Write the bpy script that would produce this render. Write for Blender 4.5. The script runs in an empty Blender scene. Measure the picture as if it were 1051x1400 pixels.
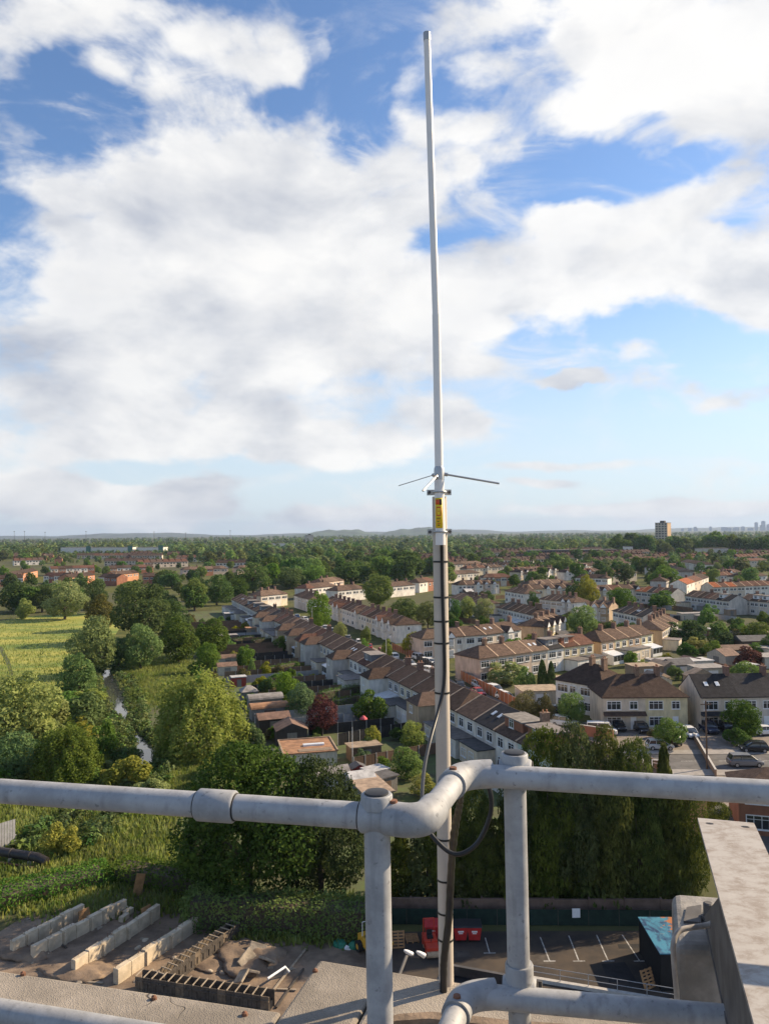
import bpy, bmesh, math, random
import numpy as np
from mathutils import Vector, Matrix

random.seed(7)
sc = bpy.context.scene
col = sc.collection
R = math.radians

# ------------------------------------------------------------------ camera
F, CX, CY, HC = 1052.0, 525.5, 700.0, 32.0
cam_d = bpy.data.cameras.new('camera')
cam = bpy.data.objects.new('camera', cam_d)
col.objects.link(cam)
cam_d.sensor_fit = 'VERTICAL'
cam_d.sensor_height = 36.0
cam_d.lens = 36.0 * F / 1400.0
cam_d.clip_start = 0.05
cam_d.clip_end = 60000
CAMROT = Matrix.Rotation(R(90 + 1.52), 3, 'X') @ Matrix.Rotation(R(-0.6), 3, 'Z')
cam.matrix_world = Matrix.Translation((0, 0, HC)) @ CAMROT.to_4x4()
sc.camera = cam


def ray(px, py):
    return CAMROT @ Vector(((px - CX) / F, -(py - CY) / F, -1))


def at(px, py, z=0.0):
    v = ray(px, py)
    t = (z - HC) / v.z
    return Vector((v.x * t, v.y * t, z))


def atd(px, py, D):
    v = ray(px, py)
    t = D / v.y
    return Vector((v.x * t, D, HC + v.z * t))


# ------------------------------------------------------------------ sun and sky
SUN_AZ, SUN_EL = R(68), R(30)          # azimuth measured from +Y towards +X
sdir = Vector((math.sin(SUN_AZ) * math.cos(SUN_EL), math.cos(SUN_AZ) * math.cos(SUN_EL), math.sin(SUN_EL)))
sun_d = bpy.data.lights.new('sun', 'SUN')
sun_d.energy = 4.4
sun_d.angle = R(0.6)
sun_d.color = (1.0, 0.80, 0.55)
sun = bpy.data.objects.new('sun', sun_d)
col.objects.link(sun)
sun.rotation_euler = sdir.to_track_quat('Z', 'Y').to_euler()
sun.location = (60, 20, 80)
sc.view_settings.view_transform = 'Standard'
sc.view_settings.look = 'None'
sc.view_settings.gamma = 1
sc.view_settings.exposure = 0.95
sc.view_settings.use_curve_mapping = False
sc.cycles.use_denoising = True
sc.cycles.max_bounces = 6
sc.cycles.diffuse_bounces = 2
sc.cycles.glossy_bounces = 2
sc.cycles.transmission_bounces = 3
sc.cycles.transparent_max_bounces = 6
sc.cycles.volume_bounces = 0

world = bpy.data.worlds.new('World')
sc.world = world
world.use_nodes = True
WT = world.node_tree
WT.nodes.clear()


def mk(nt):
    N, L = nt.nodes, nt.links

    def put(s, v):
        if hasattr(v, 'is_output'):
            L.new(v, s)
        else:
            s.default_value = v

    def math_(op, a, b=0.0, c=None, clamp=False):
        n = N.new('ShaderNodeMath')
        n.operation = op
        n.use_clamp = clamp
        put(n.inputs[0], a)
        put(n.inputs[1], b)
        if c is not None:
            put(n.inputs[2], c)
        return n.outputs[0]

    def vec(op, a, b=(0, 0, 0), out=0):
        n = N.new('ShaderNodeVectorMath')
        n.operation = op
        put(n.inputs[0], a)
        put(n.inputs[1], b)
        return n.outputs[out]

    def ramp(f, a, b, c, d, smooth=True):
        n = N.new('ShaderNodeMapRange')
        n.interpolation_type = 'SMOOTHSTEP' if smooth else 'LINEAR'
        put(n.inputs[0], f)
        for i, v in enumerate((a, b, c, d)):
            put(n.inputs[i + 1], v)
        return n.outputs[0]

    def noise(v, scale, detail=4, rough=0.55, dist=0.0):
        n = N.new('ShaderNodeTexNoise')
        put(n.inputs['Vector'], v)
        n.inputs['Scale'].default_value = scale
        n.inputs['Detail'].default_value = detail
        n.inputs['Roughness'].default_value = rough
        n.inputs['Distortion'].default_value = dist
        return n.outputs['Fac']

    def mix(f, a, b):
        n = N.new('ShaderNodeMix')
        n.data_type = 'RGBA'
        put(n.inputs[0], f)
        put(n.inputs[6], a)
        put(n.inputs[7], b)
        return n.outputs[2]
    return N, L, put, math_, vec, ramp, noise, mix


def build_world():
    N, L, put, m, vec, ramp, noise, mix = mk(WT)
    sky = N.new('ShaderNodeTexSky')
    sky.sky_type = 'NISHITA'
    sky.sun_disc = False
    sky.sun_elevation = SUN_EL
    sky.sun_rotation = SUN_AZ
    sky.air_density = 1.0
    sky.dust_density = 0.6
    sky.ozone_density = 1.6
    tc = N.new('ShaderNodeTexCoord')
    d = tc.outputs['Generated']
    sep = N.new('ShaderNodeSeparateXYZ')
    L.new(d, sep.inputs[0])
    az = m('ARCTAN2', sep.outputs[0], sep.outputs[1])
    el = m('ARCSINE', sep.outputs[2])
    cmb = N.new('ShaderNodeCombineXYZ')
    L.new(az, cmb.inputs[0])
    L.new(el, cmb.inputs[1])
    wn = N.new('ShaderNodeTexNoise')
    L.new(vec('MULTIPLY', d, (1, 1, 1.6)), wn.inputs['Vector'])
    wn.inputs['Scale'].default_value = 5.5
    wn.inputs['Detail'].default_value = 5
    wv = vec('MULTIPLY', vec('SUBTRACT', wn.outputs['Color'], (.5, .5, .5)), (.30, .17, 0))
    wscale = ramp(el, 0.0, 0.35, 0.25, 1.0)
    wsc = N.new('ShaderNodeVectorMath')
    wsc.operation = 'SCALE'
    L.new(wv, wsc.inputs[0])
    L.new(wscale, wsc.inputs['Scale'])
    ae = vec('ADD', cmb.outputs[0], wsc.outputs[0])

    def ang(px, py):
        v = ray(px, py).normalized()
        return math.atan2(v.x, v.y), math.asin(v.z)
    # cloud bodies (+) and blue gaps (-), as directions of the sky: x, y, half width, half height, weight
    bodies = [
        (300, 420, 420, 260, .42), (120, 520, 330, 170, .22), (480, 330, 260, 190, .20), (250, 260, 230, 120, .16),
        (860, 340, 270, 110, .46), (1000, 400, 160, 70, .18), (700, 420, 120, 60, .12),
        (850, 90, 380, 170, .40), (1010, 200, 150, 70, .22), (640, 220, 120, 60, .16),
        (180, 50, 330, 110, .27), (30, 40, 150, 90, .22), (430, 100, 120, 90, .16), (20, 220, 90, 90, .20),
        (830, 512, 150, 40, .46), (980, 540, 140, 28, .44), (620, 575, 110, 40, .45), (400, 610, 320, 50, .34), (760, 520, 60, 16, .4),
        (130, 685, 260, 50, .46), (30, 655, 140, 34, .25), (470, 706, 140, 24, .42), (750, 637, 140, 16, .48), (735, 662, 80, 14, .46), (820, 703, 200, 16, .38), (980, 690, 150, 12, .34),
        (525, 60, 66, 120, -.30), (130, 165, 100, 52, -.26), (860, 240, 190, 44, -.36), (200, 645, 330, 17, -.34), (400, 165, 70, 32, -.16),
        (860, 580, 330, 120, -.30), (510, 495, 110, 36, -.22), (480, 668, 420, 20, -.10), (990, 285, 80, 20, -.2), (640, 150, 60, 30, -.12),
    ]
    acc = None
    for (px, py, rx, ry, w) in bodies:
        a0, e0 = ang(px, py)
        v = vec('SUBTRACT', ae, (a0, e0, 0))
        v = vec('MULTIPLY', v, (F / rx, F / ry, 0))
        ln = vec('LENGTH', v, out=1)
        g = ramp(ln, 0.0, 1.15, w, 0.0)
        acc = g if acc is None else m('ADD', acc, g)

    def puff(q):
        # rounded cauliflower lumps at two sizes
        wq = vec('ADD', q, vec('MULTIPLY', wn.outputs['Color'], (.10, .10, .10)))
        tot = None
        for s_, a_ in ((14.0, .8),):
            vo = N.new('ShaderNodeTexVoronoi')
            vo.feature = 'F1'
            vo.inputs['Scale'].default_value = s_
            L.new(vec('ADD', wq, vec('MULTIPLY', wn.outputs['Color'], (.06, .06, .06))), vo.inputs['Vector'])
            t_ = m('MULTIPLY', m('SUBTRACT', 1.0, vo.outputs['Distance']), a_)
            tot = t_ if tot is None else m('ADD', tot, t_)
        return tot

    def dens(dv):
        q = vec('MULTIPLY', dv, (1.0, 1.0, 1.9))
        n1 = noise(q, 3.3, 11, 0.60, 0.35)
        n2 = noise(q, 11.0, 6, 0.6)
        return m('ADD', m('ADD', m('MULTIPLY', n1, 1.15), m('MULTIPLY', n2, 0.30)), m('MULTIPLY', puff(q), 0.34))
    n0 = dens(d)

    def soft(dv):
        q = vec('MULTIPLY', dv, (1.0, 1.0, 1.9))
        return noise(q, 4.6, 7, 0.55, 0.3)
    s0 = soft(d)
    s1 = soft(vec('ADD', d, tuple(sdir * 0.05 + Vector((0, 0, 0.045)))))
    dn = m('ADD', acc, n0)
    cov = ramp(dn, 0.91, 1.14, 0, 1)
    thick = ramp(dn, 1.0, 1.55, 0, 1)
    lit = m('ADD', 0.80, m('MULTIPLY', m('SUBTRACT', s0, s1), 2.2), clamp=True)
    big = noise(vec('MULTIPLY', d, (1, 1, 1.6)), 4.2, 5, 0.55)
    grey = ramp(big, 0.42, 0.66, 0, 1)
    a0, e0 = ang(60, 500)
    gl = vec('LENGTH', vec('MULTIPLY', vec('SUBTRACT', ae, (a0, e0, 0)), (F / 300, F / 170, 0)), out=1)
    grey = m('ADD', m('MULTIPLY', grey, 0.26), ramp(gl, 0, 1.2, 0.22, 0))
    lit2 = m('SUBTRACT', lit, grey, clamp=True)
    ccol = mix(lit2, (0.240, 0.262, 0.312, 1), (0.545, 0.538, 0.525, 1))
    ccol = mix(m('MULTIPLY', thick, 0.30), ccol, (0.50, 0.492, 0.48, 1))
    # thin cloud near the horizon is seen through more air and is paler
    sk = vec('MULTIPLY', sky.outputs[0], (0.066, 0.078, 0.092))
    low = ramp(el, 0.0, 0.36, 0.80, 0.0)
    sk = mix(low, sk, (0.40, 0.45, 0.49, 1))
    # thin veil of high cloud that softens the gaps
    veil = noise(vec('MULTIPLY', d, (1.3, 1.0, 3.2)), 5.0, 9, 0.62, 0.9)
    veil = m('MULTIPLY', ramp(veil, 0.46, 0.74, 0, 0.75), ramp(dn, 0.62, 0.95, 0.25, 1))
    sk = mix(veil, sk, (0.49, 0.485, 0.48, 1))
    outc = mix(m('MULTIPLY', cov, 0.96), sk, ccol)
    bg = N.new('ShaderNodeBackground')
    L.new(outc, bg.inputs[0])
    bg.inputs[1].default_value = 1.0
    o = N.new('ShaderNodeOutputWorld')
    L.new(bg.outputs[0], o.inputs[0])


build_world()
world.cycles.sampling_method = 'MANUAL'
world.cycles.sample_map_resolution = 512

# ------------------------------------------------------------------ helpers
def tag(o, label=None, cat=None, group=None, kind=None):
    if label:
        o['label'] = label
    if cat:
        o['category'] = cat
    if group:
        o['group'] = group
    if kind:
        o['kind'] = kind
    return o


def empty(name, loc, rz=0.0, label=None, cat=None, group=None):
    o = bpy.data.objects.new(name, None)
    o.location = loc
    o.rotation_euler.z = rz
    o.empty_display_size = 0.2
    col.objects.link(o)
    return tag(o, label, cat, group)


def put(name, me, mats, parent=None, loc=(0, 0, 0), rz=0.0, scale=None, rot=None):
    o = bpy.data.objects.new(name, me)
    col.objects.link(o)
    o.location = loc
    if rot is not None:
        o.rotation_euler = rot
    else:
        o.rotation_euler.z = rz
    if scale is not None:
        o.scale = scale
    if parent is not None:
        o.parent = parent
    if mats is not None:
        if not isinstance(mats, (list, tuple)):
            mats = [mats]
        while len(me.materials) < len(mats):
            me.materials.append(mats[len(me.materials)])
        for i, mt in enumerate(mats):
            if me.materials[i] != mt:
                o.material_slots[i].link = 'OBJECT'
                o.material_slots[i].material = mt
    return o


class MB:
    def __init__(self):
        self.v, self.f, self.m = [], [], []

    def add(self, vs, fs, mi=0):
        b = len(self.v)
        self.v += [tuple(p) for p in vs]
        self.f += [tuple(i + b for i in f) for f in fs]
        self.m += [mi] * len(fs)
        return self

    def box(self, x0, y0, z0, x1, y1, z1, mi=0, M=None):
        vs = [(x, y, z) for z in (z0, z1) for y in (y0, y1) for x in (x0, x1)]
        if M is not None:
            vs = [M @ Vector(p) for p in vs]
        return self.add(vs, [(0, 2, 3, 1), (4, 5, 7, 6), (0, 1, 5, 4), (2, 6, 7, 3), (0, 4, 6, 2), (1, 3, 7, 5)], mi)

    def prism(self, poly, z0, z1, mi=0):
        n = len(poly)
        vs = [(p[0], p[1], z0) for p in poly] + [(p[0], p[1], z1) for p in poly]
        fs = [tuple(range(n - 1, -1, -1)), tuple(range(n, 2 * n))] + [(i, (i + 1) % n, n + (i + 1) % n, n + i) for i in range(n)]
        return self.add(vs, fs, mi)

    def tube(self, pts, radii, seg=12, mi=0, cap=True):
        pts = [Vector(p) for p in pts]
        if not isinstance(radii, (list, tuple)):
            radii = [radii] * len(pts)
        ref = None
        vs, fs = [], []
        for i, p in enumerate(pts):
            t = (pts[min(i + 1, len(pts) - 1)] - pts[max(i - 1, 0)]).normalized()
            if ref is None:
                ref = Vector((0, 0, 1)) if abs(t.z) < 0.9 else Vector((1, 0, 0))
                ref = (ref - t * ref.dot(t)).normalized()
            else:
                ref = (ref - t * ref.dot(t)).normalized()
            b = t.cross(ref)
            for k in range(seg):
                a = 2 * math.pi * k / seg
                vs.append(p + (ref * math.cos(a) + b * math.sin(a)) * radii[i])
        for i in range(len(pts) - 1):
            for k in range(seg):
                k2 = (k + 1) % seg
                fs.append((i * seg + k, i * seg + k2, (i + 1) * seg + k2, (i + 1) * seg + k))
        if cap:
            fs.append(tuple(range(seg - 1, -1, -1)))
            fs.append(tuple(range((len(pts) - 1) * seg, len(pts) * seg)))
        return self.add(vs, fs, mi)

    def mesh(self, name, smooth=False):
        me = bpy.data.meshes.new(name)
        me.from_pydata(self.v, [], self.f)
        if any(self.m):
            me.polygons.foreach_set('material_index', self.m)
        if smooth:
            me.shade_smooth()
            bm = bmesh.new()
            bm.from_mesh(me)
            for e in bm.edges:
                if len(e.link_faces) == 2 and e.calc_face_angle(0) > R(40):
                    e.smooth = False
            bm.to_mesh(me)
            bm.free()
        me.update()
        return me

    def build(self, name, mats, parent=None, smooth=False, **k):
        me = self.mesh(name, smooth)
        for mt in (mats if isinstance(mats, (list, tuple)) else [mats]):
            me.materials.append(mt)
        return put(name, me, None, parent, **k)


def bevel(o, w, seg=2):
    b = o.modifiers.new('bevel', 'BEVEL')
    b.width = w
    b.segments = seg
    b.limit_method = 'ANGLE'
    return o


def arc(c, a, b, ang, n):     # points c + a cos t + b sin t
    return [c + a * math.cos(ang * i / n) + b * math.sin(ang * i / n) for i in range(n + 1)]


# ------------------------------------------------------------------ materials
MATS = {}


def mat(name, c, rough=0.8, var=0.18, scale=1.5, bump=0.0, bscale=8.0, metal=0.0, spec=0.4, c2=None, coord='obj', stretch=(1, 1, 1), rnd=0.0, detail=5):
    if name in MATS:
        return MATS[name]
    mt = bpy.data.materials.new(name)
    mt.use_nodes = True
    nt = mt.node_tree
    N, L, pt, m, vec, ramp, noise, mix = mk(nt)
    bs = nt.nodes['Principled BSDF']
    if coord == 'obj':
        tc = N.new('ShaderNodeTexCoord').outputs['Object']
    else:
        tc = N.new('ShaderNodeNewGeometry').outputs['Position']
    tcs = vec('MULTIPLY', tc, stretch)
    n = noise(tcs, scale, detail, 0.6)
    f = ramp(n, 0.32, 0.68, 0, 1)
    ca = tuple(c) + (1,)
    if c2 is None:
        a = tuple(min(1, x * (1 - var)) for x in c) + (1,)
        b = tuple(min(1, x * (1 + var)) for x in c) + (1,)
    else:
        a, b = ca, tuple(c2) + (1,)
    cc = mix(f, a, b)
    if rnd:
        oi = N.new('ShaderNodeObjectInfo').outputs['Random']
        hs = N.new('ShaderNodeHueSaturation')
        L.new(cc, hs.inputs['Color'])
        L.new(ramp(oi, 0, 1, 1 - rnd, 1 + rnd, False), hs.inputs['Value'])
        oi2 = m('FRACT', m('MULTIPLY', oi, 7.31))
        L.new(ramp(oi2, 0, 1, 0.5 - rnd * 0.06, 0.5 + rnd * 0.06, False), hs.inputs['Hue'])
        cc = hs.outputs[0]
    L.new(cc, bs.inputs['Base Color'])
    bs.inputs['Roughness'].default_value = rough
    bs.inputs['Metallic'].default_value = metal
    bs.inputs['Specular IOR Level'].default_value = spec
    if bump:
        bn = N.new('ShaderNodeBump')
        bn.inputs['Strength'].default_value = bump
        bn.inputs['Distance'].default_value = 0.05
        L.new(noise(tcs, bscale, 6, 0.65), bn.inputs['Height'])
        L.new(bn.outputs[0], bs.inputs['Normal'])
    MATS[name] = mt
    return mt


def leaf_mat(name, c, c2, trans=0.28, rnd=0.25, nscale=0.7, attr=False):
    mt = bpy.data.materials.new(name)
    mt.use_nodes = True
    nt = mt.node_tree
    N, L, pt, m, vec, ramp, noise, mix = mk(nt)
    bs = nt.nodes['Principled BSDF']
    out = nt.nodes['Material Output']
    pos = N.new('ShaderNodeNewGeometry').outputs['Position']
    f = ramp(noise(pos, nscale, 5, 0.7), 0.3, 0.7, 0, 1)
    cc = mix(f, tuple(c) + (1,), tuple(c2) + (1,))
    if attr:
        at_ = N.new('ShaderNodeAttribute')
        at_.attribute_name = 'tint'
        rv = at_.outputs['Fac']
    else:
        rv = N.new('ShaderNodeObjectInfo').outputs['Random']
    hs = N.new('ShaderNodeHueSaturation')
    L.new(cc, hs.inputs['Color'])
    L.new(ramp(rv, 0, 1, 1 - rnd, 1 + rnd, False), hs.inputs['Value'])
    L.new(ramp(m('FRACT', m('MULTIPLY', rv, 5.77)), 0, 1, 0.5 - rnd * .10, 0.5 + rnd * .08, False), hs.inputs['Hue'])
    L.new(ramp(m('FRACT', m('MULTIPLY', rv, 9.13)), 0, 1, 0.8, 1.08, False), hs.inputs['Saturation'])
    L.new(hs.outputs[0], bs.inputs['Base Color'])
    bs.inputs['Roughness'].default_value = 0.8
    bs.inputs['Specular IOR Level'].default_value = 0.06
    tr = N.new('ShaderNodeBsdfTranslucent')
    L.new(hs.outputs[0], tr.inputs[0])
    mx = N.new('ShaderNodeMixShader')
    mx.inputs[0].default_value = trans
    L.new(bs.outputs[0], mx.inputs[1])
    L.new(tr.outputs[0], mx.inputs[2])
    L.new(mx.outputs[0], out.inputs[0])
    MATS[name] = mt
    return mt


L_OAK = leaf_mat('leaf_oak', (.046, .096, .020), (.118, .185, .042), .36)
L_DRK = leaf_mat('leaf_dark', (.028, .060, .014), (.082, .130, .030), .30)
L_MID = leaf_mat('leaf_mid', (.084, .148, .026), (.190, .262, .058), .38)
L_WIL = leaf_mat('leaf_willow', (.200, .255, .062), (.350, .390, .115), 0.44, 0.08)
L_YEL = leaf_mat('leaf_yellow', (.200, .225, .028), (.370, .350, .050), 0.40, 0.1)
L_BRI = leaf_mat('leaf_bright', (.090, .185, .026), (.195, .310, .060), 0.40, 0.15)
L_BLU = leaf_mat('leaf_bluish', (.085, .155, .052), (.170, .250, .092), 0.34, 0.15)
L_PUR = leaf_mat('leaf_purple', (.070, .032, .030), (.175, .075, .062), 0.28, 0.12)
L_CON = leaf_mat('leaf_conifer', (.034, .058, .014), (.155, .175, .036), 0.30, 0.2, 0.9)
L_BRN = leaf_mat('leaf_brown', (.088, .090, .028), (.185, .160, .052), 0.30, 0.15)
L_HED = leaf_mat('leaf_hedge', (.058, .116, .022), (.142, .215, .042), 0.32, 0.25)
L_FAR = leaf_mat('leaf_far', (.068, .122, .032), (.168, .220, .062), 0.30, 0.42, 0.12, attr=True)
L_GRS = leaf_mat('leaf_grass', (.125, .178, .030), (.275, .310, .076), 0.40, 0.25, 0.25, attr=True)
BARK = mat('bark', (.085, .066, .048), 0.9, .3, 6, .5, 14)
# ------------------------------------------------------------------ ground, roads, water
def ground_material():
    mt = bpy.data.materials.new('ground')
    mt.use_nodes = True
    N, L, pt, m, vec, ramp, noise, mix = mk(mt.node_tree)
    bs = mt.node_tree.nodes['Principled BSDF']
    pos = N.new('ShaderNodeNewGeometry').outputs['Position']
    a = mix(ramp(noise(pos, .25, 8, .7), .35, .65, 0, 1), (.055, .070, .018, 1), (.130, .130, .040, 1))
    b = mix(ramp(noise(pos, .018, 4, .6), .42, .60, 0, 1), a, (.085, .085, .045, 1))
    L.new(b, bs.inputs['Base Color'])
    bs.inputs['Roughness'].default_value = .95
    bs.inputs['Specular IOR Level'].default_value = .1
    return mt


def sheet(name, pts, z, m, thick=None):
    mb = MB()
    n = len(pts)
    mb.add([(p[0], p[1], z) for p in pts], [tuple(range(n))])
    o = mb.build(name, m)
    if o.data.polygons[0].normal.z < 0:
        o.data.flip_normals()
    return tag(o, kind='structure')


def pxs(lst, z=0.0):
    return [at(x, y, z) for x, y in lst]


M_TAR = mat('tarmac', (.110, .105, .100), .9, .22, .6, .3, 20, coord='pos')
M_TARD = mat('tarmac_dark', (.034, .029, .026), .9, .35, .35, .3, 20, coord='pos', c2=(.078, .058, .041), detail=9)
M_PAVE = mat('paving', (.27, .25, .23), .9, .14, 1.2, .2, 10, coord='pos')
M_DRIVE = mat('driveway', (.20, .17, .145), .9, .2, 1.0, .2, 10, coord='pos')
M_DIRT = mat('dirt', (.135, .098, .070), .95, .3, .6, .9, 4, coord='pos', c2=(.260, .190, .132), detail=8)
M_FIELD = mat('meadow', (.115, .180, .030), .95, .3, .06, .8, .6, coord='pos', c2=(.360, .335, .066), stretch=(.6, 1.6, 1), detail=9)
M_GARD = mat('garden_soil', (.075, .070, .035), .95, .3, .35, .4, 3, coord='pos', c2=(.085, .120, .035), detail=7)
M_LAWN = mat('lawn', (.085, .125, .030), .95, .3, .5, .4, 3, coord='pos', c2=(.125, .165, .045))
M_BANK = mat('bank', (.110, .125, .026), .95, .3, .4, .5, 3, coord='pos', c2=(.250, .230, .060), detail=8)
M_LINE = mat('road_paint', (.20, .19, .175), .8, .12, 5, c2=(.52, .51, .48), coord='pos', detail=8)
W = bpy.data.materials.new('river_water')
W.use_nodes = True
_b = W.node_tree.nodes['Principled BSDF']
_b.inputs['Base Color'].default_value = (.050, .056, .050, 1)
_b.inputs['Roughness'].default_value = .06
_b.inputs['Specular IOR Level'].default_value = 1.0
_N, _L, _p, _m, _v, _r, _n, _x = mk(W.node_tree)
_bn = _N.new('ShaderNodeBump')
_bn.inputs['Strength'].default_value = .12
_L.new(_n(_N.new('ShaderNodeNewGeometry').outputs['Position'], 1.5, 3), _bn.inputs['Height'])
_L.new(_bn.outputs[0], _b.inputs['Normal'])

g = 17000.0
gm = MB()
gm.add([(-g, -400, 0), (g, -400, 0), (g, g, 0), (-g, g, 0)], [(0, 1, 2, 3)])
tag(gm.build('ground', ground_material()), kind='structure')
sheet('meadow', pxs([(-60, 858), (40, 843), (118, 838), (170, 850), (150, 880), (118, 915), (95, 955), (40, 975), (-60, 985)]), .03, M_FIELD)
sheet('meadow_track', pxs([(-4, 878), (4, 886), (14, 905), (21, 930), (18, 931), (9, 907), (-2, 886), (-10, 880)]), .045, mat('track', (.07, .085, .03), .95, .3, .4, coord='pos'))
sheet('river_bank', pxs([(135, 915), (215, 900), (300, 905), (345, 960), (345, 1060), (240, 1140), (120, 1215), (-120, 1240), (-120, 985), (95, 965)]), .02, M_BANK)
# river: ribbon along its centre line
rv = [((146, 916), 1.2), ((151, 933), 3.4), ((158, 955), 4.2), ((166, 975), 2.2), ((172, 986), .5), ((182, 998), .45), ((192, 1010), 2.0), ((202, 1028), 3.0), ((201, 1042), 2.2), ((196, 1054), .5),
      ((190, 1068), .7), ((172, 1090), .6), ((140, 1112), .6), ((105, 1135), 1.2), ((80, 1155), 1.3), ((40, 1185), 1.4), ((-60, 1230), 1.4)]
cl = []
rr_ = random.Random(6)
for i in range(len(rv) - 1):
    for k in range(6):
        t = k / 6
        a, b = rv[i], rv[i + 1]
        p = at(a[0][0] + (b[0][0] - a[0][0]) * t, a[0][1] + (b[0][1] - a[0][1]) * t, .045)
        w = a[1] + (b[1] - a[1]) * t
        p.x += rr_.uniform(-.25, .25)
        cl.append((p, w * rr_.uniform(.55, 1.15)))
RIVER = cl
mb = MB()
vs = []
for i, (p, w) in enumerate(cl):
    t = (cl[min(i + 1, len(cl) - 1)][0] - cl[max(i - 1, 0)][0]).normalized()
    nrm = Vector((-t.y, t.x, 0))
    vs += [p + nrm * w * .5, p - nrm * w * .5]
mb.add(vs, [(2 * i, 2 * i + 1, 2 * i + 3, 2 * i + 2) for i in range(len(cl) - 1)])
tag(mb.build('river_water', W), kind='structure')

U1 = Vector((-.343, .939, 0))       # along the long terraced street, away from the camera
N1 = Vector((.939, .343, 0))        # across it, towards the sun
T1B = at(730, 1025, 5.2)
T1B.z = 0


def st(u, n, z=0.0):                # street coordinates: metres along, metres across from the rear eave
    p = T1B + U1 * u + N1 * n
    return Vector((p.x, p.y, z))


sheet('garden_ground', [st(-18, -44), st(-18, 0), st(245, 0), st(245, -30), st(120, -34), st(40, -46)], .035, M_GARD)
sheet('street_pavement', [st(-22, 8.2), st(-22, 21), st(300, 21), st(300, 8.2)], .04, M_DRIVE)
sheet('street_road', [st(-24, 11.5), st(-24, 17.8), st(320, 17.8), st(320, 11.5)], .05, M_TAR)
sheet('forecourt', [Vector((22, 96, 0)), Vector((78, 92, 0)), Vector((78, 124, 0)), Vector((20, 126, 0))], .055, M_DRIVE)
sheet('cross_road', [Vector((20, 103.5, 0)), Vector((90, 101.5, 0)), Vector((90, 110.5, 0)), Vector((20, 113, 0))], .065, M_TAR)
sheet('cross_pavement', [Vector((26, 110.6, 0)), Vector((90, 108.6, 0)), Vector((90, 110.7, 0)), Vector((26, 112.8, 0))], .11, M_PAVE)
sheet('near_pavement', [Vector((30, 101.0, 0)), Vector((90, 99.0, 0)), Vector((90, 101.5, 0)), Vector((30, 103.5, 0))], .11, M_PAVE)
for k in range(7):
    x = 30 + k * 5.2
    sheet('road_marking', [Vector((x, 107.1 - k * .12, 0)), Vector((x + 2.2, 107.05 - k * .12, 0)), Vector((x + 2.2, 107.2 - k * .12, 0)), Vector((x, 107.25 - k * .12, 0))], .07, M_LINE)
sheet('car_park', [Vector((-1.5, 30, 0)), Vector((40, 30, 0)), Vector((40, 61.9, 0)), Vector((-1.5, 62.5, 0))], .05, M_TARD)
sheet('building_site', pxs([(-40, 1300), (20, 1262), (110, 1222), (190, 1212), (290, 1238), (330, 1262), (420, 1280), (510, 1300)]) + [Vector((-1.5, 30, 0)), Vector((-45, 30, 0))], .045, M_DIRT)
for (a, b) in [((738, 1281), (751, 1314)), ((777, 1279), (791, 1314)), ((815, 1278), (831, 1314)), ((850, 1278), (874, 1314)), ((663, 1282), (669, 1303)), ((697, 1283), (706, 1312))]:
    p, q = at(*a, .056), at(*b, .056)
    t = (q - p).normalized()
    s = Vector((-t.y, t.x, 0)) * .045
    sheet('parking_bay_line', [p + s, p - s, q - s, q + s], .056, M_LINE)
    e = Vector((.45, 0, 0))
    sheet('parking_bay_line', [q - e - t * .06, q + e - t * .06, q + e + t * .06, q - e + t * .06], .061, M_LINE)

for k, (x, y, a, b) in enumerate([(9, 57.5, 3.2, 1.4), (15.5, 55.2, 2.0, 2.6), (4.5, 58.6, 1.6, 1.0), (17.5, 59.6, 4.2, .7)]):
    sheet('tarmac_patch', [Vector((x, y, 0)), Vector((x + a, y + .1, 0)), Vector((x + a * .95, y + b, 0)), Vector((x + .1, y + b * .9, 0))], .0535, mat('tarmac_patch', (.022, .020, .020), .85, .3, 1.5, coord='pos') if k % 2 else mat('tarmac_worn', (.075, .062, .050), .9, .3, 1.5, coord='pos'))
# far hills
def hill(name, x0, x1, y, h, seed, c, depth=900):
    rr = random.Random(seed)
    n = 60
    ph = [rr.uniform(0, 6.28) for _ in range(6)]
    vs, fs = [], []
    for j in range(5):
        for i in range(n + 1):
            u = i / n
            env = math.sin(math.pi * u) ** .6
            k = .55 + .2 * math.sin(u * 7 + ph[0]) + .15 * math.sin(u * 15 + ph[1]) + .08 * math.sin(u * 31 + ph[2]) + .04 * math.sin(u * 77 + ph[3])
            z = h * env * k * (0, .6, 1, .6, 0)[j] - .5
            vs.append((x0 + (x1 - x0) * u, y + depth * (j - 2) / 2, z))
    for j in range(4):
        for i in range(n):
            a = j * (n + 1) + i
            fs.append((a, a + 1, a + n + 2, a + n + 1))
    mb = MB()
    mb.add(vs, fs)
    o = mb.build(name, mat('hill_' + c, {'a': (.06, .085, .05), 'b': (.07, .085, .06)}[c], .95, .35, .004, coord='pos'), smooth=True)
    return tag(o, kind='structure')


hill('hills', -1000, 900, 8200, 130, 3, 'a')
hill('hills', -7000, -1200, 11000, 75, 5, 'b')
hill('hills', -3000, 2500, 12500, 100, 9, 'b')
hill('hills', 700, 9000, 14000, 80, 12, 'b')

# ------------------------------------------------------------------ roof edge of the building the camera stands on
E_ = Vector((.956, -.292, 0))
NO = Vector((.292, .956, 0))
Q = at(437, 1312, 30.5)


def bl(e, n, z):
    p = Q + E_ * e + NO * n
    return Vector((p.x, p.y, z))


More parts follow.
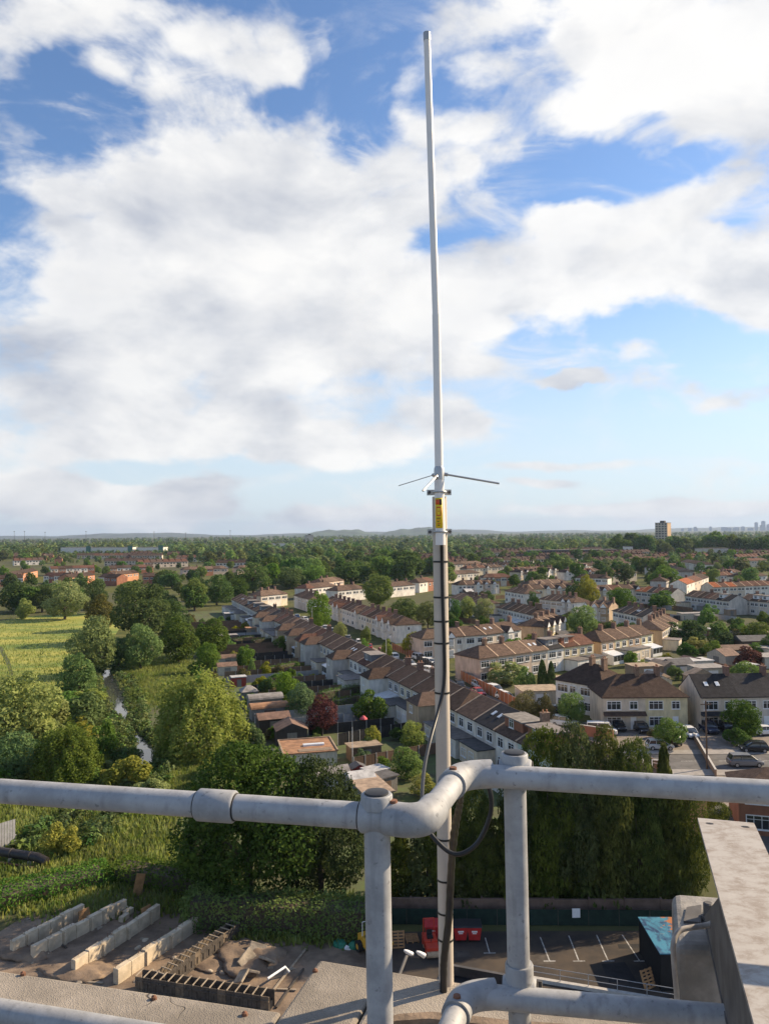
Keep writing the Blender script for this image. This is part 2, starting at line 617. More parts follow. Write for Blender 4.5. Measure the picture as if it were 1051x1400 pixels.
def concrete_mat():
    mt = bpy.data.materials.new('weathered_concrete')
    mt.use_nodes = True
    N, L, pt, m, vec, ramp, noise, mix = mk(mt.node_tree)
    bs = mt.node_tree.nodes['Principled BSDF']
    pos = N.new('ShaderNodeNewGeometry').outputs['Position']
    big = ramp(noise(pos, 3.0, 6, .65), .35, .66, 0, 1)
    c = mix(big, (.375, .330, .275, 1), (.215, .190, .158, 1))
    vo = N.new('ShaderNodeTexVoronoi')
    L.new(pos, vo.inputs['Vector'])
    vo.inputs['Scale'].default_value = 170
    st_ = ramp(vo.outputs['Distance'], .15, .55, 0, 1)
    c = mix(m('MULTIPLY', st_, .22), c, (.17, .145, .115, 1))
    fine = noise(pos, 60, 5, .7)
    c = mix(ramp(fine, .58, .74, 0, .5), c, (.13, .11, .09, 1))
    # hairline cracks
    w = N.new('ShaderNodeTexVoronoi')
    w.feature = 'DISTANCE_TO_EDGE'
    wp = vec('ADD', pos, vec('MULTIPLY', N_col(N, L, pos, 5), (.45, .45, .45)))
    L.new(wp, w.inputs['Vector'])
    w.inputs['Scale'].default_value = 1.6
    cr = m('MULTIPLY', ramp(w.outputs['Distance'], .001, .006, 1, 0), ramp(noise(pos, 1.7, 3, .5), .56, .62, 0, 1))
    c = mix(m('MULTIPLY', cr, .75), c, (.05, .042, .035, 1))
    L.new(c, bs.inputs['Base Color'])
    bs.inputs['Roughness'].default_value = .95
    bs.inputs['Specular IOR Level'].default_value = .15
    bn = N.new('ShaderNodeBump')
    bn.inputs['Strength'].default_value = .55
    bn.inputs['Distance'].default_value = .0035
    L.new(m('ADD', fine, m('SUBTRACT', m('MULTIPLY', st_, -.6), cr)), bn.inputs['Height'])
    L.new(bn.outputs[0], bs.inputs['Normal'])
    return mt


def N_col(N, L, pos, s):
    n = N.new('ShaderNodeTexNoise')
    L.new(pos, n.inputs['Vector'])
    n.inputs['Scale'].default_value = s
    return n.outputs['Color']


M_CONC = concrete_mat()
M_BRICKW = mat('render_wall', (.34, .31, .28), .9, .15, .5, coord='pos')
tower = empty('tower_building', bl(0, 0, 0) - NO * 8, 0, 'flat-roofed tall building with weathered concrete ledge under the handrail', 'building')


def tb(name, mb, m, **k):
    o = mb.build(name, m, **k)
    o.parent = tower
    o.matrix_parent_inverse = Matrix.Translation(-tower.location)
    return o


def slab(name, e0, e1, n0, n1, z0, z1):
    mb = MB()
    poly = [bl(e0, n0, 0), bl(e1, n0, 0), bl(e1, n1, 0), bl(e0, n1, 0)]
    mb.prism(poly, z0, z1)
    return bevel(tb(name, mb, M_CONC), .012, 2)


lf1, lf0 = bl(-.004, -.305, 0), at(0, 1326, 30.5)
lf0 = lf1 + (Vector((lf0.x, lf0.y, 0)) - lf1) * 6.2
mb = MB()
mb.prism([bl(-7.0, -1.248, 0), bl(-.004, -1.248, 0), lf1, Vector((lf0.x, lf0.y, 0))], 30.25, 30.5)
bevel(tb('ledge_slab', mb, M_CONC), .012, 2)
slab('ledge_slab', .0, .235, -1.25, 0, 30.25, 30.502)
slab('ledge_slab', .243, 4.8, -1.25, .004, 30.25, 30.5)
mb = MB()
mb.prism([bl(-7, -13, 0), bl(4.8, -13, 0), bl(4.8, -1.252, 0), bl(-7, -1.252, 0)], 30.1, 30.44)
tb('roof_deck', mb, mat('roof_felt', (.12, .115, .11), .95, .25, 2, .3, 30))
mb = MB()
mb.prism([bl(-6.8, -12.8, 0), bl(4.6, -12.8, 0), bl(4.6, -.6, 0), bl(-6.8, -.6, 0)], 0, 30.1)
tb('wall', mb, M_BRICKW)
# small stones, studs and a curled strip on the ledge
M_STUD = mat('rust_stud', (.16, .075, .045), .9, .3, 20)
for (px, py) in [(211, 1366), (335, 1388), (604, 1345), (431, 1329), (32, 1333)]:
    p = at(px, py, 30.5)
    mb = MB()
    mb.tube([p - Vector((0, 0, .002)), p + Vector((0, 0, .008)), p + Vector((.002, 0, .011))], [.010, .009, .004], 8)
    tb('bolt_stub', mb, M_STUD)
mb = MB()
pts = [at(x, y, 30.52) for x, y in [(470, 1412), (505, 1397), (545, 1386), (590, 1383), (640, 1388), (690, 1394), (790, 1401)]]
vs = []
for p in pts:
    vs += [p, p - NO * .035, p - NO * .036 - Vector((0, 0, .015)), p - Vector((0, 0, .015))]
fs = []
for i in range(len(pts) - 1):
    for k in range(4):
        fs.append((4 * i + k, 4 * i + (k + 1) % 4, 4 * i + 4 + (k + 1) % 4, 4 * i + 4 + k))
mb.add(vs, fs)
tag(mb.build('timber_strip', mat('weathered_wood', (.20, .145, .10), .9, .3, 12, .3, 30)), 'warped brown timber strip lying on the concrete ledge behind the handrail post', 'strip')

# ------------------------------------------------------------------ galvanised handrail
def galv(name, c=(.355, .36, .365)):
    mt = bpy.data.materials.new(name)
    mt.use_nodes = True
    N, L, pt, m, vec, ramp, noise, mix = mk(mt.node_tree)
    bs = mt.node_tree.nodes['Principled BSDF']
    pos = N.new('ShaderNodeNewGeometry').outputs['Position']
    f = ramp(noise(pos, 14, 7, .65), .3, .7, 0, 1)
    c1 = mix(f, tuple(x * .78 for x in c) + (1,), tuple(x * 1.14 for x in c) + (1,))
    sp = ramp(noise(pos, 70, 4, .6), .60, .74, 0, .75)
    c1 = mix(sp, c1, tuple(x * .45 for x in c) + (1,))
    st_ = ramp(noise(vec('MULTIPLY', pos, (1, 1, .12)), 45, 3, .5), .54, .76, 0, .6)
    c1 = mix(st_, c1, tuple(x * .6 for x in c) + (1,))
    L.new(c1, bs.inputs['Base Color'])
    bs.inputs['Metallic'].default_value = .12
    bs.inputs['Roughness'].default_value = .62
    bs.inputs['Specular IOR Level'].default_value = .35
    bn = N.new('ShaderNodeBump')
    bn.inputs['Strength'].default_value = .18
    bn.inputs['Distance'].default_value = .002
    L.new(noise(pos, 160, 4, .6), bn.inputs['Height'])
    L.new(bn.outputs[0], bs.inputs['Normal'])
    return mt


M_GALV = galv('galvanised_pipe')
M_GALV2 = galv('galvanised_fitting', (.32, .325, .33))
M_BLK = mat('black_plastic', (.018, .018, .020), .45, .2, 30)
ZR, ZL = HC - .53, HC - 1.003
rail = empty('handrail', (at(515, 1115, ZR).x, at(515, 1115, ZR).y, 30.5), 0, 'weathered galvanised tube handrail with clamp fittings along the roof edge', 'handrail')


def rp(name, mb, m, smooth=True):
    o = mb.build(name, m, smooth=smooth)
    o.parent = rail
    o.matrix_parent_inverse = Matrix.Translation(-rail.location)
    return o


PR, FR = .0243, .0305
a0 = at(-150, 1071, ZR)
a1 = at(515, 1116.5, ZR)
c1 = at(578, 1124.5, ZR)
c2 = at(628, 1060, ZR)
b1 = at(703, 1056.5, ZR)
b2 = at(1160, 1084, ZR)


def pipe(p, q, r=PR):
    m_ = MB()
    m_.tube([p, q], r, 28)
    rp('rail_tube', m_, M_GALV)


M_GAP = mat('dark_gap', (.055, .050, .045), .9, .3, 30)  # thin dark ring painted in for the dark gap between fitting and tube


def sleeve(c, axis, ln, r=FR, lip=True):
    m_ = MB()
    a = axis.normalized()
    m_.tube([c - a * ln * .5, c - a * (ln * .5 - .004), c + a * (ln * .5 - .004), c + a * ln * .5], [r - .003, r, r, r - .003], 28)
    rp('clamp_fitting', m_, M_GALV2)
    for s in (-1, 1):
        m_ = MB()
        e = c + a * (s * (ln * .5 + .0005))
        m_.tube([e, e + a * (s * .0022)], PR + .0016, 28)
        rp('seam', m_, M_GAP)


def elbow(p, c, q, r=FR, lip=None):
    """cast elbow at corner c, sockets towards p and q"""
    d1, d2 = (p - c).normalized(), (q - c).normalized()
    l = .045
    pts = [c + d1 * (l + .026), c + d1 * l]
    s, e = c + d1 * l, c + d2 * l
    for i in range(1, 9):
        t = i / 9
        pts.append(s * (1 - t) ** 2 + c * 2 * t * (1 - t) + e * t * t)
    pts += [c + d2 * l, c + d2 * (l + .026)]
    m_ = MB()
    m_.tube(pts, r, 28)
    rp('elbow_fitting', m_, M_GALV2)
    # set screw boss
    m_ = MB()
    u = c + d1 * (l + .012) + Vector((0, 0, r - .003))
    m_.tube([u, u + Vector((0, 0, .007))], [.0085, .0075], 12)
    rp('set_screw', m_, M_STUD)


def post(p, lean=0.0):
    m_ = MB()
    top = Vector((p.x, p.y, ZR + .022))
    bot = Vector((p.x + lean, p.y, 30.5))
    m_.tube([top, bot], PR, 28)
    rp('post', m_, M_GALV)
    m_ = MB()
    m_.tube([Vector((p.x, p.y, ZR + .018)), Vector((p.x, p.y, ZR + .040)), Vector((p.x, p.y, ZR + .043))], [FR * .97, FR * .97, FR * .9], 28)
    rp('post_collar', m_, M_GALV2)
    m_ = MB()
    m_.tube([Vector((p.x, p.y, ZR + .0425)), Vector((p.x, p.y, ZR + .0465)), Vector((p.x, p.y, ZR + .048))], [PR * .95, PR * .9, PR * .6], 28)
    rp('post_cap', m_, M_BLK)


dl = (a1 - a0).normalized()
pipe(a0, a1 + dl * .045)
cj = at(292, 1105, ZR)
cj = a0 + dl * (cj - a0).dot(dl)
sleeve(cj, dl, .078)
sleeve(a1, dl, .062)
elbow(a1, c1, c2)
pipe(c1 + (c2 - c1) * .15, c2 - (c2 - c1) * .15, PR * 1.02)
elbow(c1, c2, b1)
dr = (b2 - b1).normalized()
pipe(c2 + (b1 - c2) * .2, b1 + dr * 3.4)
sleeve(b1 + dr * 1.75, dr, .070)
post(b1 + dr * 1.75, .0)
sleeve(b1 + dr * 3.4, dr, .070)
post(b1 + dr * 3.4, .0)
sleeve(b1 + dr * .002, dr, .070)
post(a1, .006)
post(b1, .006)
# mid rail
la0, la1 = at(-150, 1362, ZL), None
pL = Vector((a1.x + .004, a1.y, ZL))
pR = Vector((b1.x + .004, b1.y, ZL))
lc1 = Vector((c1.x + .002, c1.y, ZL))
lc2 = Vector((c2.x + .002, c2.y, ZL))
pipe(Vector((a0.x, a0.y, ZL + .026)), pL + dl * .045)
sleeve(pL, dl, .066)
elbow(pL, lc1, lc2)
pipe(lc1 + (lc2 - lc1) * .15, lc2 - (lc2 - lc1) * .15, PR * 1.02)
elbow(lc1, lc2, pR)
bend = Vector((.645, 1.60, ZL))
pipe(lc2 + (pR - lc2) * .2, pR + dr * .42)
sleeve(pR, dr, .072)
for P_ in (pL, pR):
    m_ = MB()
    m_.tube([P_ + Vector((0, 0, .062)), P_ + Vector((0, 0, .058)), P_ - Vector((0, 0, .030))], [FR - .002, FR, FR], 28)
    rp('post_socket', m_, M_GALV2)

# ------------------------------------------------------------------ steel arm, bracket and earth strap on the right
def steel_mat():
    mt = bpy.data.materials.new('weathered_steel')
    mt.use_nodes = True
    N, L, pt, m, vec, ramp, noise, mix = mk(mt.node_tree)
    bs = mt.node_tree.nodes['Principled BSDF']
    pos = N.new('ShaderNodeNewGeometry').outputs['Position']
    rot = vec('MULTIPLY', pos, (1.0, 1.35, 1))
    f = ramp(noise(rot, 22, 9, .72, .3), .40, .68, 0, 1)
    c = mix(f, (.38, .355, .325, 1), (.245, .205, .17, 1))
    f2 = ramp(noise(rot, 75, 7, .75, .2), .56, .70, 0, .6)
    c = mix(f2, c, (.50, .48, .45, 1))
    L.new(c, bs.inputs['Base Color'])
    bs.inputs['Metallic'].default_value = .15
    bs.inputs['Roughness'].default_value = .65
    return mt


M_STEEL = steel_mat()
M_STEELD = mat('dull_steel', (.095, .09, .088), .7, .3, 14, metal=.2, detail=7)
zt = HC - .77
bc0, bc1 = at(953, 1118, zt), at(1030, 1125, zt)
bw = (bc1 - bc0)
bw.z = 0
bdir = Vector((-bw.y, bw.x, 0)).normalized()
wid = bw.length
wdir = bw.normalized()
arm = empty('steel_arm', bc0 - bdir * 1.2 + Vector((0, 0, 30.5 - zt)), 0, 'weathered steel channel arm with two bolt holes sloping past the handrail', 'steel beam')


def arm_part(name, mb, m, smooth=False, parent=arm):
    o = mb.build(name, m, smooth=smooth)
    o.parent = parent
    o.matrix_parent_inverse = Matrix.Translation(-parent.location)
    return o


def abox(mb, t0, t1, w0, w1, z0, z1):
    vs = []
    for z in (z0, z1):
        for w in (w0, w1):
            for t in (t0, t1):
                p = bc0 + bdir * t + wdir * w
                vs.append((p.x, p.y, z))
    mb.add(vs, [(0, 1, 3, 2), (4, 6, 7, 5), (0, 4, 5, 1), (2, 3, 7, 6), (0, 2, 6, 4), (1, 5, 7, 3)])
    return mb


# top flange with two real holes
def flange():
    bm = bmesh.new()
    def q(w, t):
        p = bc0 + bdir * t + wdir * w
        return Vector((p.x, p.y, zt))
    outer = [bm.verts.new(q(w, t)) for w, t in [(0, -1.5), (wid, -1.5), (wid, 0), (0, 0)]]
    edges = [bm.edges.new((outer[i], outer[(i + 1) % 4])) for i in range(4)]
    for (w, t) in ((.026, -.035), (wid - .026, -.035)):
        ring = [bm.verts.new(q(w + .0105 * math.cos(k * math.pi / 8), t + .0075 * math.sin(k * math.pi / 8))) for k in range(16)]
        edges += [bm.edges.new((ring[k], ring[(k + 1) % 16])) for k in range(16)]
    bmesh.ops.triangle_fill(bm, use_beauty=True, use_dissolve=False, edges=edges)
    bmesh.ops.recalc_face_normals(bm, faces=bm.faces)
    ex = bmesh.ops.extrude_face_region(bm, geom=list(bm.faces))
    bmesh.ops.translate(bm, verts=[v for v in ex['geom'] if isinstance(v, bmesh.types.BMVert)], vec=(0, 0, -.009))
    bmesh.ops.recalc_face_normals(bm, faces=bm.faces)
    me = bpy.data.meshes.new('top_flange')
    bm.to_mesh(me)
    bm.free()
    me.materials.append(M_STEEL)
    o = put('top_flange', me, None)
    o.parent = arm
    o.matrix_parent_inverse = Matrix.Translation(-arm.location)


flange()
def web():
    vs = []
    for w in (.002, .012):
        for t, z in ((-1.5, zt - .212), (-.10, zt - .212), (-.44, zt - .0095), (-1.5, zt - .0095)):
            p = bc0 + bdir * t + wdir * w
            vs.append((p.x, p.y, z))
    return MB().add(vs, [(0, 1, 2, 3), (7, 6, 5, 4), (0, 4, 5, 1), (1, 5, 6, 2), (2, 6, 7, 3), (3, 7, 4, 0)])


arm_part('web', web(), M_STEELD)
arm_part('bottom_flange', abox(MB(), -1.5, -.12, .0, wid * .6, zt - .222, zt - .2125), M_STEELD)
arm_part('support_leg', abox(MB(), -1.40, -1.30, .03, .11, 30.44, zt - .2225), M_STEELD)

zb = HC - 1.0
brk = empty('arm_bracket', at(930, 1290, zb) - Vector((0, 0, .5)), 0, 'dull galvanised box bracket with a bolt under the steel arm', 'bracket')
k0, k1, k2, k3 = at(917, 1219, zb), at(1000, 1225, zb), at(1005, 1296, zb), at(922, 1292, zb)
mb = MB()
mb.prism([k3, k2, k1, k0], zb - .235, zb)
o = arm_part('box', mb, mat('bracket_steel', (.23, .215, .195), .65, .35, 9, .2, 30, metal=.1, detail=7), parent=brk)
bevel(o, .022, 3)
mb = MB()
g0 = (k0 + k3) * .5
mb.prism([at(934, 1262, zb), at(958, 1264, zb), at(958, 1240, zb), at(938, 1243, zb)], zb + .0005, zb + .006)
arm_part('plate', mb, M_STEELD, parent=brk)
bp = at(968, 1258, zb)
mb = MB()
mb.tube([bp, bp + Vector((0, 0, .012))], .020, 6)
mb.tube([bp + Vector((0, 0, .0125)), bp + Vector((0, 0, .042)), bp + Vector((0, 0, .045))], [.0125, .0125, .009], 14)
arm_part('bolt', mb, M_STEELD, parent=brk)
mb = MB()
mb.prism([k3 + Vector((.03, .03, 0)), k2 + Vector((.02, .03, 0)), k1 - Vector((0, .03, 0)), k0 + Vector((.03, -.03, 0))], 30.5, zb - .2352)
arm_part('upright', mb, mat('dark_steel', (.06, .055, .05), .8, .3, 10), parent=brk)


def smooth_path(pts, n=8):
    out = []
    P = [pts[0]] + list(pts) + [pts[-1]]
    for i in range(1, len(P) - 2):
        for k in range(n):
            t = k / n
            a, b, c, d = P[i - 1], P[i], P[i + 1], P[i + 2]
            out.append(.5 * ((2 * b) + (c - a) * t + (2 * a - 5 * b + 4 * c - d) * t * t + (3 * b - a - 3 * c + d) * t ** 3))
    out.append(P[-2])
    return out


sp = smooth_path([atd(993, 1228, 1.80), atd(985, 1252, 1.83), atd(968, 1264, 1.84), atd(945, 1268, 1.83), atd(928, 1273, 1.82), atd(920, 1290, 1.80), atd(921, 1320, 1.80), atd(925, 1370, 1.80), atd(926, 1440, 1.80)])
mb = MB()
mb.tube(sp, .0062, 10)
tag(mb.build('earth_strap', mat('grey_cable', (.34, .31, .28), .6, .2, 30), smooth=True), 'bent grey earthing strap curling off the box bracket', 'strap')

# ------------------------------------------------------------------ antenna mast
DM = 2.6
mroot = atd(609, 1330, DM)
M_POLE = mat('mast_paint', (.50, .435, .36), .5, .07, 5, detail=7)
M_WHT = mat('antenna_white', (.78, .745, .70), .4, .04, 5)
M_ALU = mat('aluminium', (.42, .42, .41), .4, .1, 10, metal=.6)
M_CAB = mat('cable_black', (.016, .016, .017), .38, .2, 20)
mast = empty('mast', Vector((mroot.x, DM, 28.6)), 0, 'pale steel mast tube standing behind the concrete ledge', 'mast')


def mp(name, mb, m, parent, smooth=True):
    o = mb.build(name, m, smooth=smooth)
    o.parent = parent
    o.matrix_parent_inverse = Matrix.Translation(-parent.location)
    return o


top, bot = atd(600.5, 679, DM), atd(610, 1345, DM)
bot = bot + (bot - top) * .55
mb = MB()
mb.tube([top, bot], .0245, 28)
mp('tube', mb, M_POLE, mast)
md = (bot - top).normalized()
mb = MB()
mb.box(bot.x - .06, DM - .80, bot.z - .02, bot.x + .06, DM + .06, bot.z + .10)
mp('wall_bracket', mb, M_STEELD, mast, False)
for y in (769, 818, 851, 881, 949, 1148, 1204, 1248, 1284):
    p = top + (bot - top) * ((y - 679) / (1345 - 679) / 1.55)
    mb = MB()
    mb.tube([p - md * .003, p + md * .003], .0262, 24)
    mp('cable_tie', mb, M_CAB, mast)
ant = empty('antenna', atd(601, 745, DM - .045), 0, 'tall slim white fibreglass antenna with three thin radials and a yellow sticker', 'antenna')
DA = DM - .046
axis = [(601.5, 746), (600.5, 700), (599.8, 662), (599, 640)]
mb = MB()
mb.tube([atd(602, 745, DA), atd(600.2, 655, DA)], .0165, 24)
mp('sleeve', mb, M_WHT, ant)
mb = MB()
mb.tube([atd(600.2, 656, DA), atd(600, 641, DA), atd(599.9, 637, DA)], [.0170, .0170, .0135], 24)
mp('collar', mb, M_ALU, ant)
mb = MB()
mb.tube([atd(599.9, 640, DA), atd(596, 430, DA)], [.0140, .0132], 24)
mp('lower_tube', mb, M_WHT, ant)
mb = MB()
mb.tube([atd(596, 432, DA), atd(583.2, 46, DA)], [.0122, .0112], 24)
mp('upper_tube', mb, M_WHT, ant)
mb = MB()
mb.tube([atd(583.5, 56, DA), atd(583.2, 45, DA)], .0122, 20)
mp('end_cap', mb, M_ALU, ant)
for (px, py, dd, r) in [(682, 661, DA + .02, .0034), (545, 664, DA + .14, .0015), (578, 671, DA - .10, .0036)]:
    s = atd(600, 647, DA)
    e = atd(px, py, dd)
    s = s + (e - s).normalized() * .015
    mb = MB()
    mb.tube([s, e], r, 8)
    mp('radial_rod', mb, M_ALU, ant)
    mb = MB()
    mb.tube([s - (e - s).normalized() * .006, s + (e - s).normalized() * .014], .0062, 8)
    mp('rod_socket', mb, M_ALU, ant)
for y in (673, 727):
    p = atd(600.4 + (y - 673) * .014, y, DA + .02)
    mb = MB()
    mb.box(p.x - .041, p.y + .012, p.z - .0095, p.x + .041, p.y + .016, p.z + .0095)
    cl_ = mp('clamp_plate', mb, M_ALU, ant, False)
    for s in (-1, 1):
        mb = MB()
        mb.tube([Vector((p.x + s * .033, p.y - .006, p.z)), Vector((p.x + s * .033, p.y + .03, p.z))], .0052, 6)
        mp('bolt', mb, M_STEELD, ant, False)
    mb = MB()
    mb.tube([Vector((p.x + .0205 * math.cos(t * math.pi / 10), p.y - .02 - .0205 * math.sin(t * math.pi / 10) * .9, p.z)) for t in range(11)], .003, 8)
    mp('u_bolt', mb, M_ALU, ant)


def curved_patch(name, m, y0, y1, a0_, a1_, r, parent, n=10):
    p0, p1 = atd(600.0 + (y0 - 655) * .02, y0, DA), atd(600.0 + (y1 - 655) * .02, y1, DA)
    vs, fs = [], []
    for p in (p0, p1):
        for i in range(n + 1):
            a = a0_ + (a1_ - a0_) * i / n
            vs.append((p.x + r * math.sin(a), p.y - r * math.cos(a), p.z))
    for i in range(n):
        fs.append((i, i + 1, n + 2 + i, n + 1 + i))
    mb = MB()
    mb.add(vs, fs)
    o = mp(name, mb, m, parent)
    so = o.modifiers.new('thickness', 'SOLIDIFY')
    so.thickness = .0004
    return o


M_STY = mat('sticker_yellow', (.80, .56, .02), .5, .05, 3)
M_STR = mat('sticker_red', (.62, .09, .03), .5, .05, 3)
stk = curved_patch('sticker', M_STY, 681, 722, R(-62), R(28), .0169, ant)
curved_patch('sticker_header', M_STR, 683, 690, R(-50), R(-6), .0173, stk)
curved_patch('sticker_header', M_BLK, 682.5, 690.5, R(-4), R(22), .0173, stk)
# triangular-ish red ring mark
for (y0, y1, u0, u1) in [(693, 694.5, -40, 8), (704, 705.5, -40, 8), (694.5, 704, -44, -36), (694.5, 704, 4, 12), (698, 700.5, -20, -12)]:
    curved_patch('sticker_mark', M_STR, y0, y1, R(u0), R(u1), .0173, stk, 5)
for k in range(5):
    curved_patch('sticker_mark', M_STR if k % 2 else M_BLK, 708 + k * 2.4, 709 + k * 2.4, R(-42 + k * 3), R(4 - (k % 3) * 8), .0173, stk, 5)

# cables
cp = smooth_path([atd(603.5, 742, DA), atd(604, 770, DM - .033), atd(605, 820, DM - .033), atd(607, 880, DM - .033), atd(607, 930, DM - .035), atd(600, 968, DM - .06), atd(588, 1012, DM - .18), atd(580, 1050, DM - .33), atd(577, 1092, DM - .50),
                  atd(582, 1125, 1.98), atd(595, 1148, 1.94), atd(622, 1168, 1.92), atd(650, 1155, 1.92), atd(668, 1120, 1.92), atd(671, 1090, 1.92), atd(662, 1062, 1.93), atd(648, 1050, 1.96), atd(637, 1062, 2.05), atd(629, 1095, 2.25)], 8)
mb = MB()
mb.tube(cp, .0058, 10)
tag(mb.build('coaxial_cable', M_CAB, smooth=True), 'thin black coaxial cable running down the mast and looping beside it', 'cable')
tp = smooth_path([atd(630, 1088, 2.24), atd(627, 1105, 2.30), atd(622, 1130, 2.40), atd(618, 1165, 2.48), atd(615.5, 1210, DM - .045), atd(613, 1260, DM - .046), atd(607, 1310, DM - .046), atd(606, 1345, DM - .046), atd(606, 1480, DM - .046)], 10)
rad = [(.0078 + .0042 * min(1, i / 18)) + .0013 * math.sin(i * 1.7) * (1 if i < 30 else .4) for i in range(len(tp))]
mb = MB()
mb.tube(tp, rad, 16)
tag(mb.build('taped_cable_bundle', mat('tape_black', (.02, .02, .021), .28, .2, 20), smooth=True), 'thick black tape-wrapped cable bundle strapped down the lower mast', 'cable')
# ------------------------------------------------------------------ foliage meshes
def quads_mesh(name, V, tint=None):
    """V: (n,4,3) array of quads"""
    n = V.shape[0]
    me = bpy.data.meshes.new(name)
    me.vertices.add(n * 4)
    me.vertices.foreach_set('co', V.reshape(-1).astype(np.float32))
    me.loops.add(n * 4)
    me.loops.foreach_set('vertex_index', np.arange(n * 4, dtype=np.int32))
    me.polygons.add(n)
    me.polygons.foreach_set('loop_start', np.arange(0, n * 4, 4, dtype=np.int32))
    me.polygons.foreach_set('loop_total', np.full(n, 4, dtype=np.int32))
    if tint is not None:
        a = me.attributes.new('tint', 'FLOAT', 'FACE')
        a.data.foreach_set('value', tint.astype(np.float32))
    me.update()
    me.validate()
    return me


def leaf_quads(P, Nrm, size, rng, jit=.8, aspect=.6):
    n = len(P)
    d = Nrm + rng.normal(0, jit, (n, 3))
    d /= np.linalg.norm(d, axis=1)[:, None] + 1e-9
    r = rng.normal(0, 1, (n, 3))
    u = np.cross(d, r)
    u /= np.linalg.norm(u, axis=1)[:, None] + 1e-9
    v = np.cross(d, u)
    s = size * rng.uniform(.55, 1.35, n)
    u = u * (s * .5)[:, None]
    v = v * (s * .5 * aspect)[:, None]
    return np.stack([P - u, P + v * .9, P + u, P - v * .9], 1)   # rhombic leaf sprays


def crown_points(rng, n, nb, flat=1.0, top=1.0, low=.12, spread=.36, br=(.09, .225)):
    """blobs inside a unit envelope; returns points on their shells and normals"""
    B = []
    for i in range(nb):
        th = rng.uniform(0, 2 * np.pi)
        h = rng.uniform(0, 1)
        env = np.sin(np.pi * (0.12 + .80 * h) ** .8) ** .7
        r = spread * env * np.sqrt(rng.uniform(.15, 1))
        rad = rng.uniform(*br) * (.8 + .4 * env)
        z = low + rad * .7 + h * (top - low - rad * 1.5)
        B.append((r * np.cos(th), r * np.sin(th), z, rad))
    B = np.array(B)
    w = B[:, 3] ** 2
    idx = rng.choice(nb, int(n * 1.9), p=w / w.sum())
    d = rng.normal(0, 1, (len(idx), 3))
    d /= np.linalg.norm(d, axis=1)[:, None]
    rr = B[idx, 3] * rng.uniform(.72, 1.06, len(idx))
    P = B[idx, :3] + d * rr[:, None] * np.array([1, 1, .85])
    dist = np.linalg.norm(P[:, None, :] - B[None, :, :3], axis=2) / B[None, :, 3]
    dist[np.arange(len(idx)), idx] = 9
    keep = dist.min(1) > .62
    P, d, = P[keep][:n], d[keep][:n]
    d = d + np.array([0, 0, .25])
    return P, d


def normalise(P, lo=.02):
    P = P.copy()
    c = (P[:, :2].max(0) + P[:, :2].min(0)) / 2
    P[:, :2] -= c
    P[:, :2] /= np.abs(P[:, :2]).max() * 2
    z0, z1 = P[:, 2].min(), P[:, 2].max()
    P[:, 2] = lo + (P[:, 2] - z0) / (z1 - z0) * (1 - lo)
    return P


CROWN = {}


def make_crown(key, seed, n, nb, size, kind='round', low=.14):
    rng = np.random.default_rng(seed)
    if kind == 'round':
        P, d = crown_points(rng, n, nb, low=low)
        P = normalise(P, low)
    elif kind == 'dome':              # willow: fine hanging sprays over a broad dome
        th = rng.uniform(0, 2 * np.pi, n)
        ph = np.arccos(rng.uniform(-.15, 1, n))
        lump = 1 + .10 * np.sin(3 * th + 2 * ph) + .08 * np.sin(7 * th + 5 * ph + 1) + .07 * np.sin(13 * th - 9 * ph)
        r = lump * rng.uniform(.80, 1.03, n)
        P = np.stack([np.sin(ph) * np.cos(th) * r, np.sin(ph) * np.sin(th) * r, np.maximum(np.cos(ph), -.1) * r * .95], 1)
        d = np.stack([np.sin(ph) * np.cos(th), np.sin(ph) * np.sin(th), np.cos(ph) + .1], 1)
        P = normalise(P, .03)
    elif kind == 'cone':              # conifer: drooping tiers
        h = rng.uniform(0, 1, n) ** 1.05
        th = rng.uniform(0, 2 * np.pi, n)
        tier = .72 + .28 * np.sin(h * 44 + 2.2 * np.sin(th * 2 + 1) + th)
        r = .5 * (1 - h ** 2.2 * .93) * (.55 + .45 * np.clip(h * 6 + .3, 0, 1)) * tier * np.sqrt(rng.uniform(.35, 1, n)) * (1 + .22 * np.sin(th * 5 + h * 21))
        P = np.stack([r * np.cos(th), r * np.sin(th), .06 + h * .94 - r * .18], 1)
        d = np.stack([np.cos(th), np.sin(th), np.full(n, .35)], 1)
    elif kind == 'column':            # clipped cypress
        h = rng.uniform(0, 1, n)
        th = rng.uniform(0, 2 * np.pi, n)
        r = .5 * np.clip(1 - h, 0, 1) ** .45 * (.75 + .25 * np.clip(h * 8, 0, 1)) * rng.uniform(.86, 1.05, n)
        P = np.stack([r * np.cos(th), r * np.sin(th), .02 + h * .98], 1)
        d = np.stack([np.cos(th), np.sin(th), np.full(n, .2)], 1)
    V = leaf_quads(P, d, size, rng)
    # dark heart of the crown so that the far side does not shine through
    CROWN.setdefault(key, []).append(quads_mesh('crown_' + key, V))


for s in range(3):
    make_crown('hi', 10 + s, 24000, 44, .027, low=.03)
for s in range(5):
    make_crown('mid', 20 + s, 6500, 26, .050, low=.07)
for s in range(5):
    make_crown('lo', 30 + s, 2000, 18, .095)
for s in range(3):
    make_crown('bush', 40 + s, 2600, 15, .085, low=.02)
for s in range(2):
    make_crown('willow', 50 + s, 17000, 0, .034, 'dome')
for s in range(3):
    make_crown('cone', 60 + s, 6000, 0, .056, 'cone')
make_crown('column', 70, 2600, 0, .09, 'column')


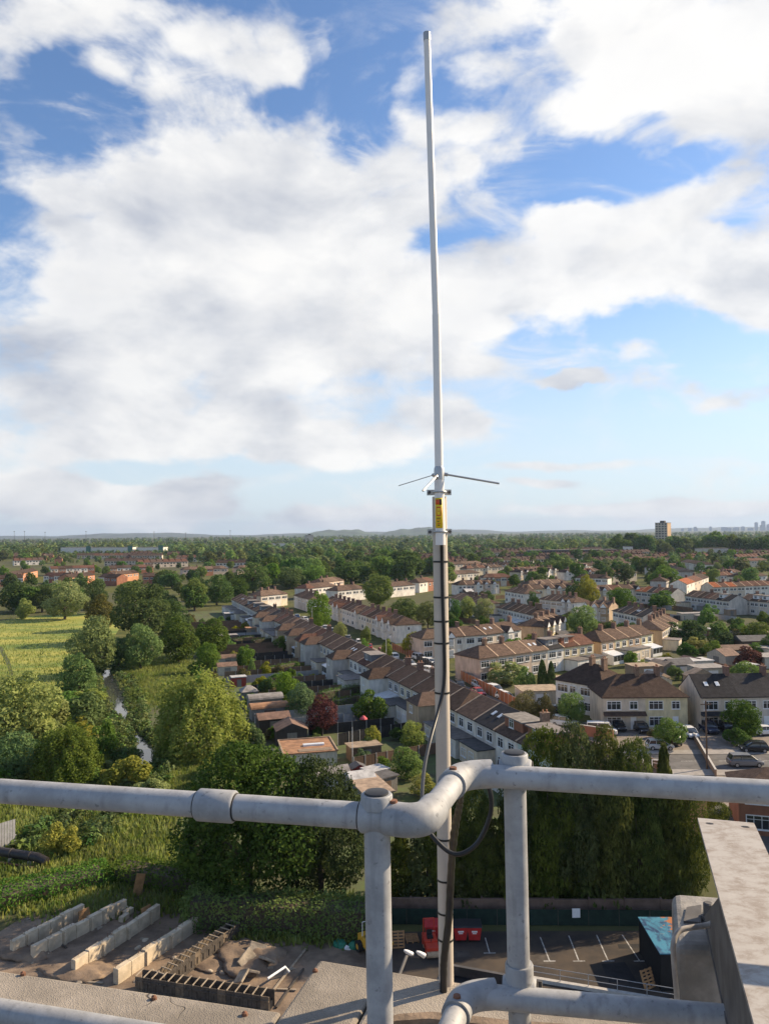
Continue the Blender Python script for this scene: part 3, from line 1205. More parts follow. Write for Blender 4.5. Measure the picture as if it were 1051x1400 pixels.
def trunk_mesh(seed, hgt=.55):
    r = random.Random(seed)
    mb = MB()
    pts = [Vector((r.uniform(-.01, .01) * i, r.uniform(-.01, .01) * i, hgt * i / 5)) for i in range(6)]
    mb.tube(pts, [.034, .028, .025, .022, .018, .012], 8)
    for k in range(5):
        a = k * 1.256 + r.uniform(-.4, .4)
        s = pts[2 + k % 3]
        e = s + Vector((math.cos(a) * .25, math.sin(a) * .25, .22))
        mb.tube([s, (s + e) * .5 + Vector((0, 0, .02)), e], [.014, .010, .004], 6)
    return mb.mesh('trunk', True)


TRUNKS = [trunk_mesh(s) for s in range(3)]
TRUNKC = MB().tube([(0, 0, 0), (0, 0, .5), (0, 0, .93)], [.024, .014, .003], 8).mesh('trunk', True)
ntree = [0]


def tree(name, x, y, w, h, tier, leaf, label, group=None, cat='tree', tw=None):
    i = ntree[0]
    ntree[0] += 1
    r = empty(name, (x, y, 0), 0, label, cat, group)
    put('crown', CROWN[tier][i % len(CROWN[tier])], leaf, r, rz=(i * 2.399) % 6.283, scale=(w, w, h))
    if tier in ('cone', 'column'):
        put('trunk', TRUNKC, BARK, r, scale=(min(w, 6), min(w, 6), h))
    elif tier != 'bush':
        put('trunk', TRUNKS[i % 3], BARK, r, rz=i * 1.1, scale=(w, w, h))
    return r


def tpx(name, px, ytop, ybase, wpx, tier, leaf, label, group=None, cat='tree'):
    """tree whose foot stands at pixel (px, ybase) on the ground and whose top reaches ytop"""
    p = at(px, ybase)
    zt_ = atd(px, ytop, p.y).z
    w = wpx * p.y / F
    if tier in ('bush',) and cat == 'tree':
        cat = 'bush'
    return tree(name, p.x, p.y + w * .15, w, max(zt_, .6), tier, leaf, label, group, cat)


# --- named trees and bushes: x, top y, foot y, width, mesh, leaf, name, label
TREES = [
    (335, 1018, 1243, 215, 'hi', L_DRK, 'broadleaf_tree', 'huge dark green tree spreading behind the building site'),
    (436, 1036, 1240, 152, 'hi', L_DRK, 'broadleaf_tree', 'dark green tree hugging the flank of the huge tree behind the building site'),
    (285, 1110, 1215, 90, 'hi', L_DRK, 'broadleaf_tree', 'low dark tree under the huge tree beside the building site'),
    (266, 905, 1038, 142, 'willow', L_WIL, 'willow_tree', 'broad yellow-green willow dome beside the small river'),
    (232, 1005, 1048, 36, 'bush', L_MID, 'shrub', 'shrub between the willow dome and the river'),
    (92, 983, 1076, 104, 'willow', L_MID, 'willow_bush', 'rounded olive willow bush above the handrail, left bank of the river'),
    (22, 920, 1030, 118, 'mid', L_WIL, 'broadleaf_tree', 'pale yellow-green tree at the near corner of the meadow'),
    (12, 1005, 1078, 80, 'mid', L_BLU, 'broadleaf_tree', 'bluish green tree next to the rounded olive willow bush'),
    (112, 950, 1005, 70, 'bush', L_MID, 'shrub', 'dark thicket between the olive willow bush and the river'),
    (140, 985, 1036, 40, 'bush', L_BRI, 'shrub', 'bright shrub overhanging the river bend'),
    (62, 950, 1000, 60, 'bush', L_WIL, 'shrub', 'pale scrub behind the olive willow bush'),
    (104, 893, 958, 60, 'mid', L_MID, 'broadleaf_tree', 'rounded tree with shadowed flank at the meadow edge by the river'),
    (122, 843, 925, 66, 'mid', L_MID, 'broadleaf_tree', 'tree standing out into the meadow casting long shadows'),
    (160, 872, 918, 44, 'mid', L_OAK, 'broadleaf_tree', 'dark riverside tree behind the water pool'),
    (190, 795, 878, 88, 'mid', L_OAK, 'broadleaf_tree', 'tallest dark tree of the river wood'),
    (190, 852, 918, 56, 'mid', L_MID, 'broadleaf_tree', 'tree with a yellowish top in front of the tallest dark tree of the river wood'),
    (242, 842, 908, 62, 'mid', L_OAK, 'broadleaf_tree', 'dark tree at the end of the river wood by the gardens'),
    (286, 846, 898, 52, 'mid', L_OAK, 'broadleaf_tree', 'deep green tree touching the allotment sheds'),
    (283, 878, 922, 34, 'mid', L_BRI, 'broadleaf_tree', 'small bright tree behind the willow dome'),
    (228, 820, 872, 50, 'mid', L_OAK, 'broadleaf_tree', 'dark tree in the middle of the river wood'),
    (85, 793, 848, 62, 'mid', L_WIL, 'broadleaf_tree', 'pale willow at the far edge of the meadow'),
    (33, 818, 847, 28, 'bush', L_WIL, 'shrub', 'small round shrub at the far edge of the meadow'),
    (132, 812, 862, 44, 'mid', L_BRN, 'broadleaf_tree', 'tree with an orange tinge at the far meadow corner'),
    (22, 795, 838, 60, 'mid', L_OAK, 'broadleaf_tree', 'dark tree closing the far side of the meadow'),
    (55, 800, 838, 44, 'mid', L_OAK, 'broadleaf_tree', 'dark tree beside the pale willow at the meadow edge'),
    (125, 790, 840, 42, 'mid', L_OAK, 'broadleaf_tree', 'dark tree behind the orange-tinged tree'),
    (345, 768, 812, 58, 'mid', L_OAK, 'broadleaf_tree', 'big dark tree behind the far end of the long terrace'),
    (295, 785, 828, 46, 'mid', L_OAK, 'broadleaf_tree', 'dark tree left of the far end of the long terrace'),
    (265, 790, 835, 44, 'mid', L_MID, 'broadleaf_tree', 'green tree in the line behind the allotments'),
    (320, 790, 822, 36, 'mid', L_OAK, 'broadleaf_tree', 'small dark tree at the far end of the long terrace'),
    (395, 775, 806, 46, 'mid', L_OAK, 'broadleaf_tree', 'dark tree behind the white-fronted houses'),
    (428, 772, 804, 44, 'mid', L_MID, 'broadleaf_tree', 'broad tree behind the white-fronted houses'),
    (450, 782, 806, 26, 'mid', L_BRI, 'broadleaf_tree', 'round light green tree behind the white-fronted houses'),
    (480, 768, 802, 58, 'mid', L_OAK, 'broadleaf_tree', 'wide dark tree above the white-fronted houses'),
    (540, 765, 796, 46, 'mid', L_MID, 'broadleaf_tree', 'tree with a domed crown beside the mast'),
    (516, 784, 832, 48, 'mid', L_MID, 'broadleaf_tree', 'tall pale-trunked tree rising behind the facing terrace'),
    (436, 809, 866, 38, 'mid', L_BRI, 'street_tree', 'large street tree between the two long terraces'),
    (556, 818, 855, 52, 'mid', L_OAK, 'broadleaf_tree', 'dark trees filling the gardens behind the facing terrace'),
    (585, 822, 860, 34, 'mid', L_MID, 'broadleaf_tree', 'tall dark garden tree next to the mast'),
    (563, 864, 896, 32, 'mid', L_YEL, 'street_tree', 'yellow-green street tree at the hipped end of the facing terrace'),
    (465, 850, 876, 20, 'mid', L_WIL, 'street_tree', 'small pale street tree between parked cars'),
    (500, 856, 884, 18, 'bush', L_MID, 'shrub', 'front garden shrub beside the facing terrace'),
    (498, 872, 898, 16, 'bush', L_BRI, 'shrub', 'green front garden shrub near the lamp post'),
    (528, 874, 902, 22, 'bush', L_MID, 'shrub', 'flowering front garden shrub at the pavement'),
    (797, 827, 872, 44, 'mid', L_BRI, 'street_tree', 'bright green tree among the terraces on the right'),
    (694, 905, 937, 58, 'bush', L_WIL, 'shrub', 'big yellowish bush beside the pinkish terrace'),
    (718, 912, 950, 26, 'bush', L_BRI, 'shrub', 'green bush next to the cypress pair'),
    (742, 903, 948, 17, 'column', L_OAK, 'cypress', 'dark clipped cypress beside the pinkish terrace'),
    (754, 905, 948, 15, 'column', L_OAK, 'cypress', 'slimmer cypress beside the dark clipped cypress'),
    (783, 946, 992, 40, 'mid', L_BRI, 'broadleaf_tree', 'round deep green tree in front of the white semi-detached house'),
    (720, 945, 990, 44, 'mid', L_BRN, 'broadleaf_tree', 'dark brownish tree by the flat garage'),
    (745, 948, 992, 32, 'mid', L_BRN, 'broadleaf_tree', 'thin brown tree beside the flat garage'),
    (921, 984, 1026, 50, 'mid', L_BRI, 'street_tree', 'small flat-topped street tree beside the silver hatchback'),
    (1018, 958, 1012, 54, 'mid', L_OAK, 'broadleaf_tree', 'dark leafy tree in the front garden of the semi-detached house'),
    (1020, 982, 1010, 30, 'bush', L_HED, 'shrub', 'clipped shrub in front of the dark leafy garden tree'),
    (1010, 995, 1020, 34, 'bush', L_HED, 'shrub', 'low clipped hedge shrub at the driveway'),
    (893, 997, 1010, 18, 'bush', L_BRN, 'shrub', 'orange-tinged shrub between the driveways'),
    (440, 952, 1008, 46, 'mid', L_PUR, 'broadleaf_tree', 'purple-leaved tree in the terrace gardens'),
    (410, 934, 982, 44, 'mid', L_BLU, 'broadleaf_tree', 'light green tree beside the purple-leaved tree'),
    (393, 918, 958, 34, 'mid', L_BRI, 'broadleaf_tree', 'bright garden tree behind the row of timber sheds'),
    (433, 980, 1006, 14, 'column', L_OAK, 'cypress', 'little cypress at the foot of the purple-leaved tree'),
    (335, 882, 912, 28, 'mid', L_BRI, 'broadleaf_tree', 'small bright tree at the red shed'),
    (330, 895, 918, 20, 'column', L_OAK, 'cypress', 'dark conifer beside the red shed'),
    (344, 902, 920, 12, 'column', L_BRI, 'cypress', 'slim light conifer beside the red shed'),
    (362, 905, 925, 22, 'bush', L_YEL, 'shrub', 'yellow flowering shrub in the far allotment'),
    (355, 925, 945, 26, 'bush', L_YEL, 'shrub', 'golden shrub behind the grey hipped shed'),
    (379, 940, 952, 26, 'bush', L_BRN, 'shrub', 'rusty shrub behind the timber sheds'),
    (505, 945, 990, 44, 'bush', L_HED, 'shrub', 'dark shrub with white blossom by the grey garden wall'),
    (507, 994, 1030, 32, 'bush', L_YEL, 'shrub', 'yellow-topped shrub against the black fence'),
    (566, 988, 1030, 38, 'mid', L_WIL, 'broadleaf_tree', 'loose pale tree left of the mast behind the fence'),
    (495, 1025, 1045, 24, 'bush', L_BLU, 'shrub', 'small rounded shrub beside the white flag pole'),
    (556, 1022, 1068, 54, 'mid', L_BRI, 'broadleaf_tree', 'fresh green tree above the handrail elbow'),
    (578, 1060, 1090, 44, 'bush', L_YEL, 'shrub', 'yellow flowering shrub beneath the handrail elbow'),
    (525, 1035, 1058, 30, 'bush', L_MID, 'shrub', 'shrub along the brown fence'),
    (345, 990, 1030, 34, 'bush', L_BLU, 'shrub', 'bluish shrub beneath the willow dome'),
    (385, 870, 892, 26, 'bush', L_HED, 'shrub', 'garden shrub at the black fence'),
    (805, 785, 830, 34, 'mid', L_YEL, 'broadleaf_tree', 'golden yellow tree among the far terraces'),
    (788, 795, 828, 34, 'mid', L_OAK, 'broadleaf_tree', 'dark tree leaning on the golden yellow tree'),
    (850, 803, 838, 40, 'mid', L_MID, 'broadleaf_tree', 'broad green tree behind the white terrace'),
    (705, 800, 824, 18, 'mid', L_OAK, 'broadleaf_tree', 'round dark tree among the chimneys'),
    (728, 808, 832, 16, 'mid', L_OAK, 'broadleaf_tree', 'small upright tree among the chimneys'),
    (912, 772, 806, 50, 'mid', L_BRI, 'broadleaf_tree', 'large light green tree beside the orange roofs'),
    (905, 808, 832, 52, 'bush', L_OAK, 'shrub', 'dark hedge mass below the orange roofs'),
    (640, 815, 848, 28, 'mid', L_WIL, 'broadleaf_tree', 'olive tree right of the mast in the back gardens'),
    (660, 818, 850, 30, 'mid', L_WIL, 'broadleaf_tree', 'olive tree beside the dark-roofed terrace'),
    (622, 818, 852, 18, 'mid', L_OAK, 'broadleaf_tree', 'dark tree just right of the mast'),
    (965, 832, 858, 26, 'bush', L_BRI, 'shrub', 'light green bush in the gardens behind the semi-detached houses'),
    (940, 848, 882, 60, 'bush', L_OAK, 'shrub', 'dark thicket beside the brown hipped terrace'),
    (952, 872, 892, 34, 'bush', L_YEL, 'shrub', 'yellowish bush in front of the dark thicket'),
    (985, 850, 880, 40, 'bush', L_MID, 'shrub', 'green bush behind the long timber shed'),
    (985, 888, 905, 28, 'bush', L_BRI, 'shrub', 'round bush beside the grey garage roofs'),
    (1028, 885, 915, 44, 'bush', L_PUR, 'shrub', 'reddish bush near the timber carport'),
    (1040, 850, 885, 50, 'mid', L_MID, 'broadleaf_tree', 'tree above the timber carport'),
    (1022, 905, 938, 44, 'mid', L_BRI, 'broadleaf_tree', 'garden tree behind the semi-detached roofs'),
    (995, 922, 942, 30, 'bush', L_MID, 'shrub', 'shrub behind the dark slate roof'),
    (925, 910, 930, 24, 'bush', L_BRI, 'shrub', 'shrub between the garages and the semi-detached roof'),
    (880, 902, 922, 16, 'bush', L_WIL, 'shrub', 'tiny round pale bush behind the semi-detached chimney'),
    (913, 893, 905, 14, 'bush', L_YEL, 'shrub', 'small yellow globe bush by the garages'),
    (865, 890, 912, 26, 'bush', L_BRI, 'shrub', 'pale green shrub behind the tan terrace extensions'),
    (80, 1128, 1176, 52, 'bush', L_YEL, 'shrub', 'yellow-green bush beside the black pipe bridge'),
    (205, 1065, 1090, 44, 'bush', L_WIL, 'shrub', 'pale scrub by the river below the handrail'),
    (285, 1050, 1085, 60, 'bush', L_MID, 'shrub', 'scrub in front of the huge dark tree'),
    (318, 1020, 1065, 60, 'mid', L_OAK, 'broadleaf_tree', 'dark leafy top rising beside the huge dark tree'),
    (968, 1080, 1150, 70, 'hi', L_CON, 'broadleaf_tree', 'olive tree at the end of the conifer screen'),
]
for (px, yt, yb, w, tier, lf, nm, lb) in TREES:
    tpx(nm, px, yt, yb, w, tier, lf, lb)
# the conifer screen behind the car park
CON = [(548, 1120, 1232, 60), (585, 1085, 1236, 62), (628, 1070, 1238, 66), (662, 1078, 1240, 62), (700, 1062, 1240, 66), (742, 1046, 1238, 70), (778, 1024, 1237, 74), (812, 1030, 1238, 72), (846, 1030, 1238, 70), (882, 1046, 1238, 66), (915, 1030, 1238, 56), (936, 1095, 1238, 50)]
for i, (px, yt, yb, w) in enumerate(CON):
    tpx('conifer', px, yt + (22 if i != 10 else -8), yb + (i % 3) * 4, w * 1.25, 'cone', L_CON, {0: 'conifer at the huge-tree end of the screen behind the car park', 6: 'tallest conifer in the screen, above the white notice', 10: 'slim conifer with a pointed tip rising over the handrail', 11: 'conifer at the steel-arm end of the screen'}.get(i, 'tall dark conifer in the screen behind the car park wall'), 'conifer screen behind the car park')
for k, (px, yt, w) in enumerate([(752, 994, 92), (795, 988, 98), (838, 992, 94), (876, 1008, 80), (715, 1036, 74), (610, 1085, 70), (655, 1075, 70), (938, 1066, 72)]):
    tpx('evergreen_tree', px, yt, 1246, w, 'hi', L_CON, ['broad evergreen with feathery top over the handrail, between the conifers', 'bushy evergreen leaning between the conifers behind the car park wall'][k > 3], 'broad evergreens in the conifer screen')
# ------------------------------------------------------------------ houses
WALLC = {
    'cream': (.64, .54, .40), 'white': (.70, .65, .57), 'pink': (.56, .43, .33), 'beige': (.56, .48, .38), 'grey': (.54, .49, .43),
    'tan': (.44, .32, .21), 'brick': (.30, .125, .075), 'yellow': (.62, .53, .33), 'mint': (.52, .60, .54), 'orange brick': (.44, .21, .11), 'brown brick': (.30, .20, .13),
}
WALLM = {k: mat('wall_' + k.replace(' ', '_'), c, .9, .17, .7, .15, 25, rnd=.10, detail=9, stretch=(1.6, 1.6, .6)) for k, c in WALLC.items()}
ROOFC = {'brown': (.126, .086, .066), 'dark brown': (.085, .058, .045), 'slate': (.050, .048, .050), 'orange': (.33, .110, .050), 'red-brown': (.145, .076, .055), 'tan': (.165, .115, .085), 'grey': (.20, .19, .18)}


def roof_mat(name, c):
    mt = bpy.data.materials.new('roof_' + name.replace(' ', '_'))
    mt.use_nodes = True
    N, L, pt, m, vec, ramp, noise, mix = mk(mt.node_tree)
    bs = mt.node_tree.nodes['Principled BSDF']
    oc = N.new('ShaderNodeTexCoord').outputs['Object']
    f = ramp(noise(oc, 1.3, 7, .7), .3, .7, 0, 1)
    cc = mix(f, tuple(x * .72 for x in c) + (1,), tuple(x * 1.28 for x in c) + (1,))
    br = N.new('ShaderNodeTexBrick')
    L.new(vec('MULTIPLY', oc, (1, 1, 1)), br.inputs['Vector'])
    br.inputs['Scale'].default_value = 3.2
    br.inputs['Mortar Size'].default_value = .05
    br.inputs['Color1'].default_value = (.8, .8, .8, 1)
    br.inputs['Color2'].default_value = (1.1, 1.1, 1.1, 1)
    br.inputs['Mortar'].default_value = (.62, .62, .62, 1)
    mx = N.new('ShaderNodeMix')
    mx.data_type = 'RGBA'
    mx.blend_type = 'MULTIPLY'
    mx.inputs[0].default_value = .8
    L.new(cc, mx.inputs[6])
    L.new(br.outputs['Color'], mx.inputs[7])
    oi = N.new('ShaderNodeObjectInfo').outputs['Random']
    hs = N.new('ShaderNodeHueSaturation')
    L.new(mx.outputs[2], hs.inputs['Color'])
    L.new(ramp(oi, 0, 1, .80, 1.22, False), hs.inputs['Value'])
    L.new(hs.outputs[0], bs.inputs['Base Color'])
    bs.inputs['Roughness'].default_value = .9
    bs.inputs['Specular IOR Level'].default_value = .08
    bn = N.new('ShaderNodeBump')
    bn.inputs['Strength'].default_value = .5
    bn.inputs['Distance'].default_value = .03
    L.new(br.outputs['Fac'], bn.inputs['Height'])
    bn.invert = True
    L.new(bn.outputs[0], bs.inputs['Normal'])
    return mt


ROOFM = {k: roof_mat(k, c) for k, c in ROOFC.items()}
M_VERGE = mat('verge_mortar', (.46, .32, .21), .9, .2, 3)
M_UPVC = mat('white_upvc', (.74, .74, .73), .5, .05, 3)
M_CHIM = mat('chimney_brick', (.20, .125, .090), .9, .25, 4, rnd=.2)
M_POT = mat('chimney_pot', (.42, .20, .11), .9, .2, 6)
M_FLAT = mat('flat_roof_felt', (.17, .15, .135), .9, .25, 1.2, rnd=.25)
M_FLATD = mat('flat_roof_dark', (.07, .068, .07), .8, .25, 1.2)
M_DOOR = mat('door_paint', (.16, .05, .04), .5, .1, 3, rnd=.5)
GLASS = bpy.data.materials.new('window_glass')
GLASS.use_nodes = True
_b = GLASS.node_tree.nodes['Principled BSDF']
_b.inputs['Base Color'].default_value = (.030, .034, .038, 1)
_b.inputs['Roughness'].default_value = .08
_b.inputs['Specular IOR Level'].default_value = .8
MC = {}


def cached(key, fn):
    if key not in MC:
        MC[key] = fn()
    return MC[key]


def win_meshes(w, h, lights):
    def fr():
        mb = MB()
        b = .10
        mb.box(0, -.06, 0, w, .0, b)
        mb.box(0, -.06, h - b, w, .0, h)
        mb.box(0, -.06, b, b, .0, h - b)
        mb.box(w - b, -.06, b, w, .0, h - b)
        for k in range(1, lights):
            x = w * k / lights
            mb.box(x - .03, -.055, b, x + .03, .0, h - b)
        if lights > 1:
            mb.box(b, -.05, h * .68, w - b, -.002, h * .68 + .05)
        mb.box(-.06, -.12, -.06, w + .06, .0, -.002)
        return mb.mesh('window')
    def pn():
        return MB().box(.04, -.022, .04, w - .04, -.004, h - .04).mesh('pane')
    k = (round(w, 2), round(h, 2), lights)
    return cached(('wf',) + k, fr), cached(('wp',) + k, pn)


def window(root, x, y, z, w, h, lights=2, rz=0.0, frame=None):
    f, p = win_meshes(w, h, lights)
    o = put('window', f, frame or M_UPVC, root, (x, y, z), rz)
    put('pane', p, GLASS, o)
    return o


def door(root, x, y, z, m=None):
    me = cached('door', lambda: MB().box(0, -.05, 0, .92, 0, 2.05).mesh('door'))
    return put('door', me, m or M_UPVC, root, (x, y, z))


def roof_mesh(w, d, eave, rh, hl, hr, oh=.32):
    """pitched roof along x; hl / hr hip the ends"""
    e0, e1 = eave - .06, eave + .08
    xl = -oh if hl else .004
    xr = w + oh if hr else w - .004
    y0, y1 = -oh, d + oh
    rl = d * .42 if hl else .004
    rr = w - d * .42 if hr else w - .004
    vs = [(xl, y0, e0), (xr, y0, e0), (xr, y1, e0), (xl, y1, e0), (xl, y0, e1), (xr, y0, e1), (xr, y1, e1), (xl, y1, e1), (rl, d / 2, eave + rh), (rr, d / 2, eave + rh)]
    fs = [(0, 3, 2, 1), (0, 1, 5, 4), (2, 3, 7, 6), (0, 4, 7, 3), (1, 2, 6, 5), (4, 5, 9, 8), (6, 7, 8, 9), (7, 4, 8), (5, 6, 9)]
    return MB().add(vs, fs).mesh('roof')


def slope_strip(w, d, eave, rh, oh=.32):
    """raised verge line from eave over the ridge to the other eave, at x = 0"""
    mb = MB()
    for (ya, za, yb, zb) in [(-oh, eave + .08, d / 2, eave + rh), (d / 2, eave + rh, d + oh, eave + .08)]:
        vs = [(x, y, z + dz) for x in (-.15, .15) for (y, z) in ((ya, za), (yb, zb)) for dz in (-.03, .085)]
        mb.add(vs, [(0, 1, 3, 2), (4, 6, 7, 5), (0, 4, 5, 1), (2, 3, 7, 6), (0, 2, 6, 4), (1, 5, 7, 3)])
    return mb.mesh('verge')


def chimney_mesh():
    mb = MB()
    mb.box(-.32, -.55, -.9, .32, .55, 1.05)
    mb.box(-.38, -.61, 1.05, .38, .61, 1.20)
    return mb.mesh('chimney')


def pot_mesh():
    return MB().tube([(0, 0, 1.2), (0, 0, 1.55)], [.12, .10], 8).mesh('chimney_pot')


def flat_box(root, name, x0, y0, x1, y1, z0, z1, wm, rm, over=.15, th=.16):
    """box with a flat roof slab as a sub-part"""
    b = MB().box(x0, y0, z0, x1, y1, z1).build(name, wm, root)
    MB().box(x0 - over, y0 - over, z1 + .003, x1 + over, y1 + (over if y1 > 5 else -.01), z1 + th).build('roof_slab', rm, b)
    return b


nhouse = [0]
HPOS = []


def house(org, rz, w, d, eave, rh, wall, roof, label, group, hl=False, hr=False, gl=False, gr=False, lod=0, chim=1, verge=True, feats=(), frontage='rear', rr=random):
    nhouse[0] += 1
    HPOS.append((org[0] + math.cos(rz) * w / 2 - math.sin(rz) * d / 2, org[1] + math.sin(rz) * w / 2 + math.cos(rz) * d / 2))
    root = empty('terraced_house' if n_row > 2 else 'semi_detached_house', org, rz, label, 'house', group)
    k = (round(w, 2), d, eave, rh)
    put('wall', cached(('wall',) + k, lambda: MB().box(.003, 0, 0, w - .003, d, eave - .061).mesh('wall')), WALLM[wall], root)
    put('roof', cached(('roof', hl, hr) + k, lambda: roof_mesh(w, d, eave, rh, hl, hr)), ROOFM[roof], root)
    for flag, x in ((gl, 0), (gr, w)):
        if flag:
            s = -1 if x == 0 else 1
            MB().add([(x + s * e, y, z) for e in (0, .03) for (y, z) in ((0, eave - .06), (d, eave - .06), (d / 2, eave + rh - .12))], [(0, 1, 2), (3, 5, 4), (0, 3, 4, 1), (1, 4, 5, 2), (2, 5, 3, 0)]).build('gable', WALLM[wall], root)
    if verge and not hl:
        put('verge', cached(('verge',) + k, lambda: slope_strip(w, d, eave, rh)), M_VERGE, root)
    if chim:
        c = put('chimney', cached('chimney', chimney_mesh), M_CHIM, root, (w - .02 if not hr else w * .5, d / 2 + .0, eave + rh))
        if lod == 0:
            for dy in (-.28, .28):
                put('chimney_pot', cached('pot', pot_mesh), M_POT, c, (0, dy, 0))
    if 'full' in feats or frontage == 'front':
        window(root, w * .08, 0, 3.25, 2.3, 1.4, 3)
        window(root, w * .08, 0, .65, 2.3, 1.5, 3)
        window(root, w * .62, 0, 3.30, 1.35, 1.3, 2)
        door(root, w * .64, 0, .1)
    elif lod == 0:
        window(root, w * .10, 0, 3.25, 1.45, 1.35, 2)
        window(root, w * .57, 0, 3.25, 1.6, 1.35, 2)
        if 'ext' not in feats and 'wing' not in feats:
            window(root, w * .10, 0, .75, 1.4, 1.25, 2)
            door(root, w * .62, 0, .1)
    elif lod == 1:
        window(root, w * .12, 0, 3.35, 1.6, 1.2, 2)
        window(root, w * .58, 0, 3.35, 1.4, 1.2, 2)
        window(root, w * .12, 0, .8, 1.8, 1.3, 2)
    else:
        window(root, w * .15, 0, 3.2, 1.9, 1.3, 2)
        window(root, w * .60, 0, 3.2, 1.4, 1.3, 2)
    if 'bay' in feats:
        for z in (.55, 3.15):
            b = MB().prism([(w * .08, -.003), (w * .08 + .45, -.75), (w * .08 + 2.05, -.75), (w * .08 + 2.5, -.003)], z - .5, z + 1.65).build('bay', WALLM['white' if wall == 'white' else wall], root)
            f, p = win_meshes(1.5, 1.3, 3)
            wo = put('window', f, M_UPVC, b, (w * .08 + .5, -.755, z + .1))
        g_ = MB().add([(w * .08 - .15, -.95, 5.1), (w * .08 + 2.65, -.95, 5.1), (w * .08 + 1.25, -.95, 6.75), (w * .08 - .15, 1.6, 5.1), (w * .08 + 2.65, 1.6, 5.1), (w * .08 + 1.25, 2.6, 6.75)], [(0, 1, 2), (0, 2, 5, 3), (1, 4, 5, 2), (3, 5, 4), (0, 3, 4, 1)]).build('bay_roof', ROOFM[roof], root)
        MB().add([(w * .08 + .05, -.975, 5.15), (w * .08 + 2.45, -.975, 5.15), (w * .08 + 1.25, -.975, 6.5), (w * .08 + .05, -.952, 5.15), (w * .08 + 2.45, -.952, 5.15), (w * .08 + 1.25, -.952, 6.5)], [(0, 1, 2), (3, 5, 4), (0, 3, 4, 1), (1, 4, 5, 2), (2, 5, 3, 0)]).build('bay_gable', M_UPVC, g_)
    if 'ext' in feats:
        dp = rr.uniform(2.6, 4.6)
        hx = rr.uniform(2.5, 2.9)
        e = flat_box(root, 'extension', .25, -dp, w - .25, -.004, 0, hx, WALLM[rr.choice(['white', 'cream', 'grey', wall])], rr.choice([M_FLAT, M_FLAT, M_FLATD]))
        f, p = win_meshes(1.6, 1.2, 2)
        o = put('window', f, M_UPVC, e, (.7, -dp - .003, .8))
        o = put('window', win_meshes(1.5, 1.9, 2)[0], M_UPVC, e, (w * .52, -dp - .003, .15))
    if 'wing' in feats:
        b = MB().box(.4, -3.6, 0, w - .5, -.004, 4.9).build('rear_wing', WALLM[rr.choice([wall, 'tan', 'grey'])], root)
        MB().add([(.15, -3.85, 4.95), (w - .25, -3.85, 4.95), (w - .25, 1.2, 4.95), (.15, 1.2, 4.95), (w * .5 - .1, -1.9, 6.5), (w * .5 - .1, 1.6, 6.5)], [(0, 3, 2, 1), (0, 1, 4), (1, 2, 5, 4), (3, 0, 4, 5), (2, 3, 5)]).build('wing_roof', ROOFM[roof], b)
        put('window', win_meshes(1.25, 1.2, 2)[0], M_UPVC, b, (w * .3, -3.603, 3.3))
    if 'conservatory' in feats:
        b = MB().box(.6, -3.0, 0, w - .8, -.004, 2.2).build('conservatory', M_UPVC, root)
        MB().add([(.45, -3.15, 2.21), (w - .65, -3.15, 2.21), (w - .65, -.01, 2.9), (.45, -.01, 2.9), (.45, -.01, 2.21), (w - .65, -.01, 2.21)], [(0, 1, 2, 3), (0, 4, 5, 1), (0, 3, 4), (1, 5, 2), (2, 5, 4, 3)]).build('glass_roof', mat('polycarbonate', (.62, .64, .66), .25, .1, 2), b)
        for q in range(3):
            put('pane', win_meshes((w - 1.6) / 3, 1.3, 1)[1], GLASS, b, (.7 + q * (w - 1.4) / 3, -3.0, .75))
    for ft in feats:
        if ft.startswith('dormer'):
            wm = {'dormer_brick': WALLM['brick'], 'dormer_grey': mat('tile_hung_grey', (.16, .165, .18), .8, .2, 3), 'dormer_white': M_UPVC}[ft]
            y0 = 1.1
            z0 = eave + rh * (y0 / (d / 2)) - .35
            b = MB().box(.6, y0, z0, w - .6, d / 2 + .2, eave + rh - .12).build('dormer', wm, root)
            MB().box(.35, y0 - .3, eave + rh - .117, w - .35, d / 2 + .3, eave + rh + .06).build('roof_slab', M_FLAT, b)
            put('window', win_meshes(1.2, 1.15, 2)[0], M_UPVC, b, (w * .3, y0 - .003, z0 + .55))
            put('pane', win_meshes(1.2, 1.15, 2)[1], GLASS, b, (w * .3, y0 - .003, z0 + .55))
    if 'skylight' in feats:
        sl = math.atan2(rh, d / 2 + .3)
        for x in (w * .3, w * .6):
            for q in range(1):
                y = d * .26
                o = MB().box(-.3, -.45, .02, .3, .45, .09).build('skylight', M_UPVC, root, loc=(x, y, eave + .08 + (rh - .08) * ((y + .32) / (d / 2 + .32))), rot=(sl, 0, 0))
                MB().box(-.22, -.36, .0905, .22, .36, .10).build('pane', mat('sky_glass', (.55, .6, .66), .1, .05, 2, spec=.9), o)
    if 'canopy' in feats:
        MB().add([(-.02, -.9, 2.5), (w, -.9, 2.5), (w, -.003, 3.0), (-.02, -.003, 3.0), (-.02, -.003, 2.45), (w, -.003, 2.45), (-.02, -.9, 2.42), (w, -.9, 2.42)], [(0, 1, 2, 3), (6, 4, 5, 7), (0, 6, 7, 1), (0, 3, 4, 6), (1, 7, 5, 2)]).build('porch_roof', ROOFM[roof], root)
    if 'endwin' in feats:
        x = w + .003 if hr or gr else -.003
        if hr or gr:
            window(root, x, d * .45, 3.6, .7, 1.0, 1, rz=math.pi / 2)
        else:
            window(root, x, d * .55, 3.6, .7, 1.0, 1, rz=-math.pi / 2)
    return root


n_row = 9


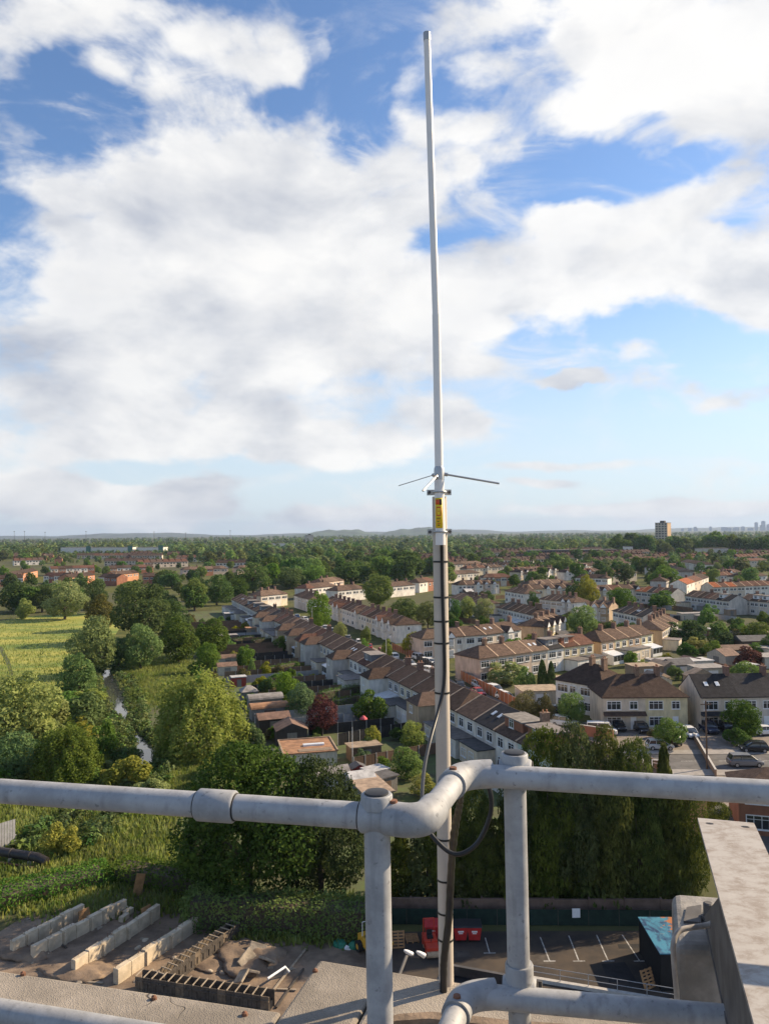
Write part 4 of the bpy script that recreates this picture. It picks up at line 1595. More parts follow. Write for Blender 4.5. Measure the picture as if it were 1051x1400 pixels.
def terrace(A, B, n, where, group, walls, roofs, d=8.0, eave=5.2, rh=2.15, L='hip', Rr='hip', lod=1, feats=None, frontage='rear', breaks=(), seed=1, chim=.6, verge=True, plane=None):
    """A, B: world points of the visible eave line ends, left to right seen from the street side that faces the camera"""
    global n_row
    n_row = n
    rr = random.Random(seed)
    A, B = Vector((A[0], A[1], 0)), Vector((B[0], B[1], 0))
    u = (B - A)
    ln = u.length
    u.normalize()
    rz = math.atan2(u.y, u.x)
    w = ln / n
    for i in range(n):
        wl = walls[i % len(walls)] if len(walls) == n else rr.choice(walls)
        rf = roofs[i % len(roofs)] if len(roofs) == n else rr.choice(roofs)
        fe = (feats or {}).get(i, ())
        if fe == () and feats and '*' in feats:
            fe = rr.choice(feats['*'])
        first, last = i == 0 or i in breaks, i == n - 1 or (i + 1) in breaks
        hl, hr = first and L == 'hip', last and Rr == 'hip'
        bits = []
        for key, txt in (('dormer_brick', 'red dormer'), ('dormer_grey', 'grey dormer'), ('dormer_white', 'white dormer'), ('ext', 'flat rear extension'), ('wing', 'two-storey rear wing'), ('conservatory', 'lean-to conservatory'), ('skylight', 'roof windows'), ('bay', 'gabled bay'), ('canopy', 'porch roof')):
            if key in fe:
                bits.append(txt)
        lab = f"{wl} house with {rf} {'hipped ' if hl or hr else ''}roof{(', ' + bits[0]) if bits else ''} {where}"
        if len(lab.split()) > 16:
            lab = f"{wl} {rf}-roofed house{(', ' + bits[0]) if bits else ''} {where}"
        house(A + u * (i * w), rz, w, d, eave, rh, wl, rf, lab, group, hl, hr, first and L == 'gable', last and Rr == 'gable', lod, 1 if rr.random() < chim else 0, verge, fe, frontage, rr)


def ev(px, py, z=5.2):
    p = at(px, py, z)
    return (p.x, p.y)


# the long terrace left of the mast, seen from its gardens
f1 = {'*': [('ext',), ('ext',), ('wing',), (), ('ext', 'skylight'), ('conservatory',), ('ext', 'dormer_grey')]}
T1 = 236.0
nT = 40
a_, b_ = st(T1, 0), st(-2, 0)
f1.update({39: ('ext', 'dormer_brick'), 38: ('dormer_brick',), 37: ('ext', 'skylight'), 36: ('ext',), 35: ('ext',), 34: ('wing',), 33: ('ext',), 32: ('ext',), 31: ('conservatory',), 30: ('wing',), 29: (), 28: (), 27: (), 26: ('wing', 'skylight'), 25: ('conservatory',), 24: ('ext',)})
terrace(a_, b_, nT, 'in the long row backing onto the sheds', 'long terrace with its gardens towards the river', ['white' if i % 3 == 0 else ('grey' if i % 3 == 1 else 'cream') for i in range(38)] + ['white', 'mint'],
        ['dark brown' if (i * 7) % 5 == 0 else ('red-brown' if (i * 5) % 7 == 0 else ('slate' if i in (12, 37) else 'brown')) for i in range(nT)], feats=f1, lod=0, breaks=(8, 17, 36), L='gable', Rr='hip', seed=4, chim=.22)
# one more pair of the row, behind the conifers
terrace(st(-6, 0), st(-20, 0), 2, 'half hidden behind the conifer screen', 'houses behind the conifers', ['white', 'orange brick'], ['brown', 'brown'], L='gable', Rr='gable', seed=5)
# the row across the street
terrace(ev(441, 823), ev(541, 855), 15, 'facing the long street', 'terrace across the long street', ['white', 'cream', 'beige', 'white'], ['brown', 'dark brown', 'dark brown', 'red-brown'], lod=1, feats={'*': [('bay',), ('bay',), ()], 14: ('bay', 'endwin')}, L='gable', Rr='hip', seed=8, breaks=(7,))
# right of the mast
terrace(ev(577, 874), ev(663, 868), 3, 'behind the mast on the side road', 'terrace behind the mast', ['pink', 'white', 'white'], ['tan', 'brown', 'brown'], lod=1, L='hip', Rr='party', feats={1: ('bay',), 2: ('full',)}, frontage='front', seed=9)
terrace(ev(663, 868), ev(712, 861), 2, 'with a gabled end on the side road', 'terrace behind the mast', ['beige', 'white'], ['brown', 'brown'], lod=0, L='party', Rr='gable', feats={0: ('full', 'skylight'), 1: ('bay',)}, frontage='front', seed=10)
terrace(ev(655, 901), ev(748, 888.5), 4, 'above the tall brown fence', 'pinkish terrace above the brown fence', ['pink', 'pink', 'pink', 'beige'], ['brown', 'brown', 'tan', 'tan'], lod=0, L='hip', Rr='party', feats={3: ('skylight', 'full'), 0: ('full',), 1: ('full',), 2: ('full',)}, seed=11)
terrace(ev(748, 888.5), ev(811, 879.5), 3, 'between the pinkish and the tan terraces', 'pale terrace with loft dormers', ['white', 'yellow', 'yellow'], ['slate', 'red-brown', 'red-brown'], lod=0, L='party', Rr='gable', feats={0: ('dormer_grey', 'full'), 1: ('dormer_brick', 'ext'), 2: ('ext',)}, seed=12)
terrace(ev(821, 878), ev(892, 866), 4, 'in the short row with a tan hip end', 'tan terrace', ['tan', 'yellow', 'tan', 'yellow'], ['brown', 'brown', 'brown', 'brown'], lod=0, L='hip', Rr='gable', feats={0: ('conservatory',), 1: ('ext',), 2: ('ext',), 3: ('conservatory',)}, seed=13, chim=1)
terrace(ev(904.5, 862), ev(926, 849), 5, 'in the brown row turned to the sun', 'brown row turned to the sun', ['tan', 'yellow', 'white', 'white', 'yellow'], ['brown'] * 5, lod=0, L='hip', Rr='gable', feats={'*': [('ext',), ('ext',), ()]}, seed=14, chim=1)
terrace(ev(743, 857.6), ev(773, 848), 4, 'in the gabled row beside the bright green tree', 'gabled row beside the bright green tree', ['tan', 'yellow', 'white', 'white'], ['brown'] * 4, lod=1, L='hip', Rr='gable', feats={'*': [('bay',)]}, seed=15, chim=1)
terrace(ev(837, 835), ev(878, 843.5), 5, 'in the white row under the roof windows', 'white row under the roof windows', ['white', 'grey', 'white', 'white', 'grey'], ['slate', 'slate', 'brown', 'slate', 'slate'], lod=1, L='hip', Rr='gable', feats={3: ('skylight',), '*': [('bay',), ()]}, seed=16)
terrace(ev(796, 829), ev(832, 831), 3, 'with white gables behind the bright green tree', 'white gabled houses', ['white', 'white', 'tan'], ['dark brown', 'brown', 'brown'], lod=1, feats={'*': [('bay',)]}, seed=17, Rr='gable')
terrace(ev(737, 819), ev(784, 824), 6, 'in the dark-roofed row past the chimneys', 'dark-roofed row past the chimneys', ['grey', 'beige', 'white'], ['dark brown', 'brown'], lod=1, seed=18, feats={'*': [('bay',), ()]})
terrace(ev(679, 830), ev(727, 841), 6, 'in the shaded row with white extensions', 'shaded row with white extensions', ['grey', 'white', 'beige'], ['dark brown', 'dark brown', 'slate'], lod=1, seed=19, feats={'*': [('conservatory',), (), ('ext',)]}, L='hip', Rr='hip')
terrace(ev(614, 817), ev(655, 826), 5, 'in the dark row just right of the mast', 'dark row right of the mast', ['grey', 'beige'], ['dark brown', 'brown'], lod=1, seed=20)
terrace(ev(626, 800), ev(682, 798), 5, 'in the bright row with bays', 'bright row with bays', ['white', 'white', 'beige', 'pink'], ['brown', 'dark brown'], lod=1, seed=21, feats={'*': [('bay',), ()]}, chim=1)
terrace(ev(723, 800), ev(778, 797), 5, 'in the tan-roofed row with white fronts', 'tan-roofed row with white fronts', ['white', 'white', 'cream'], ['tan', 'brown'], lod=1, seed=22)
terrace(ev(690, 808), ev(716, 812), 3, 'in the small row between the bright rows', 'small row between the bright rows', ['grey', 'white'], ['brown', 'dark brown'], lod=1, seed=23)
terrace(ev(868, 808), ev(917, 812), 6, 'in the row with bright orange roofs', 'orange-roofed row', ['beige', 'grey', 'beige', 'grey', 'beige', 'grey'], ['orange', 'orange', 'slate', 'red-brown', 'brown', 'dark brown'], lod=1, seed=24, Rr='gable')
terrace(ev(936, 814.5), ev(996, 822), 7, 'in the grey row beyond the garages', 'grey row beyond the garages', ['white', 'grey', 'grey', 'grey', 'grey', 'grey', 'grey'], ['dark brown', 'brown', 'dark brown', 'red-brown', 'brown', 'slate', 'slate'], lod=1, seed=25, feats={0: ('ext',), 5: ('dormer_white',)}, L='gable', Rr='gable', chim=.3)
terrace(ev(1012, 820), ev(1075, 826), 5, 'in the brown row beyond the timber carport', 'brown row beyond the timber carport', ['grey', 'beige'], ['brown', 'dark brown', 'brown'], lod=1, seed=26, feats={1: ('dormer_white',), 2: ('dormer_white',)}, L='gable', Rr='gable', chim=.3)
terrace(ev(974, 803), ev(1060, 800), 8, 'in the red-brown row with verges', 'red-brown row with verges', ['white', 'beige'], ['red-brown', 'brown', 'orange', 'red-brown'], lod=1, seed=27, L='gable', Rr='gable')
terrace(ev(938, 799), ev(968, 789), 3, 'with orange roofs turned to the sun', 'orange houses turned to the sun', ['white', 'beige', 'white'], ['orange', 'red-brown', 'dark brown'], lod=1, seed=28, L='gable', Rr='gable')
terrace(ev(962, 785), ev(980, 785), 1, 'standing alone with a red pyramid top', 'lone red-roofed house', ['white'], ['orange'], lod=1, seed=29, d=9)
terrace(ev(984, 787), ev(1004, 786), 2, 'next to the lone red pyramid roof', 'houses by the red pyramid roof', ['white', 'beige'], ['red-brown', 'red-brown'], lod=1, seed=30)
terrace(ev(1010, 789), ev(1048, 787), 3, 'in the pale pair past the red pyramid roof', 'pale houses past the red pyramid roof', ['white', 'yellow', 'white'], ['dark brown', 'slate', 'brown'], lod=1, seed=31)
# semi-detached houses on the cross road
S1a, S1b = ev(824, 954), ev(939, 953)
terrace(S1a, S1b, 2, 'on the cross road behind the silver hatchback', 'semi-detached pair on the cross road', ['beige', 'yellow'], ['dark brown', 'dark brown'], lod=0, frontage='front', feats={0: ('full', 'canopy'), 1: ('full',)}, seed=32, chim=1, verge=False, d=8.5, rh=3.0)
terrace(ev(759, 929), ev(823, 940), 2, 'in the white pair behind the deep green tree', 'white semi-detached pair', ['white', 'white'], ['dark brown', 'dark brown'], lod=0, frontage='front', feats={}, seed=33, chim=1, verge=False, d=8.5, rh=3.0)
terrace(ev(957, 954), (74.5, S1b[1]), 4, 'with slate roof past the path by the driveways', 'slate-roofed pair on the cross road', ['beige', 'grey', 'beige', 'grey'], ['slate', 'slate', 'slate', 'slate'], lod=0, frontage='front', feats={0: ('full', 'skylight', 'canopy'), 1: ('full',)}, seed=34, chim=1, verge=False, L='gable', d=8.5, rh=3.0)
# corner houses on the near side of the cross road
terrace((36.8, 81.5), (51.8, 77.0), 2, 'beside the steel arm on the near side of the cross road', 'red-brick corner pair', ['brick', 'white'], ['brown', 'brown'], lod=0, frontage='front', feats={}, seed=35, chim=0, verge=False, L='hip', Rr='hip', eave=3.9, rh=2.2)
terrace((29.6, 93.2), (33.0, 92.2), 1, 'with a low brown roof peeping over the conifers', 'low house over the conifers', ['beige'], ['brown'], lod=0, seed=36, chim=0, verge=False, eave=2.7, rh=1.7, d=4)
# white-fronted houses beyond the long street
for (x0, y0, x1, y1, n, wl, rf, sd, wh) in [
    (462, 808, 500, 804.5, 4, ['white'], ['tan', 'brown'], 41, 'in the sunny white row left of the tall pale-trunked tree'),
    (533, 802.5, 567, 799.5, 4, ['white'], ['brown', 'tan'], 42, 'in the sunny white row right of the tall pale-trunked tree'),
    (573, 797, 596, 794, 2, ['white', 'brick'], ['brown', 'red-brown'], 43, 'in the little white row touching the mast'),
    (402, 814, 424, 820, 4, ['grey', 'white'], ['dark brown', 'brown'], 44, 'in the shaded row at the head of the long street'),
    (357, 815, 393, 811.5, 4, ['white', 'cream'], ['brown', 'tan'], 45, 'in the row closing the head of the long street'),
    (420, 805, 460, 801, 4, ['white', 'beige'], ['brown', 'red-brown'], 46, 'in the second row beyond the head of the long street'),
    (440, 797, 470, 793, 4, ['white', 'pink'], ['brown', 'tan'], 47, 'in the row in front of the wide dark tree'),
    (709, 782.5, 763, 779, 7, ['white', 'white', 'cream'], ['brown', 'dark brown'], 48, 'in the white gabled row before the wood'),
    (771, 775.5, 862, 770, 11, ['white', 'white', 'beige'], ['brown', 'dark brown', 'brown'], 49, 'in the longest white gabled row before the wood'),
    (612, 786, 655, 783, 5, ['white', 'beige'], ['brown', 'tan'], 50, 'in the far row with pale fronts right of the mast'),
    (660, 790, 700, 789, 5, ['white', 'orange brick', 'beige'], ['brown', 'red-brown'], 51, 'in the far row with a red roof'),
    (786, 790, 830, 791, 5, ['grey', 'white'], ['dark brown'], 52, 'in the far dark row beyond the golden tree'),
    (835, 785, 870, 783, 4, ['brick', 'white', 'beige'], ['brown', 'red-brown'], 53, 'in the far row with the round gable'),
    (905, 776, 930, 782, 5, ['grey', 'beige'], ['dark brown', 'slate'], 54, 'in the dark row behind the large light green tree'),
    (860, 765, 905, 763.5, 6, ['tan', 'beige', 'white'], ['brown', 'red-brown'], 55, 'in the flat far row below the tower block'),
    (930, 768, 960, 772, 5, ['white', 'beige'], ['dark brown', 'brown'], 56, 'in the far row above the lone red pyramid roof'),
    (985, 768, 1050, 766, 8, ['pink', 'orange brick', 'beige'], ['brown', 'red-brown'], 57, 'in the far brick row near the white hall'),
    (615, 772, 660, 770, 5, ['beige', 'orange brick'], ['brown', 'tan'], 58, 'scattered in the wood right of the mast'),
    (340, 790, 372, 788, 4, ['orange brick', 'beige'], ['brown', 'red-brown'], 59, 'in the brick row left of the wide dark tree'),
    (325, 777, 372, 775, 5, ['orange brick', 'pink'], ['tan', 'brown'], 60, 'in the tan row deep in the trees'),
    (385, 777, 425, 775, 5, ['beige', 'pink'], ['tan', 'brown'], 61, 'in the pinkish row deep in the trees'),
    (505, 768, 540, 767, 4, ['orange brick', 'beige'], ['red-brown', 'tan'], 62, 'in the reddish row deep in the trees'),
    (0, 791, 32, 790, 4, ['white', 'orange brick'], ['dark brown'], 63, 'in the brick estate at its white end'),
    (22, 786, 52, 780, 4, ['orange brick'], ['dark brown', 'brown'], 64, 'in the brick estate with orange gables'),
    (60, 787, 96, 788, 5, ['brick', 'white'], ['dark brown', 'red-brown'], 65, 'in the brick estate behind the pale willow'),
    (96, 790, 130, 786, 4, ['orange brick', 'white'], ['dark brown'], 66, 'in the brick estate with a tall orange gable'),
    (135, 789, 160, 790, 3, ['white', 'brick'], ['dark brown'], 67, 'in the brick estate with pale fronts'),
    (157, 786, 190, 783, 4, ['orange brick', 'orange brick'], ['dark brown', 'brown'], 68, 'in the brick estate by the tall dark tree'),
    (195, 788, 240, 787, 5, ['brick', 'white', 'orange brick'], ['dark brown', 'red-brown'], 69, 'in the brick estate towards the long terrace'),
    (70, 778, 130, 776, 6, ['white', 'brick'], ['dark brown', 'red-brown'], 70, 'in the back of the brick estate'),
    (150, 777, 210, 775, 6, ['white', 'orange brick', 'brick'], ['dark brown', 'red-brown'], 71, 'in the back row of the brick estate among trees'),
    (250, 779, 312, 777, 6, ['pink', 'beige', 'orange brick'], ['brown', 'tan'], 72, 'in the pinkish rows at the wood edge'),
]:
    terrace(ev(x0, y0), ev(x1, y1), n, wh, wh[3:], wl, rf, lod=2, seed=sd, L='gable' if 'estate' in wh else 'hip', Rr='gable' if 'estate' in wh else 'hip', verge=False, chim=.5, feats={'*': [('bay',), ()]} if 'gabled' in wh else None)

# tight rows filling the plain between the terraces right of the mast
HPA = []


def clear_of(pts, r):
    A_ = np.array(HPOS)
    return all(((A_[:, 0] - x) ** 2 + (A_[:, 1] - y) ** 2).min() > r * r for x, y in pts)


ir = random.Random(31)
made, tries = 0, 0
while made < 13 and tries < 3000:
    tries += 1
    px, py = ir.uniform(612, 1045), ir.uniform(772, 838)
    if 800 > py or ir.random() < .6:
        p = at(px, py)
        ang_ = ir.choice([R(20), R(24), R(-68), R(35), R(62)])
        n = ir.choice([4, 5, 6])
        u = Vector((math.cos(ang_), math.sin(ang_), 0))
        v = Vector((-u.y, u.x, 0))
        if not clear_of([((p + u * (6 * k + 3) + v * 4).x, (p + u * (6 * k + 3) + v * 4).y) for k in range(n)], 11.5):
            continue
        q = p + u * 6 * n
        terrace((p.x, p.y), (q.x, q.y), n, 'in a tight row among the chimneys', 'short rows among the chimneys', ['white', 'cream', 'beige', 'grey'], ['brown', 'dark brown', 'red-brown', 'brown'], lod=2, seed=100 + made, verge=True, feats={'*': [('bay',), ()]})
        made += 1
# ------------------------------------------------------------------ sheds, garages, fences, hedges
WOODC = {'brown': (.14, .095, .065), 'grey': (.20, .185, .165), 'red': (.27, .045, .035), 'dark': (.045, .040, .038), 'cream': (.50, .45, .36), 'tan': (.34, .25, .17)}
WOODM = {k: mat('shed_' + k, c, .85, .22, 2, .3, 12, stretch=(6, 6, .6), rnd=.12) for k, c in WOODC.items()}
SROOFC = {'brown': (.17, .105, .075), 'grey': (.24, .22, .205), 'rust': (.30, .165, .085), 'dark': (.09, .085, .085), 'pale': (.42, .41, .40), 'tan': (.30, .225, .155)}
SROOFM = {k: mat('shed_roof_' + k, c, .85, .28, 1.2, .3, 10, rnd=.12, detail=8) for k, c in SROOFC.items()}


def shed(px, py, w, d, h, rz, style, wall, roof, label, cat='shed'):
    p = at(px, py, h)
    r = empty('garage' if cat == 'garage' else 'shed', (p.x, p.y, 0), rz, label, cat)
    MB().box(-w / 2, -d / 2, 0, w / 2, d / 2, h - .02).build('wall', WOODM[wall], r)
    o = .18
    if style == 'flat':
        MB().box(-w / 2 - o, -d / 2 - o, h - .017, w / 2 + o, d / 2 + o, h + .13).build('roof', SROOFM[roof], r)
    elif style == 'gable':      # ridge along y
        mb = MB().add([(-w / 2 - o, -d / 2 - o, h - .1), (0, -d / 2 - o, h + w * .22), (w / 2 + o, -d / 2 - o, h - .1), (-w / 2 - o, d / 2 + o, h - .1), (0, d / 2 + o, h + w * .22), (w / 2 + o, d / 2 + o, h - .1)], [(0, 2, 1), (3, 4, 5), (0, 1, 4, 3), (1, 2, 5, 4), (0, 3, 5, 2)])
        mb.build('roof', SROOFM[roof], r)
        MB().add([(-w / 2, -d / 2 - o - .01, h - .1), (w / 2, -d / 2 - o - .01, h - .1), (0, -d / 2 - o - .01, h + w * .2), (-w / 2, -d / 2 - o - .002, h - .1), (w / 2, -d / 2 - o - .002, h - .1), (0, -d / 2 - o - .002, h + w * .2)], [(0, 1, 2), (3, 5, 4), (0, 3, 4, 1), (1, 4, 5, 2), (2, 5, 3, 0)]).build('gable', WOODM[wall], r)
    elif style == 'ridge':      # ridge along x
        MB().add([(-w / 2 - o, -d / 2 - o, h - .1), (w / 2 + o, -d / 2 - o, h - .1), (w / 2 + o, d / 2 + o, h - .1), (-w / 2 - o, d / 2 + o, h - .1), (-w / 2 - o, 0, h + d * .22), (w / 2 + o, 0, h + d * .22)], [(0, 3, 2, 1), (0, 1, 5, 4), (2, 3, 4, 5), (0, 4, 3), (1, 2, 5)]).build('roof', SROOFM[roof], r)
    elif style == 'arch':       # barrel of corrugated sheet along x
        vs, n = [], 8
        for x in (-w / 2 - o, w / 2 + o):
            vs += [(x, -(d / 2 + o) * math.cos(math.pi * i / n), h - .1 + d * .26 * math.sin(math.pi * i / n)) for i in range(n + 1)]
        fs = [(i, n + 1 + i, n + 2 + i, i + 1) for i in range(n)] + [tuple(range(n + 1)), tuple(range(2 * n + 1, n, -1)), (0, n, 2 * n + 1, n + 1)]
        MB().add(vs, fs).build('roof', SROOFM[roof], r)
    elif style == 'hip':
        MB().add([(-w / 2 - o, -d / 2 - o, h - .1), (w / 2 + o, -d / 2 - o, h - .1), (w / 2 + o, d / 2 + o, h - .1), (-w / 2 - o, d / 2 + o, h - .1), (-w * .1, 0, h + d * .3), (w * .1, 0, h + d * .3)], [(0, 3, 2, 1), (0, 1, 5, 4), (2, 3, 4, 5), (0, 4, 3), (1, 2, 5)]).build('roof', SROOFM[roof], r)
    MB().box(-w * .16, -d / 2 - .05, 0, w * .16, -d / 2 - .003, h * .8).build('door', M_UPVC if cat == 'garage' else WOODM['grey' if wall != 'grey' else 'brown'], r)
    return r


AS = math.atan2(N1.y, N1.x)
SHEDS = [
    (362, 953, 6.0, 3.0, 2.1, AS, 'arch', 'grey', 'grey', 'barrel-roofed grey shed beside the willow dome'),
    (367, 965, 6.2, 2.8, 2.1, AS, 'arch', 'grey', 'rust', 'barrel-roofed rusty shed in front of the grey barrel shed'),
    (373, 979, 5.0, 3.2, 2.2, AS, 'ridge', 'dark', 'brown', 'shed with low red-brown roof in front of the barrel sheds'),
    (397, 993, 4.6, 4.2, 2.4, AS - .1, 'gable', 'dark', 'brown', 'dark timber shed with a wide pitched roof'),
    (340, 943, 3.0, 3.0, 2.2, AS, 'hip', 'grey', 'grey', 'little grey hipped shed behind the barrel sheds'),
    (326, 925, 2.9, 2.2, 2.0, AS, 'flat', 'red', 'pale', 'red shed with a pale flat top'),
    (311, 898, 4.2, 3.0, 2.2, AS, 'ridge', 'cream', 'brown', 'brown-roofed allotment shed behind the willow'),
    (310, 909, 4.2, 3.0, 2.2, AS, 'ridge', 'cream', 'brown', 'white-walled shed below the brown-roofed allotment shed'),
    (345, 858, 4.0, 3.2, 2.2, AS, 'flat', 'tan', 'rust', 'rust-topped outbuilding at the far garden end'),
    (318, 838, 6.0, 4.0, 2.4, AS, 'flat', 'grey', 'pale', 'pale flat garage near the far end of the long terrace'),
    (312, 868, 5.0, 3.0, 2.2, AS, 'flat', 'brown', 'grey', 'grey flat-topped hut in the far gardens'),
    (489, 1047, 1.9, 1.6, 1.7, AS, 'gable', 'red', 'dark', 'tiny red shed beside the white flag pole'),
    (452, 1053, 4.2, 2.6, 2.0, AS, 'ridge', 'grey', 'grey', 'grey-roofed lean-to in front of the flat rusty garage'),
    (505, 1072, 3.4, 7.0, 2.2, AS, 'flat', 'grey', 'tan', 'long stone-coloured garage roof behind the handrail'),
    (492, 1060, 3.0, 3.0, 2.3, AS, 'ridge', 'grey', 'pale', 'pale grey pitched hut behind the handrail'),
    (513, 1051, 2.6, 2.2, 2.0, AS + .3, 'flat', 'grey', 'pale', 'small hut with a pale panel roof'),
    (522, 1060, 3.0, 2.4, 2.0, AS + .3, 'flat', 'grey', 'dark', 'small hut with a dark felt roof'),
    (497, 1018, 4.4, 2.6, 2.0, AS, 'flat', 'brown', 'tan', 'brown lean-to at the black fence with the pink parasol'),
    (735, 941, 7.4, 5.4, 2.5, .1, 'flat', 'cream', 'tan', 'wide tan flat garage behind the brown fence'),
    (879, 909, 6.4, 4.5, 2.5, .15, 'flat', 'tan', 'tan', 'sandy flat garage behind the semi-detached roof'),
    (905, 902, 6.0, 4.6, 2.4, .2, 'flat', 'cream', 'grey', 'grey flat garage with pale sides'),
    (926, 906, 5.5, 4.5, 2.4, .2, 'ridge', 'grey', 'dark', 'dark pitched garage in the garage cluster'),
    (948, 902, 7.0, 4.4, 2.4, .2, 'flat', 'cream', 'pale', 'long garage with a pale sheet roof'),
    (966, 911, 6.6, 4.8, 2.4, .15, 'flat', 'cream', 'grey', 'broad garage nearest the slate roof'),
    (1000, 886, 8.0, 4.0, 2.5, .1, 'ridge', 'brown', 'brown', 'long brown timber shed in the gardens'),
    (1026, 874, 8.0, 5.0, 3.0, .1, 'ridge', 'brown', 'dark', 'timber carport with a dark roof and white front edge'),
    (1048, 896, 5.0, 6.0, 2.5, .1, 'flat', 'cream', 'grey', 'grey garage beside the reddish bush'),
    (900, 928, 4.0, 3.0, 2.4, .1, 'gable', 'cream', 'dark', 'white-fronted hut behind the semi-detached chimney'),
    (950, 838, 12.0, 4.0, 2.4, .15, 'flat', 'cream', 'grey', 'long pale shed roof behind the brown row'),
    (775, 926, 4.5, 3.5, 2.4, .3, 'flat', 'tan', 'tan', 'little tan garage behind the white pair'),
]
for s_ in SHEDS:
    shed(*s_, cat='garage' if 'garage' in s_[-1] else 'shed')
# the flat rusty garage with timber and a white skylight on top
gp = at(420, 1020, 2.6)
gr_ = empty('garage', (gp.x, gp.y, 0), AS - .12, 'big flat-roofed garage with a rusty roof and a white skylight', 'garage')
MB().box(-3.6, -3.4, 0, 3.6, 3.4, 2.58).build('wall', WOODM['cream'], gr_)
rf_ = MB().box(-3.75, -3.55, 2.583, 3.75, 3.55, 2.72).build('roof', SROOFM['rust'], gr_)
for (x0, y0, x1, y1, hh) in [(-3.75, -3.55, -3.55, 3.55, .12), (3.55, -3.55, 3.75, 3.55, .12), (-3.547, 3.35, 3.547, 3.55, .12)]:
    MB().box(x0, y0, 2.722, x1, y1, 2.72 + hh).build('upstand', SROOFM['tan'], rf_)
sk_ = MB().box(-.6, -.6, 2.723, 2.3, .1, 2.95).build('skylight', M_UPVC, rf_)
MB().box(-.5, -.5, 2.952, 2.2, 0, 2.962).build('pane', mat('sky_glass', (.55, .6, .66), .1, .05, 2, spec=.9), sk_)
MB().box(-3.605, -1.4, 0.1, -3.602, -.4, 2.0).build('door', WOODM['dark'], gr_)
for k in range(4):
    MB().box(-1.5, -2.2 - k * .32, 2.724, 3.0, -2.0 - k * .32, 2.80).build('timber', WOODM['tan'], gr_)

FENCEM = {'orange': mat('fence_orange', (.33, .125, .050), .85, .2, 2, .3, 12, stretch=(8, 8, .5), rnd=.12), 'black': mat('fence_black', (.030, .028, .028), .85, .2, 2, .2, 12, rnd=.1), 'brown': mat('fence_brown', (.17, .105, .065), .85, .22, 2, .3, 12, stretch=(8, 8, .5), rnd=.15), 'grey': mat('fence_grey', (.30, .30, .31), .85, .12, 2, .3, 12, rnd=.08)}
M_POST = mat('concrete_post', (.42, .40, .37), .9, .12, 3)


def fence(p, q, h, colr, label, group=None, step=1.83, posts=True):
    p, q = Vector((p.x, p.y, 0)), Vector((q.x, q.y, 0))
    d = q - p
    n = max(1, round(d.length / step))
    w = d.length / n
    r = empty('fence', p, math.atan2(d.y, d.x), label, 'fence', group)

    def pm():
        mb = MB()
        k = 6
        for i in range(k):
            mb.box(.05 + (w - .1) * i / k + .006, -.02 + .008 * (i % 2), .06, .05 + (w - .1) * (i + 1) / k - .006, .02 + .008 * (i % 2), h)
        mb.box(.045, -.035, h + .002, w - .045, .035, h + .04)
        mb.box(.045, .03, h * .5, w - .045, .055, h * .5 + .07)
        return mb.mesh('panel')
    me = cached(('fp', round(w, 2), h), pm)
    po = cached(('fpost', h), lambda: MB().box(-.045, -.05, 0, .045, .05, h + .1).mesh('post'))
    for i in range(n):
        put('panel', me, FENCEM[colr], r, (i * w, 0, 0))
    if posts:
        for i in range(n + 1):
            put('post', po, M_POST, r, (i * w, 0, 0))
    return r


fence(at(628, 916, 1.9), at(706, 955, 1.9), 1.9, 'orange', 'tall orange-brown panel fence beside the parked white cars')
fence(at(566, 901), at(596, 918), 1.5, 'black', 'black railing-like fence at the corner beside the mast')
fence(at(536, 888), at(566, 900), 1.7, 'orange', 'orange-brown fence behind the yellow-green street tree')
fence(at(462, 1020), at(575, 1000), 1.8, 'black', 'black panel fence with pale posts behind the flag pole')
fence(at(470, 992), at(575, 962), 1.7, 'grey', 'grey garden wall fence below the purple tree')
fence(at(484, 1052), at(600, 1030), 1.6, 'brown', 'brown fence between the flag pole and the mast')
fence(at(318, 1000), at(372, 1085), 1.7, 'brown', 'brown fence along the garden ends by the willow')
fence(at(372, 1040), at(384, 1075), 1.8, 'grey', 'short grey fence beside the flat rusty garage')
fr_ = random.Random(3)
for i in range(27):
    u = 36 + i * 5.95
    c_ = ['brown', 'black', 'brown', 'brown', 'grey'][fr_.randrange(5)]
    fence(st(u, -4.7), st(u + fr_.uniform(-.6, .6), -fr_.uniform(18, 27)), 1.6, c_, f'{c_} garden fence running out from the long terrace', f'{c_} fences between the terrace gardens', step=2.4 if u < 110 else 3.6, posts=u < 110)

# hedges
def hedge_mesh(seed, ln, wd, hg, n, size):
    rng = np.random.default_rng(seed)
    area = np.array([ln * wd, ln * hg, ln * hg, wd * hg, wd * hg])
    idx = rng.choice(5, n, p=area / area.sum())
    a, b = rng.uniform(-.5, .5, n), rng.uniform(-.5, .5, n)
    P = np.zeros((n, 3))
    D_ = np.zeros((n, 3))
    for k, (nx, ny, nz) in enumerate([(0, 0, 1), (0, -1, 0), (0, 1, 0), (1, 0, 0), (-1, 0, 0)]):
        m_ = idx == k
        if nz:
            P[m_] = np.stack([a[m_] * ln, b[m_] * wd, np.full(m_.sum(), hg)], 1)
        elif ny:
            P[m_] = np.stack([a[m_] * ln, np.full(m_.sum(), ny * wd / 2), (b[m_] + .5) * hg], 1)
        else:
            P[m_] = np.stack([np.full(m_.sum(), nx * ln / 2), a[m_] * wd, (b[m_] + .5) * hg], 1)
        D_[m_] = (nx, ny, nz)
    P += rng.normal(0, .06 * min(hg, 2), (n, 3)) + (np.sin(P[:, :1] * 1.7) * .08 + np.sin(P[:, :1] * 4.1) * .05) * hg * .5 * D_
    P[:, 2] = np.maximum(P[:, 2], .03)
    return quads_mesh('foliage', leaf_quads(P, D_ + np.array([0, 0, .2]), size, rng))


